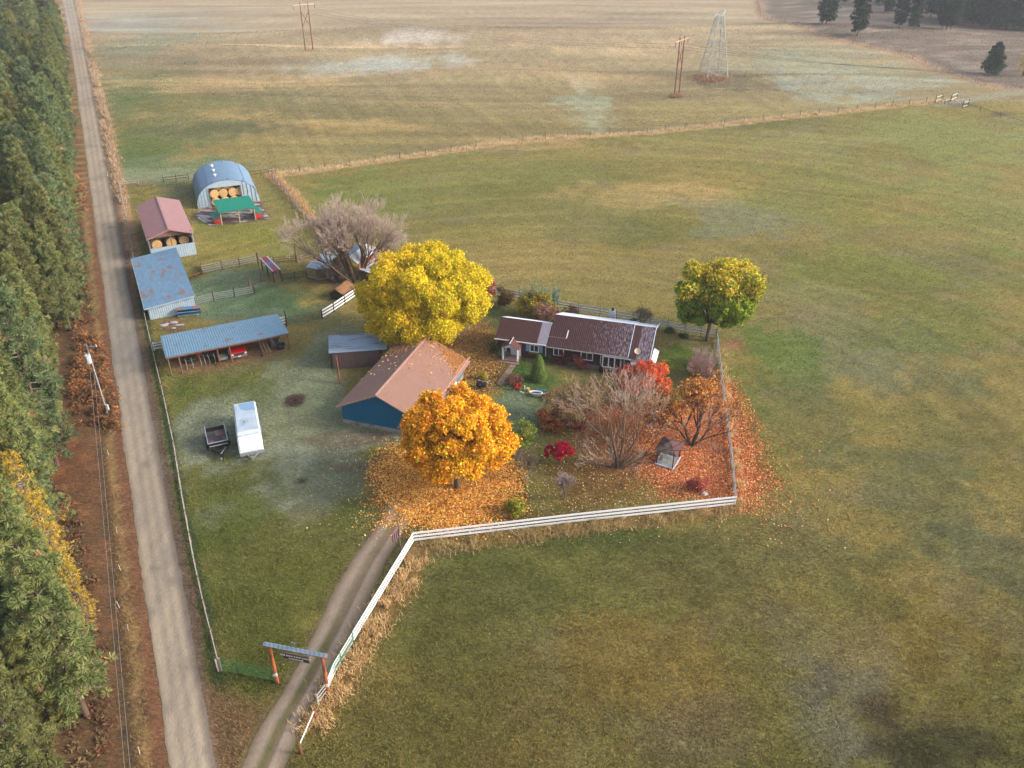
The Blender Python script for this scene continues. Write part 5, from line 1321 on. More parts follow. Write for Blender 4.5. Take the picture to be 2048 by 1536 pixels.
def lumber():
    for k, (x, dy, L_, tilt) in enumerate(((11.5, .6, 3.0, .3), (11.85, .5, 3.2, .35), (12.1, .8, 3.4, .2), (12.3, .5, 3.0, .28))):
        a = SM @ Vector((x, dy, .08)); b = SM @ Vector((x - .25, dy + L_, .08 + tilt * 2.5))
        mb = MB(a); mb.beam(a, b, .16, .1); o = mb.build('timber_plank', mat('stacked_timber', C(168, 140, 108), .85, .2, 5), None); o.location = a
        tag(o, ['short pale plank nearest the dark shed post', 'pale plank leaning beside the shed post', 'longest pale plank leaning in the machine shed', 'pale plank beside the grey roller'][k], 'plank', 'planks leaning in the machine shed')
    c = SM @ Vector((12.9, 1.9, .35)); e = SM @ Vector((12.6, 3.7, .9)); mb = MB(c); mb.tube(c, e, .3, .3, 14); mb.tube(e, e + (e - c).normalized() * .3, .12, .12, 8)
    o = mb.build('grey_roller', mat('grey_drum', C(112, 114, 116), .6)); o.location = c; tag(o, 'grey steel roller drum leaning beside the planks', 'roller')
    c = SM @ Vector((13.7, 1.2, 0)); t = thing('stock_tub', 'round black rubber tub with pale rim at shed end', 'tub', c)
    mb = MB(); mb.tube((0, 0, 0), (0, 0, .55), .5, .62, 20, False); mb.tube((0, 0, .05), (0, 0, .08), .49, .49, 20); mb.build('tub_body', W('black'), t)
    rr = MB()
    for k in range(20):
        a0, a1 = 2 * PI * k / 20, 2 * PI * (k + 1) / 20
        rr.tube((.62 * math.cos(a0), .62 * math.sin(a0), .56), (.62 * math.cos(a1), .62 * math.sin(a1), .56), .035, .035, 5)
    rr.build('rim', mat('dusty_rubber', C(96, 96, 96), .8), t)
    c = SM @ Vector((13.4, 3.0, 0)); t = thing('engine_block', 'dark greasy engine parts stored near the stock tub', 'machine part', c, SA)
    b = MB(); b.box((0, 0, .4), (.8, .6, .7)); b.tube((-.5, 0, .6), (.6, 0, .7), .15); b.tube((0, -.4, .3), (0, .5, .35), .22); b.build('block', mat('greasy_iron', C(58, 56, 54), .6), t)
lumber()

# ---- E: brown shed
def brown_shed():
    A = R_(8); o = P(660, 704, 2.5); o.z = 0; w_, D = 6.9, 5.3
    t = thing('brown_shed', 'small brown sided shed with grey lean-to roof under the yellow tree', 'shed', o, A)
    r = MB(); r.sheet((-.15, -.25, 2.5), (w_, -.25, 2.5), (w_, D, 2.1), (-.4, D, 2.1), 1, 0, 0)
    r = MB(); r.sheet((w_, -.25, 2.5), (w_, D, 2.05), (-.5, D, 2.05), (-.15, -.25, 2.5), 16, .025, .06); r.build('roof', mat('grey_blue_tin', C(146, 164, 180), .5, .16, 2, .15, c2=C(112, 108, 108), c2scale=.7, c2lo=.52, c2hi=.64, stretch=(.4, 2.5, 1)), t)
    f = MB(); f.sheet((.2, 0, 0), (w_ - 1.2, 0, 0), (w_ - 1.2, 0, 2.4), (.2, 0, 2.4), 18, .025, .06); f.build('front_wall', W('brown_wall'), t)
    f = MB(); f.sheet((w_ - 1.2, 0, 0), (w_ - 1.2, D - .2, 0), (w_ - 1.2, D - .2, 2.05), (w_ - 1.2, 0, 2.4), 18, .025, .06); f.sheet((w_ - 1.2, D - .2, 0), (-.1, D - .2, 0), (-.1, D - .2, 2.0), (w_ - 1.2, D - .2, 2.0), 18, .025, .06); f.build('side_wall', W('brown_wall'), t)
    for y in (.3, D / 2, D - .3): MB().beam((-.05, y, 0), (-.05, y, 2.4 - y * .07), .13, .13).build('post', W('dkwood'), t)
brown_shed()
a = P(680, 768); mb = MB(a); mb.path([a, P(677, 748, 1.2), P(673, 716, 3.2)], .13, .09); mb.path([P(677, 748, 1.2) + Vector((-.1, .1, 0)), P(672, 710, 3.5)], .07, .06)
o = mb.build('timber_post', W('redwood')); o.location = a; tag(o, 'leaning rust brown timber post before the brown shed', 'post')

# ---- F: blue barn
def blue_barn():
    A = R_(-18); o = P(687.5, 845); w_, L, he, hr = 9.2, 13.4, 2.5, 4.7
    t = thing('blue_barn', 'bright blue barn with tan brown metal gable roof between autumn trees', 'barn', o, A)
    gable(t, w_, L, he, hr, .35, .45, W('copper'), 62, mat('copper_trim', C(190, 150, 132), .5))
    f = MB(); gable_wall(f, w_, 0, .5, he - .12, hr - .12); f.build('gable_wall', W('blue_wall'), t)
    bt = MB()
    for i in range(1, 24):
        x = w_ * i / 24; zt = he + (hr - he) * (1 - abs(x - w_ / 2) / (w_ / 2)) - .22
        bt.box((x, -.012, (.5 + zt) / 2), (.045, .03, zt - .5))
    bt.build('batten', W('blue_wall'), t)
    f = MB(); gable_wall(f, w_, L - .12, .5, he - .12, hr - .12); f.build('gable_wall', W('blue_wall'), t)
    s = MB(); s.box((.05, L / 2, (he + .5) / 2 - .08), (.1, L - .26, he - .65)); s.build('side_wall', W('blue_wall'), t)
    s = MB(); s.sheet((w_ + .01, .14, .5), (w_ + .01, L - .14, .5), (w_ + .01, L - .14, he - .15), (w_ + .01, .14, he - .15), 34, .03, .07); s.build('side_wall', W('lit_blue_wall'), t)
    c = MB(); c.box((w_ / 2, .1, .25), (w_ + .1, .32, .5)); c.box((w_ / 2, L - .1, .25), (w_ + .1, .32, .5)); c.box((.1, L / 2, .25), (.3, L - .4, .5)); c.box((w_ - .06, L / 2, .25), (.32, L - .4, .5)); c.build('foundation', W('concrete'), t)
    d = MB(); d.box((w_ + .09, L - 3.1, 1.15), (.08, 1.3, 2.1)); dd = d.build('door', W('white'), t)
    h_ = MB(); h_.box((w_ + .15, L - 3.6, 1.1), (.04, .05, .2)); h_.build('handle', W('black'), dd)
    window(t, (w_ + .08, L - 6.2, 1.4), .9, .8, PI / 2)
    # low porch roof beyond the eave
    r = MB(); r.sheet((w_ + .82, 3.2, 2.02), (w_ + .82, L + .8, 2.02), (w_ + .4, L + .5, 2.18), (w_ + .4, 3.2, 2.18), 44, .02, .05); r.build('porch_roof', mat('porch_roof_sheet', C(160, 122, 110), .5, .08, 1, .1), t)
    g_ = MB(); g_.beam((w_ + .5, -.3, 2.27), (w_ + .5, L + 1.3, 2.27), .1, .1); g_.build('gutter', mat('copper_gutter', C(196, 150, 134), .5), t)
    for y in (3.4, 8.2): MB().beam((w_ + .75, y, 0), (w_ + .75, y, 1.96), .1, .1).build('porch_post', W('wood'), t)
    return A, o, w_, L, he, hr
BB = blue_barn()

# ---- G: ranch house
def house():
    A = R_(-16); o = P(992.8, 672.7, 2.5); gzo = 0.0; o.z = 0
    roofm = mat('maroon_brown_roof', C(66, 36, 36), .65, .08, 2, .0, c2=C(132, 120, 130), c2scale=3.0, c2lo=.54, c2hi=.70, stretch=(2.6, .45, 1), grad=(7, 18, .13))
    roofp = mat('maroon_brown_roof_clear', C(70, 38, 36), .65, .06, 2, .0)
    frost = mat('frosted_roof_metal', C(206, 212, 222), .7, .1, 3)
    frost2 = mat('frost_covered_roof', C(140, 134, 146), .7, .14, 4)
    brick = mat('dark_red_brown_siding', C(80, 44, 42), .8, .12, 2, stretch=(.3, .3, 6))
    logs = mat('dark_log_siding', C(56, 40, 38), .8, .18, 3, stretch=(.3, .3, 6))
    t = thing('ranch_house', 'long low ranch house with maroon brown roof and white windows', 'house', o, A)
    w1, w2, w3 = 6.6, 17.0, 19.5
    d1, z1, r1 = 2.6, 2.5, 4.0
    d2, z2, r2 = 4.1, 2.5, 4.55
    # left wing
    r = MB(); r.sheet((-.1, -.3, 2.38), (w1 - 1.25, -.3, 2.38), (w1 - 1.25, d1, r1), (-.1, d1, r1), 26, .02, .06); rr = r.build('wing_roof', roofp, t)
    r = MB(); r.sheet((w1 - 1.24, -.3, 2.38), (w1 - .02, -.3, 2.38), (w1 - .02, d1, r1), (w1 - 1.24, d1, r1), 6, .02, .06); r.build('frosted_strip', frost2, rr)
    r = MB(); r.sheet((w1, 2 * d1 + .3, 2.65), (-.1, 2 * d1 + .3, 2.65), (-.1, d1, r1), (w1, d1, r1), 30, .02, .06); r.build('back_slope', frost, rr)
    f = MB(); f.box((w1 / 2 - .1, -.36, 2.33), (w1 + .2, .1, .12)); f.build('gutter', W('white'), rr)
    b = MB(); b.box((w1 / 2 + .05, .05, 1.1), (w1 - .3, .12, 2.5)); b.box((.2, d1, 1.2), (.12, 2 * d1 - .2, 2.4)); b.box((w1 / 2, 2 * d1 - .05, 1.2), (w1 - .3, .12, 2.4)); b.add([(.14, .1, 2.4), (.14, 2 * d1 - .1, 2.4), (.14, d1, 3.85)], [(0, 2, 1)]); b.build('wing_wall', brick, t)
    # main part
    xs0, xs1, xs2 = w1 + .02, w2 - .1, w3
    zb = -1.3
    r = MB(); r.sheet((xs0, -.45, 2.3), (xs1, -.45, 2.3), (xs1, d2, r2), (xs0, d2, r2), 44, .02, .07); rm = r.build('main_roof', roofm, t)
    r = MB(); r.sheet((xs1, 2 * d2 + .4, 2.72), (xs0, 2 * d2 + .4, 2.72), (xs0, d2, r2), (xs1, d2, r2), 44, .02, .07); r.build('back_slope', frost, rm)
    r = MB(); r.sheet((xs1 + .02, -.5, 2.2), (xs1 + .95, -.5, 2.2), (xs1 + .95, d2, r2 - .06), (xs1 + .02, d2, r2 - .06), 5, .02, .07); r.build('end_roof_clear_strip', roofp, rm)
    r = MB(); r.sheet((xs1 + .96, -.5, 2.2), (xs2, -.5, 2.2), (xs2, d2, r2 - .06), (xs1 + .96, d2, r2 - .06), 8, .02, .07); r.build('end_roof', roofm, rm)
    r = MB(); r.sheet((xs2, 2 * d2 + .2, 2.72), (xs1, 2 * d2 + .2, 2.72), (xs1, d2, r2 - .06), (xs2, d2, r2 - .06), 10, .02, .07); r.build('back_slope', frost, rm)
    f = MB(); f.beam((xs2 + .06, -.5, 2.12), (xs2 + .06, d2, r2 - .12), .07, .22); f.beam((xs2 + .06, 2 * d2 + .2, 2.9), (xs2 + .06, d2, r2 - .12), .07, .22); f.beam((xs1, -.46, 2.32), (xs1, d2, r2 + .04), .08, .06); f.build('barge_board', mat('pale_blue_trim', C(206, 218, 232), .5), rm)
    f = MB(); f.beam((xs0, -.5, 2.24), (xs1, -.5, 2.24), .08, .1); f.build('eave_trim', mat('pale_eave', C(172, 160, 156), .6), rm)
    f = MB(); f.box((xs0 + 2.25, 1.55, 3.27), (.12, 1.25, .1), rx=math.atan2(r2 - 2.3, d2 + .45)); f.box((xs0 + 1.1, .98, 2.98), (2.3, .06, .05)); f.build('roof_flashing', W('white'), rm)
    b = MB(); b.box(((xs0 + xs1) / 2, .05, 1.35), (xs1 - xs0 - .1, .14, 1.95)); b.box((xs0 + .07, d2, 1.3), (.12, 2 * d2 - .2, 2.2)); b.box((w2 - .3, d2 + .1, 1.2), (.14, 2 * d2 - .3, 2.4)); b.box(((xs0 + xs1) / 2, 2 * d2 - .05, 1.3), (xs1 - xs0 - .1, .12, 2.6))
    b.add([(w2 - .22, .0, 2.36), (w2 - .22, 2 * d2 - .1, 2.36), (w2 - .22, d2, r2 - .15)], [(0, 1, 2)])
    for k in range(8): b.tube((w2 - .15, .05, .55 + k * .24), (w2 + .12, .05, .55 + k * .24), .1, .1, 8)
    b.build('log_wall', logs, t)
    c = MB(); c.box(((xs0 + xs1) / 2, .08, -.45), (xs1 - xs0 - .15, .2, 1.66)); c.box((w2 - .32, d2, -.4), (.16, 2 * d2 - .4, 1.5)); c.build('basement_wall', mat('stucco_basement', C(122, 110, 108), .9, .14, 2), t)
    # porch
    px_ = 2.25
    pr = MB()
    pr.sheet((px_ - 1.25, .1, 1.95), (px_ - 1.25, -1.75, 1.95), (px_, -1.75, 2.62), (px_, .1, 2.62), 6, .02, .05); pr.sheet((px_ + 1.25, -1.75, 1.95), (px_ + 1.25, .1, 1.95), (px_, .1, 2.62), (px_, -1.75, 2.62), 6, .02, .05)
    prr = pr.build('porch_roof', mat('porch_maroon_roof', C(96, 56, 50), .6), t)
    pr = MB(); pr.beam((px_, -1.78, 2.67), (px_, .1, 2.67), .08, .05); pr.add([(px_ - 1.0, -1.6, 1.98), (px_ + 1.0, -1.6, 1.98), (px_, -1.6, 2.5)], [(0, 1, 2)]); pr.build('porch_gable', mat('pale_blue_trim', C(206, 218, 232)), prr)
    for x in (px_ - .95, px_ + .95):
        for y in (-1.6, -.15): MB().box((x, y, 1.0), (.16, .16, 2.0)).build('porch_post', W('white'), t)
        l = MB()
        for k in range(5):
            l.beam((x, -1.52, .25 + .33 * k), (x, -.2, .55 + .33 * k), .03, .05); l.beam((x, -1.52, .55 + .33 * k), (x, -.2, .25 + .33 * k), .03, .05)
        l.build('porch_lattice', W('white'), t)
    pf = MB(); pf.box((px_, -.82, .1), (2.2, 1.75, .2)); pf.box((px_ - .05, -1.95, .06), (2.5, .5, .12)); pf.build('porch_floor', mat('porch_boards', C(150, 122, 114), .8, .14, 3), t)
    d = MB(); d.box((px_ + .1, -.04, 1.15), (.95, .07, 1.95)); dd = d.build('front_door', W('white'), t)
    q = MB(); q.box((px_ + .1, -.09, 1.55), (.6, .03, .8)); q.build('door_pane', W('glass'), dd)
    # windows: wing
    window(t, (5.0, -.06, 1.55), 1.0, .95)
    sh = MB(); sh.box((4.12, -.05, 1.55), (.42, .05, 1.05)); sh.build('shutter', mat('pale_blue_shutter', C(122, 150, 184), .6), t)
    sh = MB(); sh.box((5.88, -.05, 1.55), (.42, .05, 1.05)); sh.build('shutter', mat('pale_blue_shutter', C(122, 150, 184)), t)
    pb = MB(); pb.box((5.0, -.2, .92), (1.3, .28, .2)); pb.build('window_box', mat('window_box_plants', C(110, 100, 54), .9, .5, 12), t)
    ds = MB(); ds.tube((w1 - .12, -.3, 2.3), (w1 - .12, -.06, 2.0), .05); ds.tube((w1 - .12, -.06, 2.0), (w1 - .12, -.06, .1), .05); ds.build('downspout', W('white'), t)
    # windows: main
    window(t, (w1 + 1.55, -.06, 1.5), 1.15, .95); window(t, (w1 + 5.15, -.06, 1.45), 1.35, 1.0)
    # bay window
    bx0, bw, by = w1 + 8.35, 2.9, -.55
    pts = [(bx0 - bw / 2, 0), (bx0 - bw / 2 + .35, by), (bx0 + bw / 2 - .35, by), (bx0 + bw / 2, 0)]
    bb = MB(); bb.prism(pts, .52, .68); bb.prism(pts, 1.98, 2.1); bw_ = bb.build('bay_window_frame', W('white'), t)
    for i, (p, q) in enumerate(zip(pts[:-1], pts[1:])):
        n = 1 if i != 1 else 3
        for k in range(n + 1):
            x, y = p[0] + (q[0] - p[0]) * k / n, p[1] + (q[1] - p[1]) * k / n
            if i != 1 and k != 0 and i == 0: continue
            m_ = MB(); m_.box((x, y, 1.33), (.14, .14, 1.3)); m_.build('mullion', W('white'), bw_)
        gl = MB(); gl.beam((p[0], p[1], 1.33), (q[0], q[1], 1.33), .03, 1.28); gl.build('pane', W('glass'), bw_)
    pr = MB(); pr.hexa([(bx0 - bw / 2 - .1, 0, 2.16), (bx0 - bw / 2 + .5, -.75, 2.12), (bx0 + bw / 2 + .9, -.75, 2.12), (bx0 + bw / 2 + .9, 0, 2.16), (bx0 - bw / 2 - .1, 0, 2.19), (bx0 - bw / 2 + .5, -.75, 2.15), (bx0 + bw / 2 + .9, -.75, 2.15), (bx0 + bw / 2 + .9, 0, 2.19)])
    pr.build('bay_roof', mat('grey_bay_roof', C(150, 150, 160), .6), t)
    window(t, (bx0 + .15, -.06, -.35), 1.25, .8)
    # end deck with rails, hot tub cover, pots
    dk = MB(); dk.box((w2 + 1.35, 1.6, -.1), (3.0, 5.4, .16)); 
    dk.build('deck', mat('grey_deck_boards', C(128, 124, 122), .8, .14, 3, stretch=(6, .5, 1)), t)
    for x in (w2 + .1, w2 + 2.75):
        for y in (-1.0, 1.7, 4.2): MB().box((x, y, -.6), (.14, .14, 1.2)).build('deck_post', W('dkwood'), t)
    rl = MB()
    rl.box((w2 + 1.4, -1.05, .82), (2.8, .07, .07)); rl.box((w2 + 1.4, -1.05, .1), (2.8, .06, .06)); rl.box((w2 + 2.8, 1.7, .82), (.07, 5.4, .07))
    for k in range(12): rl.box((w2 + .1 + k * .24, -1.05, .45), (.05, .05, .7))
    for k in range(20): rl.box((w2 + 2.8, -.9 + k * .27, .45), (.05, .05, .7))
    rl.build('deck_rail', W('white'), t)
    pp = MB(); pp.box((w3 - .1, -.2, 1.0), (.2, .2, 2.3)); pp.build('deck_column', mat('maroon_post', C(92, 48, 48), .7), t)
    # side awning and steps at the far end
    aw = MB(); aw.hexa([(w3 + .12, .2, 1.9), (w3 + .75, .2, 1.6), (w3 + .75, 3.4, 1.6), (w3 + .12, 3.4, 1.9), (w3 + .12, .2, 1.96), (w3 + .75, .2, 1.66), (w3 + .75, 3.4, 1.66), (w3 + .12, 3.4, 1.96)]); aw.build('side_awning', mat('pale_awning', C(220, 224, 232), .6), t)
    st = MB()
    for k in range(5): st.box((w2 + 3.1 + k * .3, 0.0, -.15 - k * .17), (.3, 1.3, .05))
    st.build('side_steps', mat('grey_blue_steps', C(140, 150, 152), .7), t)
    rr2 = MB()
    for y in (-.65, .65): rr2.beam((w2 + 2.95, y, .75), (w2 + 4.5, y, -.1), .05, .06)
    rr2.build('step_rail', W('white'), t)
    # chimney, rear
    ch = MB(); ch.box((w1 + 6.6, 2 * d2 + 1.2, 1.75), (.8, .75, 3.5)); cc = ch.build('chimney', mat('pale_chimney', C(184, 184, 186), .8, .12, 3), t)
    fl = MB(); fl.tube((w1 + 6.6, 2 * d2 + 1.2, 3.5), (w1 + 6.6, 2 * d2 + 1.2, 3.85), .17, .17, 10); fl.build('flue', mat('rusty_flue', C(84, 52, 40), .8), cc)
    # satellite dish
    Mt = Matrix.Translation(o) @ Matrix.Rotation(A, 4, 'Z')
    c = Mt @ Vector((w3 - 1.55, -.1, 2.62)); ts = thing('satellite_dish', 'round cream satellite dish on the right end of the maroon roof', 'satellite dish', c)
    dsh = MB(); n = 18; vs, fs = [], []
    ax = Vector((-.15, -.8, .58)).normalized(); ux = ax.cross(Vector((0, 0, 1))).normalized(); uy = ux.cross(ax)
    for i, rr_ in enumerate((.02, .15, .28, .38)):
        for k in range(n):
            a_ = 2 * PI * k / n; vs.append(Vector((0, 0, .55)) + ax * (rr_ ** 2 * .6) + ux * math.cos(a_) * rr_ + uy * math.sin(a_) * rr_)
    for i in range(3):
        for k in range(n): fs.append((i * n + k, i * n + (k + 1) % n, (i + 1) * n + (k + 1) % n, (i + 1) * n + k))
    dsh.add(vs, fs); dsh.build('reflector', mat('cream_dish', C(222, 200, 176), .6), ts)
    ar = MB(); ar.tube((0, 0, -.1), (0, 0, .5), .025); ar.tube((0, -.0, .35), Vector((0, 0, .55)) + ax * .5, .012); ar.tube((.25, .3, 0), (0, 0, .4), .012); ar.build('mast', W('steel'), ts)
    ln = MB(); q = Vector((0, 0, .55)) + ax * .5; ln.tube(q, q - ax * .12, .05, .05, 8); ln.build('receiver', W('white'), ts)
    # things on the deck
    c = Mt @ Vector((w2 + 1.75, .1, -.02)); th = thing('hot_tub', 'square grey green covered hot tub on the house deck', 'hot tub', c, A)
    b = MB(); b.box((0, 0, .4), (1.5, 1.7, .8)); b.build('cabinet', mat('tub_cabinet', C(112, 112, 110), .7), th)
    b = MB(); b.box((0, 0, .84), (1.56, 1.76, .08)); b.build('cover', mat('grey_green_cover', C(132, 148, 142), .6, .1, 2), th)
    b = MB()
    for k in range(16):
        a0, a1 = 2 * PI * k / 16, 2 * PI * (k + 1) / 16
        b.tube((.2 + .28 * math.cos(a0), .28 * math.sin(a0) - .2, .92), (.2 + .28 * math.cos(a1), .28 * math.sin(a1) - .2, .92), .03, .03, 5)
    ob = b.build('coiled_hose', mat('pale_hose', C(186, 190, 186), .6)); ob.matrix_world = Matrix.Translation(c) @ Matrix.Rotation(A, 4, 'Z'); tag(ob, 'pale coiled hose lying on the hot tub cover', 'hose')
    c = Mt @ Vector((w2 + .62, .15, -.02)); tc_ = thing('patio_chair', 'white covered patio chair between log wall and hot tub', 'chair', c, A + .3)
    b = MB(); b.box((0, 0, .42), (.55, .6, .1)); b.build('seat', W('white'), tc_); b = MB(); b.box((0, .3, .8), (.55, .08, .75), rx=-.2); b.build('backrest', W('white'), tc_)
    for x in (-.24, .24):
        for y in (-.25, .25): MB().box((x, y, .2), (.05, .05, .4)).build('leg', W('white'), tc_)
    return A, o, Mt
HA, HO, HM = house()

# walkway
def walkway():
    a0, a1, b0, b1 = P(992, 769), P(1003, 772), P(1024, 725), P(1035, 726)
    mb = MB(a0); n = 26
    for i in range(n):
        t0, t1 = i / n + .004, (i + 1) / n - .004
        q = [a0.lerp(b0, t0), a1.lerp(b1, t0), a1.lerp(b1, t1), a0.lerp(b0, t1)]
        mb.hexa([p + Vector((0, 0, -.05)) for p in q] + [p + Vector((0, 0, .07)) for p in q])
    o = mb.build('walkway', mat('brown_boardwalk', C(150, 126, 112), .85, .18, 2.5)); o.location = a0; tag(o, kind='structure')
walkway()

# ---- H: old sheds around the bare tree
def old_sheds():
    A = R_(62)
    o = P(611, 534, 2.2); o.z = 0; A = math.atan2(4.9, 2.7)
    # low pole shed, pale tin, broken front
    t = thing('pole_shed', 'sagging pole shed with blue grey tin and dark brushy front', 'shed', P(640, 556), 0)
    off = P(640, 556)
    mb = MB(off); mb.sheet(P(611, 534, 2.3), P(633, 538, 2.2), P(672, 512, 2.3), P(640, 508, 2.6), 10, .03, .05); mb.build('roof', mat('bluish_old_tin', C(168, 188, 206), .5, .2, 2, .2, c2=C(128, 112, 106), c2scale=.7, c2lo=.6, c2hi=.7), t)
    mb = MB(off); mb.sheet(P(633, 538.5, 2.15), P(662, 536, 2.1), P(662, 520, 2.4), P(672, 511.5, 2.27), 10, .03, .05); mb.build('roof_lean', mat('dark_blue_tin', C(104, 130, 158), .5, .2, 2, .2), t)
    mb = MB(off); mb.sheet(P(640, 506, 2.62), P(672, 510, 2.4), P(683, 500, 2.5), P(655, 497, 2.8), 8, .03, .05); mb.build('roof_patch', mat('pinkish_old_tin', C(186, 178, 178), .6, .2, 2), t)
    for q in ((614, 556), (634, 560), (662, 556), (644, 535), (668, 535)):
        mb = MB(off); mb.tube(P(*q), P(*q, 2.15), .11, .09, 7); mb.build('post', W('dkwood'), t)
    mb = MB(off)
    for k in range(5): mb.beam(P(614, 556, .3 + .4 * k), P(634, 560, .3 + .4 * k), .05, .16); mb.beam(P(634, 560, .3 + .4 * k), P(662, 556, .3 + .4 * k), .05, .16)
    mb.build('slat_front', W('dkwood'), t)
    mb = MB(off); mb.beam(P(664, 534, 1.0), P(700, 508, 1.0), .06, 2.0); mb.build('back_wall', W('dkwood'), t)
    # old barn: two tier roof, red wall
    off = P(720, 540); t = thing('old_barn', 'old white roofed barn with faded orange red boards behind bare tree', 'barn', off, 0)
    rm = mat('old_white_tin', C(196, 202, 212), .55, .18, 1.5, .15, c2=C(150, 146, 150), c2scale=.8, c2lo=.5, c2hi=.7)
    rd = mat('faded_orange_boards', C(186, 102, 74), .85, .2, 3, c2=C(150, 120, 104), c2scale=1.0)
    mb = MB(off); mb.sheet(P(716, 528, 3.2), P(757.5, 497.5, 3.2), P(733, 487.5, 4.4), P(698, 512, 4.4), 16, .03, .06); mb.build('roof', rm, t)
    mb = MB(off); mb.sheet(P(680, 512, 3.0), P(698, 512, 4.4), P(733, 487.5, 4.4), P(714, 487, 3.2), 16, .03, .06); mb.build('roof', mat('old_grey_tin', C(118, 136, 160), .55, .2, 1.5, .15), t)
    a, b = P(717, 528, 3.15), P(757, 498.5, 3.15)
    a0, b0 = a.copy(), b.copy(); a0.z = 2.3; b0.z = 2.3
    mb = MB(off); mb.beam((a + a0) / 2, (b + b0) / 2, .1, .85); mb.build('upper_wall', rd, t)
    n = (b - a).cross(Vector((0, 0, 1))).normalized()
    c0, c1 = a0 + n * .08, b0 + n * .08
    d0, d1 = c0 + n * 3.2, c1 + n * 3.2; d0.z = d1.z = 1.75
    mb = MB(off); mb.sheet(d0, d1, c1, c0, 16, .03, .06); mb.build('lean_roof', rm, t)
    e0, e1 = d0 - n * .25, d1 - n * .25
    mb = MB(off); mb.beam((e0.x, e0.y, .85), (e1.x, e1.y, .85), .1, 1.7); mb.build('lower_wall', rd, t)
    g0, g1 = P(698, 512, 4.3), a
    mb = MB(off); u = (e0.x, e0.y, 0)
    if False: mb.add([u, (a.x - n.x * 5, a.y - n.y * 5, 0), (a.x - n.x * 5, a.y - n.y * 5, 3.0), (g0.x, g0.y, 4.2), (a.x, a.y, 3.1), (e0.x, e0.y, 1.65)], [(0, 1, 2, 3, 4, 5)])
    # rust roofed coop
    off = P(661, 598); dq = P(690, 573) - P(664, 593); t = thing('small_coop', 'small coop with rust brown gable roof near the white fence', 'coop', off, math.atan2(dq.y, dq.x) - PI / 2)
    gable(t, 2.2, 3.2, 1.1, 1.75, .1, .15, mat('rusty_brown_roof', C(146, 104, 68), .8, .3, 3, c2=C(100, 80, 62), c2scale=1.5), 10)
    mb = MB(); gable_wall(mb, 2.2, 0, 0, 1.1, 1.7); gable_wall(mb, 2.2, 3.08, 0, 1.1, 1.7); mb.box((.05, 1.6, .55), (.08, 2.9, 1.1)); mb.box((2.15, 1.6, .55), (.08, 2.9, 1.1)); mb.build('walls', W('dkwood'), t)
    mb = MB(); mb.box((1.1, -.03, .45), (.6, .05, .8)); mb.build('door', W('black'), t)
    # striped roof shelter
    off = P(542.5, 566); t = thing('striped_shelter', 'narrow stock shelter with red and blue striped roof', 'shelter', off)
    q = [P(545, 542.5, 2.0), P(561, 538.6, 2.0), P(534.6, 512, 2.0), P(520, 516, 2.0)]
    def lp(u, v): return q[0].lerp(q[1], u).lerp(q[3].lerp(q[2], u), v)
    cr = mat('crimson_sheet', C(178, 70, 92), .6); cb = mat('steel_blue_sheet', C(100, 130, 162), .6); cw = mat('pale_edge_sheet', C(214, 224, 230), .5)
    for v0, v1, m_ in ((0, .42, cr), (.42, .62, cb), (.62, 1, cr)):
        mb = MB(off); mb.sheet(lp(.12, v0), lp(.86, v0), lp(.86, v1), lp(.12, v1), 4, .04, .04); mb.build('roof_panel', m_, t)
    for u0, u1 in ((-.02, .11), (.87, 1.02)):
        mb = MB(off); mb.sheet(lp(u0, 0), lp(u1, 0), lp(u1, 1), lp(u0, 1), 1, .02, .04); mb.build('roof_edge', cw, t)
    for u, v in ((.05, .03), (.95, .03), (.05, .5), (.95, .5), (.05, .97), (.95, .97)):
        p = lp(u, v); mb = MB(off); mb.beam((p.x, p.y, 0), (p.x, p.y, 1.95), .14, .14); mb.build('post', W('dkwood'), t)
    p0, p1 = lp(.1, .05), lp(.9, .05); p2, p3 = lp(.1, .9), lp(.9, .9)
    mb = MB(off)
    for z in (.5, .9, 1.3): mb.beam((p0.x, p0.y, z), (p1.x, p1.y, z), .05, .14); mb.beam((p1.x, p1.y, z), (p3.x, p3.y, z), .05, .12)
    mb.beam((p0.x, p0.y, .1), (p1.x, p1.y, 1.2), .06, .12); mb.build('manger', W('wood'), t)
old_sheds()

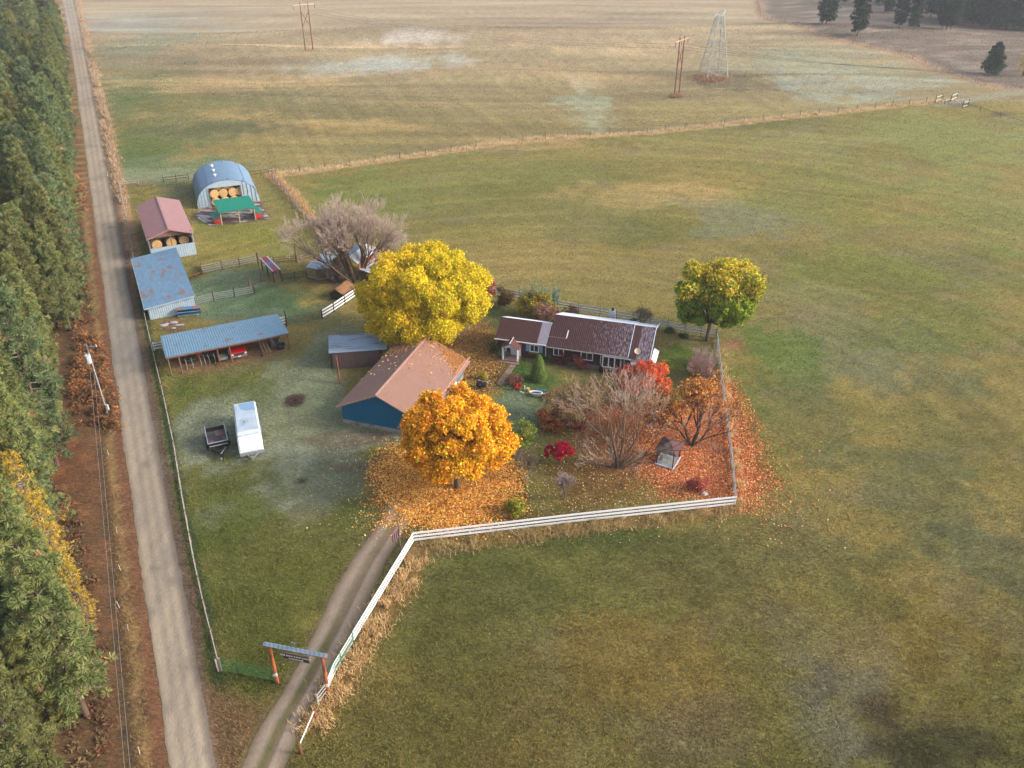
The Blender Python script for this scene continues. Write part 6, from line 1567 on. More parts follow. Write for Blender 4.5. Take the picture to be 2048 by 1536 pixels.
# ---- gazebo
def gazebo():
    o = P(1310.6, 929.4); q = P(1345.4, 940); A = math.atan2(q.y - o.y, q.x - o.x); w_ = (q - o).length; D = 2.35
    t = thing('garden_gazebo', 'small garden gazebo with dark maroon hip roof and stone floor', 'gazebo', o, A)
    f = MB(); f.box((w_ / 2, D / 2, .1), (w_, D, .2)); f.build('platform', mat('grey_stone_floor', C(140, 138, 140), .8, .2, 3), t)
    f = MB(); f.box((w_ / 2, -.04, .16), (w_ + .16, .09, .14)); f.box((w_ + .04, D / 2, .16), (.09, D, .14)); f.box((-.04, D / 2, .16), (.09, D, .14)); f.build('edging', mat('pale_edging', C(196, 200, 210), .7), t)
    for x in (.08, w_ - .08):
        for y in (.08, D - .08): MB().box((x, y, 1.1), (.1, .1, 1.85)).build('post', mat('maroon_dark_post', C(96, 44, 46), .7), t)
    c = (w_ / 2, D / 2, 2.65); e = .22; z = 1.95
    cs = [(-e, -e, z), (w_ + e, -e, z), (w_ + e, D + e, z), (-e, D + e, z)]
    rm = mat('dark_maroon_shingle', C(92, 60, 62), .8, .2, 3); rm2 = mat('mossy_maroon_shingle', C(98, 84, 78), .85, .3, 2.5, c2=C(64, 44, 46), c2scale=1.5)
    for k in range(4):
        a, b = Vector(cs[k]), Vector(cs[(k + 1) % 4]); c_ = Vector(c); d = Vector((0, 0, .06))
        mb = MB(); mb.add([a, b, c_, a - d, b - d, c_ - d], [(0, 1, 2), (5, 4, 3), (0, 3, 4, 1), (1, 4, 5, 2), (2, 5, 3, 0)]); mb.build('roof_panel', rm2 if k in (0, 3) else rm, t)
    Mt = Matrix.Translation(o) @ Matrix.Rotation(A, 4, 'Z')
    gm = mat('verdigris_table', C(150, 164, 156), .6)
    tt = thing('garden_table', 'small round verdigris table under the gazebo roof', 'table', Mt @ Vector((w_ / 2 + .1, D / 2 + .1, .2)))
    b = MB(); b.tube((0, 0, .68), (0, 0, .72), .42, .42, 18); b.build('tabletop', gm, tt)
    for k in range(3):
        a_ = k * 2.1; MB().tube((.32 * math.cos(a_), .32 * math.sin(a_), 0), (.15 * math.cos(a_), .15 * math.sin(a_), .68), .025).build('leg', gm, tt)
    for nm, x, y, r_ in (('pale green metal garden chair at the back of the gazebo', .35, D - .6, .6), ('pale green metal garden chair at the front of the gazebo', w_ / 2 - .35, .5, 2.6)):
        tc_ = thing('garden_chair', nm, 'chair', Mt @ Vector((x, y, .2)), A + r_, 'garden chairs in the gazebo')
        MB().box((0, 0, .42), (.42, .42, .04)).build('seat', gm, tc_); MB().box((0, .21, .7), (.42, .04, .5)).build('backrest', gm, tc_)
        for x in (-.18, .18):
            for y in (-.18, .18): MB().box((x, y, .2), (.03, .03, .4)).build('leg', gm, tc_)
gazebo()

# ================================================================== FENCES
def fence(name, label, pts, step, rails, pw=.12, ph=1.3, postm='dkwood', railm='white', rw=.14, rt=.04, side=1, posts=True, thin=False, group=None, postoff=0.0, skip=()):
    """pts: ground points; rails: heights"""
    o = pts[0].copy(); o.z = gz(o.x, o.y)
    t = thing(name, label, 'fence', o, 0, group)
    rs = resample(pts, step)
    for z in rails:
        mb = MB(o)
        for a, b in zip(pts[:-1], pts[1:]):
            rr = resample([a, b], step)
            for p, q in zip(rr[:-1], rr[1:]):
                p, q = G3(p, z + rnd.uniform(-.02, .02) * (railm != 'white')), G3(q, z + rnd.uniform(-.02, .02) * (railm != 'white'))
                if thin: mb.tube(p, q, rt, rt, 5)
                else: mb.beam(p, q, rt, rw)
        mb.build('rail', W(railm) if isinstance(railm, str) else railm, t)
    if posts:
        for i, p in enumerate(rs):
            if i in skip: continue
            j = min(i, len(rs) - 2); d = (rs[j + 1] - rs[j]).normalized(); n = Vector((-d.y, d.x, 0)) * postoff
            q = G3(p + n); mb = MB(o)
            if thin == 'round' or pw < .1: mb.tube(q, q + Vector((rnd.uniform(-.03, .03), 0, ph * rnd.uniform(.95, 1.05))), pw, pw * .9, 6)
            else: mb.box((q.x, q.y, q.z + ph / 2), (pw, pw, ph), rz=math.atan2(d.y, d.x))
            mb.build('post', W(postm) if isinstance(postm, str) else postm, t)
    return t
steelp = mat('grey_steel_post', C(120, 126, 120), .6, .15, 4, .3)
greyrail = mat('weathered_grey_rail', C(166, 160, 154), .85, .2, 4)
fence('white_front_fence', 'long white three board fence across the front of the garden', PP([(828, 1085), (1150, 1047), (1470, 1012)]), 2.45, (.32, .72, 1.12), .03, 1.75, steelp, 'white', .2, .05, postoff=.1)
fence('white_drive_fence', 'white three board fence running along the driveway', PP([(828, 1085), (742, 1228), (672, 1345), (658, 1380)]), 2.45, (.32, .72, 1.12), .03, 1.5, steelp, 'white', .2, .05, postoff=-.1)
fence('brace_panel', 'small white braced fence panel below the gate post', PP([(655, 1388), (637, 1412)]), 1.6, (.4, .8, 1.15), .09, 1.3, greyrail, greyrail, .1, .05)
fence('entry_rail', 'single white rail on two orange posts at the road end', PP([(632, 1440), (603, 1508)]), 3.0, (1.05,), .1, 1.15, 'redwood', 'white', .08, .05, thin='round')
fence('right_garden_fence', 'grey white garden fence down the right side over orange leaves', PP([(1470, 1012), (1460, 905), (1449, 820), (1440, 745), (1433, 676)]), 2.45, (.35, .72, 1.1), .07, 1.45, greyrail, greyrail, .16, .05, postoff=.1)
fence('back_garden_fence', 'white board fence behind the house', PP([(1433, 676), (1370, 667), (1300, 652), (1200, 632), (1115, 618), (1040, 600), (985, 588)]), 2.6, (.4, .8, 1.2), .05, 1.8, steelp, mat('pale_fence_board', C(196, 200, 200), .7, .1, 3), .2, .05, postoff=.1)
fence('road_fence', 'weathered rail fence along the gravel road', PP([(291, 637), (305, 700), (331, 810), (350, 900), (366, 1000), (390, 1130), (410, 1220), (441, 1342)]), 2.9, (1.1, .65, .25), .09, 1.3, 'wood', mat('frost_tipped_grey_rail', C(158, 152, 144), .85, .3, 1.2), .11, .05, thin='round')
fence('upper_road_fence', 'thin white tipped fence between road and hay barn', PP([(240, 376), (252, 430), (262, 480), (270, 530), (284, 590), (291, 635)]), 2.9, (1.1,), .07, 1.25, greyrail, greyrail, .1, .05, thin='round')
fence('yard_back_fence', 'grey rail and wire fence left of the arch barn', PP([(240, 376), (278, 370)]), 3.2, (1.1, .7), .09, 1.3, greyrail, greyrail, .1, .05)
fence('yard_back_fence', 'dark post wire fence between field gate and arch barn', PP([(328, 366), (378, 360)]), 3.0, (1.1, .6), .1, 1.5, 'dkwood', 'dkwood', .1, .03)
fence('arch_barn_back_fence', 'short post fence right of the arch barn', PP([(500, 354), (545, 347)]), 3.0, (1.0, .5), .08, 1.3, 'wood', 'dkwood', .08, .02)
fence('corner_brace', 'pale wooden corner brace where the field fences meet', PP([(538, 352), (552, 350)]), 2.2, (1.25,), .12, 1.4, 'wood', greyrail, .12, .12)
fence('willow_fence', 'leaning plank fence between arch barn yard and willow', PP([(545, 358), (575, 390), (592, 415), (612, 440), (650, 480)]), 2.2, (1.1, .7, .3), .1, 1.3, 'wood', greyrail, .12, .05)
fence('upper_corral_fence', 'grey plank corral fence left of the striped shelter', PP([(405, 549), (445, 540), (480, 534), (516, 526)]), 2.1, (.35, .7, 1.05, 1.4), .14, 1.65, 'wood', greyrail, .12, .05)
fence('upper_corral_fence', 'grey plank corral fence between striped shelter and tall log', PP([(548, 528), (592, 524), (620, 518)]), 2.4, (.35, .7, 1.05), .12, 1.3, 'wood', 'wood', .1, .05)
fence('lower_corral_fence', 'frosted plank corral fence from long shed to its brace', PP([(391, 612), (428, 602), (470, 595), (509, 588)]), 2.4, (.3, .6, .9, 1.2), .14, 1.5, 'dkwood', mat('frosted_plank', C(132, 140, 132), .85, .2, 3), .12, .05)
fence('lower_corral_fence', 'short stack of planks at the end of the lower corral', PP([(509, 588), (499, 577), (522, 566), (540, 563)]), 1.9, (.35, .7, 1.05), .12, 1.5, 'wood', mat('dull_plank', C(104, 98, 84), .85, .2, 3), .1, .05)
fence('pen_fence', 'dark rail pen fence between striped shelter and pole shed', PP([(566, 563), (590, 560), (614, 556)]), 2.3, (.35, .65, .95, 1.2), .1, 1.35, 'dkwood', 'dkwood', .08, .04)
fence('white_barnyard_fence', 'white three board fence rising to the golden tree', PP([(645, 638), (668, 624), (690, 609), (712, 594)]), 2.2, (.35, .8, 1.25), .14, 1.5, 'dkwood', 'white', .22, .05)
fence('white_shed_gate', 'short white boards between machine shed and dark post', PP([(560, 652), (573, 649)]), 1.6, (.35, .75, 1.15), .1, 1.3, 'dkwood', 'white', .2, .05)
fence('white_shed_stub', 'short white three board stub left of the machine shed', PP([(309, 702), (326, 699)]), 1.6, (.35, .75, 1.1), .1, 1.25, 'white', 'white', .18, .05)
dkgreen = mat('dark_green_tube', C(60, 82, 60), .6, .1, 2)
fence('wire_gate', 'sagging dark wire gate between post and white barnyard fence', PP([(574, 650), (645, 636)]), 6.0, (.15, .45, .75, 1.05), .0, .0, 'dkwood', dkgreen, .02, .018, posts=False, thin=True)
wood_small = mat('field_post_wood', C(120, 96, 80), .85, .2, 4)
fence('field_fence', 'long wire fence with wooden posts across the pasture', FAR_FENCE, 5.6, (1.15, .8, .4), .09, 1.45, wood_small, steelp, .02, .012, thin=True)
fence('brush_fence', 'distant wire fence at the edge of the rough ground', BRUSH[:-1], 8.0, (1.1,), .1, 1.4, wood_small, steelp, .02, .014, thin=True)
fence('ditch_fence', 'low dark rail fence beside the ditch at right', PP([(1925, 214), (1960, 222), (2000, 235), (2055, 252)]), 6.0, (.8,), .1, 1.2, 'dkwood', 'dkwood', .08, .03, thin=True)
far_w = mat('pale_gateway_rail', C(206, 196, 176), .8, .1, 3)  # pale rail colour for the gateway braces
for q0, q1, lb in (((1870, 206), (1882, 202), 'short pale topped brace left of the field gateway'), ((1901, 203), (1913, 198), 'pale topped brace at the middle of the field gateway'), ((1924, 217), (1935, 214), 'dark brace nearest the ditch at the gateway'), ((1889, 208), (1897, 206), 'tiny white rail in the field gateway')):
    fence('gateway_brace', lb, PP([q0, q1]), 4.0, (1.5, .5) if 'tiny' not in lb else (.9,), .14, 1.9 if 'tiny' not in lb else .9, 'dkwood', far_w, .16, .12, group='wooden braces at the field gateway')
def single(name, px, py, h, r, m_, lb, cat='post', lean=(0, 0)):
    a = P(px, py); mb = MB(a); mb.tube(a, a + Vector((lean[0], lean[1], h)), r, r * .8, 8); o = mb.build(name, W(m_) if isinstance(m_, str) else m_); o.location = a; return tag(o, lb, cat)
single('tall_log_post', 594, 525, 2.9, .16, 'wood', 'tall forked log post behind the corral')
single('gate_post', 574, 652, 2.3, .1, 'dkwood', 'tall dark post right of the machine shed roof')
single('gate_post', 522, 560, 2.0, .11, 'wood', 'tall frost tipped post left of the striped shelter')
single('gate_post', 518, 531, 2.2, .13, 'wood', 'tall corral post at the left end of the striped roof')
single('gate_post', 503, 585, 2.2, .13, 'wood', 'tall grey post behind the end of the lower corral')
single('thin_pole', 1315, 712, 4.6, .06, 'wood', 'tall thin weathered pole at the right end of the house')
single('signal_post', 1433, 700, 1.6, .12, mat('pale_blue_box', C(160, 176, 190), .7), 'pale blue grey box post on the right garden fence', 'post')

# tube gates
def tube_gate(label, a, b, h, m_, bars, uprights, z0=.15, name='tube_gate'):
    t = thing(name, label, 'gate', a); mb = MB(a)
    for k in range(bars):
        z = z0 + (h - z0) * k / (bars - 1); mb.tube((a.x, a.y, z), (b.x, b.y, z), .022, .022, 6)
    mb.build('bars', m_, t)
    mb = MB(a)
    for u in uprights:
        p = a.lerp(b, u); mb.tube((p.x, p.y, z0 - .03), (p.x, p.y, h + .03), .03, .03, 6)
    mb.build('uprights', m_, t)
    return t
gm = mat('green_gate_paint', C(46, 124, 74), .5, .1, 2)
tube_gate('green tube gate between road fence corner and left arch post', P(446, 1342), P(549, 1362), 1.35, gm, 6, (0, .33, .66, 1))
tube_gate('green tube gate swung open along the white drive fence', P(658, 1372), P(708, 1288), 1.4, gm, 5, (0, .5, 1))
tube_gate('grey tube gate in the yard back fence', P(281, 374), P(325, 368), 1.3, steelp, 6, (0, .5, 1))
fence('corner_post_brace', 'grey white braced corner posts at the road end of the green gate', PP([(437, 1343), (444, 1340)]), .8, (1.1, .4), .12, 1.35, greyrail, greyrail, .1, .05)

# ranch entry
def entry():
    a, b = P(555, 1366), P(657, 1387)
    t = thing('entry_arch', 'log ranch entry with blue grey metal capped crossbeam and hanging sign', 'gateway', a)
    H_ = 4.05
    lg = mat('orange_log', C(176, 98, 54), .8, .2, 3, c2=C(104, 66, 50), c2scale=2.2, stretch=(1, 1, .35))
    for p in (a, b):
        mb = MB(a); mb.tube(p, p + Vector((0, 0, H_)), .15, .12, 10); po = mb.build('log_post', lg, t)
        mb = MB(a); mb.box((p.x + .05, p.y - .1, 1.05), (.2, .1, .28)); mb.box((p.x - .14, p.y - .06, .95), (.1, .1, .12)); mb.build('gate_hinge', W('white'), po)
    d = (b - a).normalized(); u, v = a - d * .42, b + d * .38
    mb = MB(a); mb.beam(u + Vector((0, 0, H_ + .1)), v + Vector((0, 0, H_ + .1)), .26, .2); bm_ = mb.build('crossbeam', lg, t)
    n = Vector((-d.y, d.x, 0)); up = Vector((0, 0, H_ + .22))
    mb = MB(a)
    mb.sheet(u - n * .19 + up - Vector((0, 0, .06)), v - n * .19 + up - Vector((0, 0, .06)), v + up + Vector((0, 0, .1)), u + up + Vector((0, 0, .1)), 14, .012, .02)
    mb.sheet(v + n * .19 + up - Vector((0, 0, .06)), u + n * .19 + up - Vector((0, 0, .06)), u + up + Vector((0, 0, .1)), v + up + Vector((0, 0, .1)), 14, .012, .02)
    mb.build('beam_cap', mat('blue_grey_cap', C(132, 148, 164), .5, .12, 2, .1), t)
    # sign
    c = a.lerp(b, .5) - n * .1; ang = math.atan2(d.y, d.x)
    mb = MB(a)
    mb.box((c.x, c.y, H_ - .55), (2.05, .06, .62), rz=ang); sg = mb.build('sign_board', mat('dark_brown_board', C(74, 56, 48), .8, .15, 3), t)
    mb = MB(a)
    for z in (-.235, -.87): mb.box((c.x, c.y, H_ + z), (2.15, .09, .05), rz=ang)
    for x in (-1.05, 1.05): mb.box((c.x + d.x * x, c.y + d.y * x, H_ - .55), (.05, .09, .66), rz=ang)
    mb.build('sign_frame', mat('weathered_sign_frame', C(150, 132, 116), .8), sg)
    for txt, z, sz in (('THE GOLD B BAR RANCH', -.47, .2), ('IN THE PINE RANGE', -.74, .12)):
        cu = bpy.data.curves.new('lettering', 'FONT'); cu.body = txt; cu.size = sz; cu.extrude = .008; cu.align_x = 'CENTER'; cu.align_y = 'CENTER'; cu.space_character = 1.05; cu.offset = .004
        tmp = bpy.data.objects.new('tmp', cu); COL.objects.link(tmp); bpy.context.view_layer.update()
        me_ = bpy.data.meshes.new_from_object(tmp.evaluated_get(bpy.context.evaluated_depsgraph_get())); bpy.data.objects.remove(tmp)
        o = bpy.data.objects.new('lettering', me_); COL.objects.link(o); o.parent = sg
        o.location = Vector((c.x, c.y, H_ + z)) - n * .042 - a; o.rotation_euler = (PI / 2, 0, ang)
        me_.materials.clear(); me_.materials.append(W('white'))
    mb = MB(a)
    for x in (-.9, .9): mb.tube(c + d * x + Vector((0, 0, H_ - .25)), c + d * x + Vector((0, 0, H_ + .05)), .015, .015, 5)
    mb.build('hanger', W('black'), sg)
    # steer-like metal finial on top
    top = a.lerp(b, .5) + up + Vector((0, 0, .1)); mb = MB(a)
    mb.tube(top, top + Vector((0, 0, .5)), .025); mb.tube(top + Vector((0, 0, .3)), top + Vector((0, 0, .3)) - d * .35 - Vector((0, 0, .25)), .02); mb.tube(top + Vector((0, 0, .5)) - d * .22, top + Vector((0, 0, .5)) + d * .1, .025); mb.tube(top + Vector((0, 0, .65)) - d * .25, top + Vector((0, 0, .5)), .015); mb.tube(top + Vector((0, 0, .7)) + d * .1, top + Vector((0, 0, .5)), .015)
    mb.build('finial', W('steel'), t)
entry()

# flagpole with small striped flag
def flag():
    a = P(802, 1108); t = thing('flagpole', 'wooden pole with small red and white striped flag at the drive', 'flagpole', a)
    h = 3.6; MB().tube((0, 0, 0), (0, 0, h), .07, .045, 8).build('pole', W('wood'), t)
    for k in range(7):
        mb = MB(); x0, x1 = -.05 - k * .085, -.05 - (k + 1) * .085
        z = lambda x: h - .55 + x * 1.4
        mb.hexa([(x0, -.02, z(x0) - .85), (x1, .02 * (k % 2), z(x1) - .75), (x1, .03 + .02 * (k % 2), z(x1) - .75), (x0, 0, z(x0) - .85), (x0, -.02, z(x0)), (x1, .02 * (k % 2), z(x1)), (x1, .03 + .02 * (k % 2), z(x1)), (x0, 0, z(x0))])
        mb.build('flag_stripe', W('white') if k % 2 else mat('flag_red', C(176, 52, 70), .7), t)
flag()

# ================================================================== POWER LINES
def utility_pole():
    a = P(215, 830); h = 9.2; t = thing('utility_pole', 'wooden utility pole with pale grey transformer beside the road', 'utility pole', a)
    MB().tube((0, 0, 0), (0, 0, h), .15, .10, 10).build('pole', mat('grey_pole_wood', C(124, 116, 110), .85, .2, 4, stretch=(1, 1, .2)), t)
    MB().tube((.1, -.06, .3), (.08, -.05, h - 2.4), .035, .035, 6).build('conduit', mat('pale_conduit', C(190, 194, 196), .5), t)
    MB().box((.3, -.1, 1.1), (.25, .2, .7)).build('meter_box', mat('pale_meter_box', C(206, 208, 206), .5), t)
    tr = MB(); tr.tube((.0, -.42, h - 2.1), (.0, -.42, h - 1.15), .3, .3, 16); tr.tube((.0, -.42, h - 1.15), (0, -.42, h - 1.08), .32, .2, 16)
    tm = tr.build('transformer', mat('pale_grey_tank', C(206, 208, 210), .5, .08, 3), t)
    for x in (-.15, .15): MB().tube((x, -.42, h - 1.08), (x * 1.3, -.42, h - .82), .05, .03, 8).build('bushing', W('steel'), tm)
    ca = MB(); ca.beam((-.1, 0, h - .35), (1.1, 0, h - .35), .09, .11); ca.beam((0, 0, h - .8), (.55, 0, h - .38), .04, .04); c_ = ca.build('crossarm', W('steel'), t)
    for x in (-.12, 1.05): MB().tube((x, 0, h - .3), (x, 0, h - .05), .05, .04, 8).build('insulator', W('white'), c_)
    return a, h
UP, UH = utility_pole()
def wire(label, pts, r=.014, group=None, name='power_line'):
    o = Vector(pts[0]); mb = MB(o)
    for p, q in zip(pts[:-1], pts[1:]): mb.tube(p, q, r, r, 5, False)
    ob = mb.build(name, mat('dark_wire', C(126, 124, 120), .5)); ob.location = o; return tag(ob, label, 'power line', group)
def sag(a, b, s, n=16): return [a.lerp(b, i / n) - Vector((0, 0, s * 4 * (i / n) * (1 - i / n))) for i in range(n + 1)]
e0, e1 = P(243, 1500, 6.6), P(254, 1500, 6.9)
for k, (p, e, lb) in enumerate(((UP + Vector((0, 0, UH - 1.0)), e0, 'left one of two low wires running from the pole beside the forest'), (UP + Vector((.3, 0, UH - 1.6)), e1, 'right one of two low wires running from the pole beside the forest'))):
    d = e - p; far_ = p + d * 1.7; wire(lb, sag(p, far_, .5), .018, 'wires beside the forest')

def hframe(a, b, h, label, arm=1.6):
    a, b = Vector(a), Vector(b); t = thing('power_pole_frame', label, 'power pole', a, 0, 'twin pole frames in the far field')
    m_ = mat('rust_brown_pole', C(128, 84, 68), .85, .2, 3, stretch=(1, 1, .2))
    for p in (a, b):
        mb = MB(a); mb.tube(p, p + Vector((0, 0, h)), .2, .14, 8); mb.build('pole', m_, t)
    d = (b - a).normalized(); u = Vector((0, 0, h - .9))
    mb = MB(a); mb.beam(a - d * arm + u, b + d * arm + u, .2, .26); ca = mb.build('crossarm', mat('pale_crossarm', C(196, 160, 136), .8, .15, 3), t)
    for q in (a - d * arm * .95, a.lerp(b, .5), b + d * arm * .95):
        mb = MB(a); q1 = q + u
        for k in range(6): mb.tube(q1 - Vector((0, 0, .15 + k * .22)), q1 - Vector((0, 0, .3 + k * .22)), .12, .08, 8)
        mb.build('insulator_string', mat('dark_insulator', C(86, 80, 80), .5), ca)
    mb = MB(a); mb.beam(a + Vector((0, 0, h * .80)), b + Vector((0, 0, h * .5)), .14, .14); mb.beam(b + Vector((0, .15, h * .80)), a + Vector((0, .15, h * .5)), .14, .14); mb.build('cross_brace', m_, t)
    return [q + u - Vector((0, 0, 1.6)) for q in (a - d * arm * .95, a.lerp(b, .5), b + d * arm * .95)]
A1 = hframe(P(611, 101), P(626, 99), 15.5, 'twin pole wooden power frame in the upper left field', 3.0)
A2 = hframe(P(1349, 190), P(1358, 186), 14.9, 'twin pole wooden power frame beside the lattice tower', 2.4)
far_pts = [P(2300, y, 13.5) for y in (140, 148, 156)]
for k in range(3):
    wire('far high voltage wire between the two wooden frames', sag(A1[k], A2[k], 2.5, 24), .02, 'high voltage wires')
    wire('high voltage wire running right from the frame by the lattice tower', sag(A2[k], far_pts[k], 2.2, 24), .035, 'high voltage wires to the right')
def lattice():
    f = [P(1398.5, 149), P(1418, 163.5), P(1452, 160), P(1433, 146)]
    c = sum(f, Vector()) / 4; f = [Vector((p.x, p.y, gz(p.x, p.y))) for p in f]
    s = 3.4; ang = math.atan2((f[2] - f[1]).y, (f[2] - f[1]).x)
    f = [c + Matrix.Rotation(ang, 3, 'Z') @ Vector((x * s, y * s, 0)) for x, y in ((-1, 1), (-1, -1), (1, -1), (1, 1))]
    t = thing('lattice_tower', 'grey steel lattice tower tapering to a slanted ring top', 'tower', c)
    h = 17.2; m_ = mat('galvanised_lattice', C(168, 172, 168), .6, .1, 2, .2)
    top = [c + (p - c) * .27 + Vector((0, 0, h)) for p in f]
    def at(k, u): return f[k % 4].lerp(top[k % 4], u)
    for k in range(4):
        mb = MB(c); mb.tube(at(k, 0), at(k, 1), .16, .12, 5); mb.build('leg', m_, t)
    lv = [0, .14, .28, .42, .58, .74, .88, 1]
    for i, (u0, u1) in enumerate(zip(lv[:-1], lv[1:])):
        mb = MB(c)
        for k in range(4):
            mb.tube(at(k, u0), at(k + 1, u1), .05, .05, 4); mb.tube(at(k + 1, u0), at(k, u1), .05, .05, 4); mb.tube(at(k, u1), at(k + 1, u1), .06, .06, 4)
        mb.build('brace_panel', m_, t)
    mb = MB(c); mb.tube(c + Vector((0, 0, 0)), c + Vector((0, 0, h * .42)), .1, .08, 5); mb.build('centre_pipe', m_, t)
    mb = MB(c); ctr = c + Vector((0, 0, h + .7))
    def rp(k, r=1.3): a_ = 2 * PI * k / 16; return ctr + Vector((r * math.cos(a_), r * .9 * math.sin(a_), r * .75 * math.cos(a_ - .6)))
    for k in range(16): mb.tube(rp(k), rp(k + 1), .13, .13, 6)
    for k in range(4): mb.tube(top[k], rp(k * 4 + 10), .08, .08, 5)
    mb.build('ring_top', mat('pale_ring', C(206, 210, 208), .5), t)
lattice()
for i, (px, py, lb) in enumerate(((1412, 158, 'rust brown dry brush at the foot of the lattice tower'), (1352, 193, 'pale dry tuft at the foot of the near wooden frame'))):
    rg = np.random.default_rng(90 + i); c0 = P(px + 8 * (1 - i), py); n = 2600 if i == 0 else 700; rr = 5.0 if i == 0 else 1.6
    c = np.stack([rg.normal(size=n) * rr * .5, rg.normal(size=n) * rr * .5, rg.random(n) * .5], 1) + np.array(c0)
    v, f, cc = leaf_quads(c, .2 * rg.uniform(.6, 1.3, n), unit(n, rg), palette_cols(n, [(150, 112, 84), (132, 98, 74), (166, 130, 98)], [1, 1, 1], rg), 2.4, 0, rg)
    tag(link('dry_brush', np_mesh('dry_brush', v, f, cc), LEAFM), lb, 'dry brush', kind='stuff')

# ================================================================== TRAILERS AND YARD THINGS
def cargo_trailer():
    o = P(465, 811, 2.35); o.z = 0; A = R_(-70.3)       # local x runs from tail to nose, y to the right seen from the tail... left corner
    t = thing('cargo_trailer', 'white enclosed cargo trailer with grey blue weathered roof', 'trailer', o, A)
    Wd, L = 2.45, 6.5; wp = mat('white_trailer_skin', C(214, 222, 230), .35, .04, 1.5, spec=.5)
    b = MB()
    def prof(x, z1, z0=.55, w0=0.0):
        y0, y1 = w0, Wd - w0
        return [(x, y0, z0), (x, y0, z1 - .18), (x, y0 + .14, z1 - .03), (x, y0 + Wd * .3, z1), (x, y1 - Wd * .3, z1), (x, y1 - .14, z1 - .03), (x, y1, z1 - .18), (x, y1, z0)]
    loft(b, [prof(0, 2.45), prof(L - .7, 2.45), prof(L, 2.3)])
    b.build('body', wp, t)
    n = MB(); loft(n, [prof(L + .01, 2.28), prof(L + .55, 1.55, .55), prof(L + .85, .98, .5)][:3]); n.build('nose', mat('bright_white_nose', C(238, 240, 242), .35, .03, 1.5, spec=.5), t)
    n = MB(); n.box((L + .88, Wd / 2, .62), (.06, Wd - .05, .42)); n.build('stone_guard', mat('grey_stone_guard', C(150, 158, 166), .5), t)
    r = MB(); r.box((L / 2 - .3, Wd / 2, 2.455), (L - 1.0, Wd * .86, .02)); r.build('roof_skin', mat('weathered_roof_skin', C(178, 192, 204), .6, .10, 1.2, c2=C(150, 166, 184), c2scale=.5), t)
    r = MB(); r.add([(.1, Wd * .92, 2.472), (.1, Wd * .25, 2.472), (1.2, Wd * .30, 2.472), (1.75, Wd * .5, 2.472), (1.85, Wd * .92, 2.472)], [(0, 1, 2, 3, 4)]); r.build('roof_patch', mat('clean_blue_patch', C(132, 164, 196), .5, .05, 1), t)
    r = MB(); r.box((L - .25, Wd / 2, 2.42), (.35, Wd * .9, .05), ry=.1); r.build('front_cap', wp, t)
    for y in (.02, Wd - .02):
        for x in (2.6, 3.5): wheel(t, (x, y, .36), .36, .22, 'y')
    d = MB()
    for y in (.55, Wd - .55): d.beam((L + .7, y, .5), (L + 1.75, Wd / 2, .5), .1, .12)
    d.beam((L + 1.7, Wd / 2, .5), (L + 2.05, Wd / 2, .5), .1, .1); d.tube((L + 1.55, Wd / 2, 0), (L + 1.55, Wd / 2, .95), .05); d.tube((L + 2.0, Wd / 2, .55), (L + 2.1, Wd / 2, .55), .08)
    d.box((L + 1.72, Wd / 2, .66), (.3, .3, .12)); d.build('hitch', mat('dusty_hitch', C(150, 146, 130), .7), t)
    dr = MB(); dr.box((-.02, Wd / 2, 1.45), (.04, Wd - .3, 1.7)); dr.build('rear_door', wp, t)
    for y in (-.02, Wd + .02):
        MB().box((3.05, y, .84), (2.1, .22, .06)).build('fender', mat('grey_fender', C(120, 124, 128), .5), t)
        MB().box((L / 2, y, .62), (L - .1, .03, .14)).build('side_trim', mat('grey_trim', C(130, 136, 142), .5), t)
    for y in (.2, Wd - .2): MB().box((-.05, y, .75), (.04, .14, .2)).build('tail_light', W('red'), t)
    MB().box((L - 1.3, Wd + .03, 1.35), (.75, .03, 1.5)).build('side_door', wp, t)
    v = MB(); v.box((3.9, Wd / 2, 2.5), (.4, .4, .1)); v.build('roof_vent', mat('grey_vent', C(170, 176, 180), .5), t)
    s_ = MB()
    for k in range(1, 11): s_.box((k * (L - .8) / 11, -.008, 1.4), (.03, .012, 1.5)); s_.box((k * (L - .8) / 11, Wd + .008, 1.4), (.03, .012, 1.5))
    s_.build('panel_seam', mat('seam_grey', C(176, 184, 190), .5), t)
cargo_trailer()
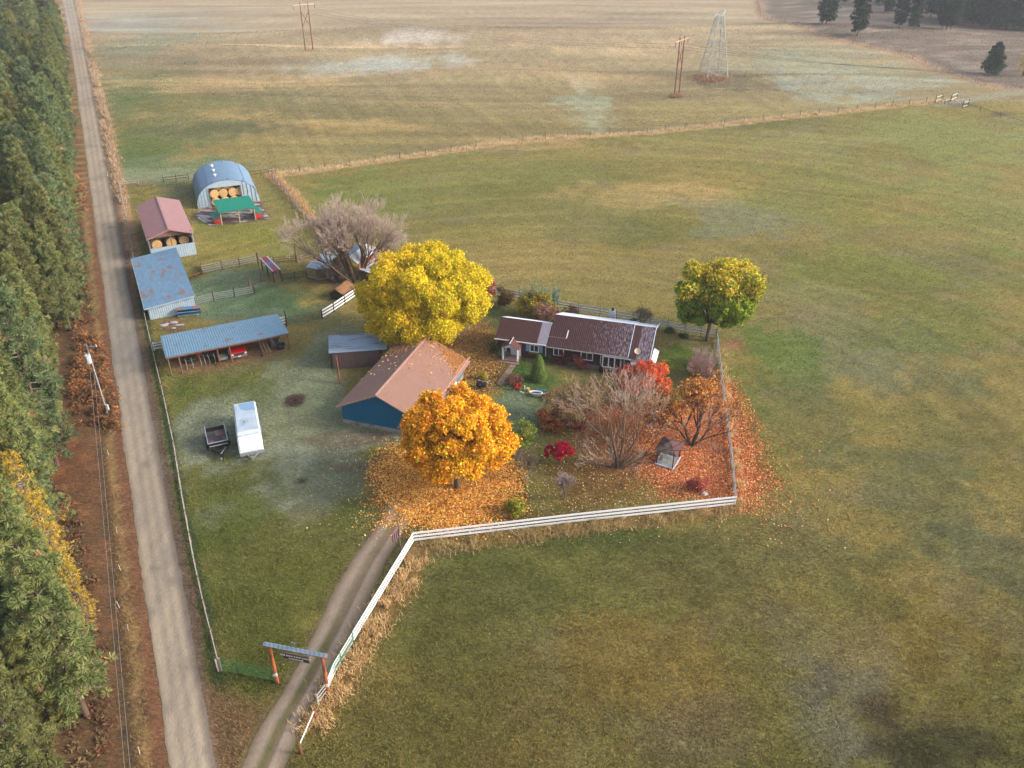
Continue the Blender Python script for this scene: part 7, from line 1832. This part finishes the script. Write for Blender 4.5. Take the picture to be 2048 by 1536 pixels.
def dump_trailer():
    o = P(409, 857, 1.35); o.z = 0; A = R_(-66.5); t = thing('dump_trailer', 'black dump trailer with dirty open bed and tongue', 'trailer', o, A)
    Wd, L = 2.05, 3.3; bk = W('black')
    f = MB(); f.box((L / 2, Wd / 2, .82), (L, Wd - .1, .06)); f.build('bed_floor', mat('dirty_bed_floor', C(70, 68, 76), .8, .25, 2, c2=C(126, 100, 90), c2scale=.55, c2lo=.5, c2hi=.56), t)
    for y in (.03, Wd - .03): MB().box((L / 2, y, 1.1), (L, .06, .62)).build('side_panel', bk, t)
    MB().box((L - .03, Wd / 2, 1.1), (.06, Wd - .12, .62)).build('front_panel', bk, t)
    MB().box((.03, Wd / 2, 1.05), (.05, Wd - .12, .52)).build('tailgate', bk, t)
    rm = mat('worn_grey_rim', C(150, 156, 158), .5); rr = MB()
    for y in (.03, Wd - .03): rr.box((L / 2 - .15, y, 1.44), (L + .3, .09, .06)); rr.box((-.25, y, 1.3), (.08, .08, .3))
    rr.box((L, Wd / 2, 1.44), (.1, Wd, .06)); rr.box((L + .22, Wd / 2, 1.18), (.08, Wd * .9, .06)); rr.build('top_rail', rm, t)
    fr = MB(); 
    for y in (.3, Wd - .3): fr.beam((0, y, .6), (L + .2, y, .6), .1, .18); fr.beam((L + .1, y, .6), (L + 1.35, Wd / 2, .55), .12, .16)
    fr.beam((L + 1.2, Wd / 2, .55), (L + 2.0, Wd / 2, .55), .12, .12); fr.tube((L + 1.5, Wd / 2 + .1, 0), (L + 1.5, Wd / 2 + .1, .9), .05); fr.box((L + .5, Wd / 2, .68), (.55, .55, .3)); fr.build('frame', bk, t)
    hb = MB(); hb.box((L + 2.0, Wd / 2, .6), (.18, .16, .12)); hb.build('coupler', rm, t)
    ch = MB()
    for k in range(9): ch.box((L + .2 + k * .13, Wd - .35 - k * .08, .72), (.07, .05, .05), rz=.6 + k)
    ch.build('safety_chain', W('white'), t)
    for y in (-.1, Wd + .1):
        for x in (1.2, 2.05): wheel(t, (x, y, .34), .34, .2, 'y')
    for y in (-.1, Wd + .1): MB().box((1.62, y, .76), (1.8, .26, .05)).build('fender', bk, t)
dump_trailer()

# garden things
def planter():
    o = P(1072, 792); t = thing('bathtub_planter', 'white rimmed oval bathtub planter at the edge of the lawn', 'planter', o, R_(-12))
    n = 24; vs, fs = [], []
    for (rx, ry, z) in ((.45, .22, .05), (.66, .3, .2), (.76, .36, .48), (.82, .4, .5), (.82, .4, .54), (.72, .32, .54), (.66, .28, .4)):
        for k in range(n): a = 2 * PI * k / n; vs.append((rx * math.cos(a), ry * math.sin(a), z))
    for i in range(6):
        for k in range(n): fs.append((i * n + k, i * n + (k + 1) % n, (i + 1) * n + (k + 1) % n, (i + 1) * n + k))
    MB().add(vs, fs).build('tub', W('white'), t, True)
    MB().prism([(.67 * math.cos(2 * PI * k / n), .29 * math.sin(2 * PI * k / n)) for k in range(n)], .36, .42).build('soil', mat('dark_soil', C(70, 62, 60), .9), t)
planter()
def bucket():
    o = P(1056, 783); t = thing('yellow_bucket', 'yellow bucket with tan lid beside the bathtub planter', 'bucket', o)
    MB().tube((0, 0, 0), (0, 0, .42), .17, .21, 14).build('pail', mat('yellow_plastic', C(226, 160, 20), .5), t); MB().tube((0, 0, .42), (0, 0, .46), .23, .23, 14).build('lid', mat('tan_lid', C(200, 160, 120), .6), t)
bucket()
single('white_marker', 1050, 783, .85, .06, 'white', 'short white post left of the yellow bucket', 'post', (-.06, 0))
single('white_marker', 975, 757, .55, .07, 'white', 'short white post at the yellow bed plant', 'post', (-.03, 0))
a = P(1082, 780); mb = MB(); mb.box((0, 0, .04), (1.3, .5, .05), rz=-.2); o = mb.build('blue_tarp', mat('faded_blue_tarp', C(60, 100, 122), .7)); o.location = a; tag(o, 'flat faded blue board behind the bathtub planter', 'board')
a = P(1091, 791); mb = MB(); mb.box((0, 0, .1), (.8, .2, .2), rz=-.25); o = mb.build('stone_block', W('concrete')); o.location = a; tag(o, 'long pale stone right of the bathtub planter', 'stone')
def stones():
    i = 0
    me_ = []
    for s in range(3):
        rg = np.random.default_rng(s); vs, fs = [], []
        n = 8
        for j, (r, z) in enumerate(((.8, 0), (1, .25), (.7, .5), (.2, .6))):
            for k in range(n): a = 2 * PI * k / n; q = r * rg.uniform(.8, 1.15); vs.append((q * math.cos(a), q * math.sin(a) * .75, z))
        for j in range(3):
            for k in range(n): fs.append((j * n + k, j * n + (k + 1) % n, (j + 1) * n + (k + 1) % n, (j + 1) * n + k))
        fs.append(tuple(range(3 * n, 4 * n))); m = bpy.data.meshes.new('stone'); m.from_pydata(vs, [], fs); m.update(); m.materials.append(mat('pale_field_stone', C(176, 170, 164), .9, .2, 4)); me_.append(m)
    for grp, lb, pts in (('stones edging the lawn bed', 'pale stone in the row edging the lawn bed', [(1009, 776), (1014, 777), (1020, 778), (1027, 780), (1042, 784), (1046, 786), (1060, 786), (1087, 797), (1098, 803)]),
                         ('stones around the small bed near the barn', 'pale stone ringing the small bed near the blue barn', [(948, 754), (953, 756), (958, 761), (966, 764), (974, 765), (979, 762), (981, 768), (984, 772), (977, 752)])):
        for x, y in pts:
            o = bpy.data.objects.new('garden_stone', me_[i % 3]); i += 1; COL.objects.link(o); o.location = P(x + rnd.uniform(-1, 1), y); s = rnd.uniform(.12, .24); o.scale = (s, s, s); o.rotation_euler = (0, 0, rnd.random() * 6); tag(o, lb, 'stone', grp)
    o = bpy.data.objects.new('pale_boulder', me_[0]); COL.objects.link(o); o.location = P(1408, 989); o.scale = (.36, .5, .4); tag(o, 'pale boulder alone on the orange leaf carpet', 'stone')
    for k, (x, y, s) in enumerate(((327, 652, .5), (348, 646, .5), (356, 651, .35), (364, 650, .3), (347, 657, .3), (334, 648, .3))):
        o = bpy.data.objects.new('rubble_lump', me_[k % 3]); COL.objects.link(o); o.location = P(x, y); o.scale = (s * 1.3, s, s * .8); tag(o, 'pale lump in the rubble heap behind the machine shed', 'rubble', 'lumps of the rubble heap')
stones()
def barrel():
    o = P(963, 777); t = thing('barrel_grill', 'black barrel grill lying between barn and house', 'grill', o, R_(-20))
    mb = MB(); mb.tube((-.55, 0, .6), (.55, 0, .6), .36, .36, 16); b = mb.build('drum', W('black'), t)
    mb = MB(); mb.box((0, -.3, .75), (.12, .16, .03), rx=.6); mb.build('handle', W('steel'), b)
    for x in (-.4, .4):
        for y in (-.2, .2): MB().box((x, y, .2), (.05, .05, .42)).build('leg', W('black'), t)
barrel()
def stump(px, py, r, h, lb):
    a = P(px, py); mb = MB(); mb.tube((0, 0, 0), (0, 0, h), r, r * .9, 10); o = mb.build('fence_peg', W('white')); o.location = a; tag(o, lb, 'marker')
# survey markers on the left verge
pegs = [(234, 1066), (242, 1142), (239, 1216), (257, 1262), (280, 1508), (218, 912)]
for k, (x, y) in enumerate(pegs):
    a = P(x, y); mb = MB(); mb.tube((0, 0, 0), (rnd.uniform(-.1, .1), .03, .75), .03, .025, 6); o = mb.build('verge_marker', mat('pale_marker', C(200, 196, 186), .6)); o.location = a
    tag(o, 'thin pale marker stake in the verge between road and forest', 'marker stake', 'marker stakes in the verge')

# leaves lying on the blue barn roof
def roof_leaves():
    A, o, w_, L, he, hr = BB; rg = np.random.default_rng(5); n = 8200
    Mt = np.array(Matrix.Translation(o) @ Matrix.Rotation(A, 4, 'Z'))
    y = L + .3 - rg.random(n * 3) ** 1.3 * 7.5; x = w_ / 2 + rg.random(n * 3) * (w_ / 2 + .3)
    u = (x - w_ / 2) / (w_ / 2); e = (L + .3 - y) / 7.5
    edge = (u - .26) * .95 - e * 1.55 + (fbm(x * 1.5, y * 1.5, 1, 4) - .5) * .35
    k = (rg.random(n * 3) < np.where(edge > 0, np.clip(edge * 9, .1, 1), .003 + .02 * np.clip(1 - e * 1.6, 0, 1))); x, y = x[k][:n], y[k][:n]
    z = hr - (x - w_ / 2) * (hr - he) / (w_ / 2) + .06
    x2 = rg.random(2600) * (w_ / 2 + .4) - .4; y2 = L + .2 - rg.random(2600) ** 1.5 * 8; kk = rg.random(2600) < np.clip((y2 - L + 3) / 3 * .6 + .04, .03, .6); x2, y2 = x2[kk], y2[kk]
    z2 = hr - (w_ / 2 - x2) * (hr - he) / (w_ / 2) + .06
    c = np.stack([np.concatenate([x, x2]), np.concatenate([y, y2]), np.concatenate([z, z2])], 1); m = len(c)
    c = c @ Mt[:3, :3].T + Mt[:3, 3]
    nr = unit(m, rg) * .5 + np.array([0, 0, 1.0]); nr /= np.linalg.norm(nr, axis=1, keepdims=True)
    v, f, cc = leaf_quads(c, .19 * rg.uniform(.6, 1.3, m), nr, palette_cols(m, [(226, 176, 116), (198, 138, 84), (228, 188, 128), (180, 124, 84)], [2, 2, 1, 1], rg, .25), 1.5, 0, rg)
    tag(link('roof_leaves', np_mesh('roof_leaves', v, f, cc), LEAFM), 'drift of orange brown leaves on the barn roof corner', 'fallen leaves', kind='stuff')
roof_leaves()

# ================================================================== HAZE
hz = MB(); hz.box((0, 900, 34), (2300, 2040, 78 + 0))
hm = bpy.data.materials.new('haze_air'); hm.use_nodes = True
t_ = hm.node_tree; t_.nodes.remove(t_.nodes['Principled BSDF'])
pv = t_.nodes.new('ShaderNodeVolumePrincipled')
pv.inputs['Color'].default_value = (.90, .92, .97, 1); pv.inputs['Density'].default_value = .00021; pv.inputs['Anisotropy'].default_value = .2
t_.links.new(pv.outputs[0], t_.nodes['Material Output'].inputs['Volume'])
o = hz.build('haze', hm); tag(o, kind='stuff')
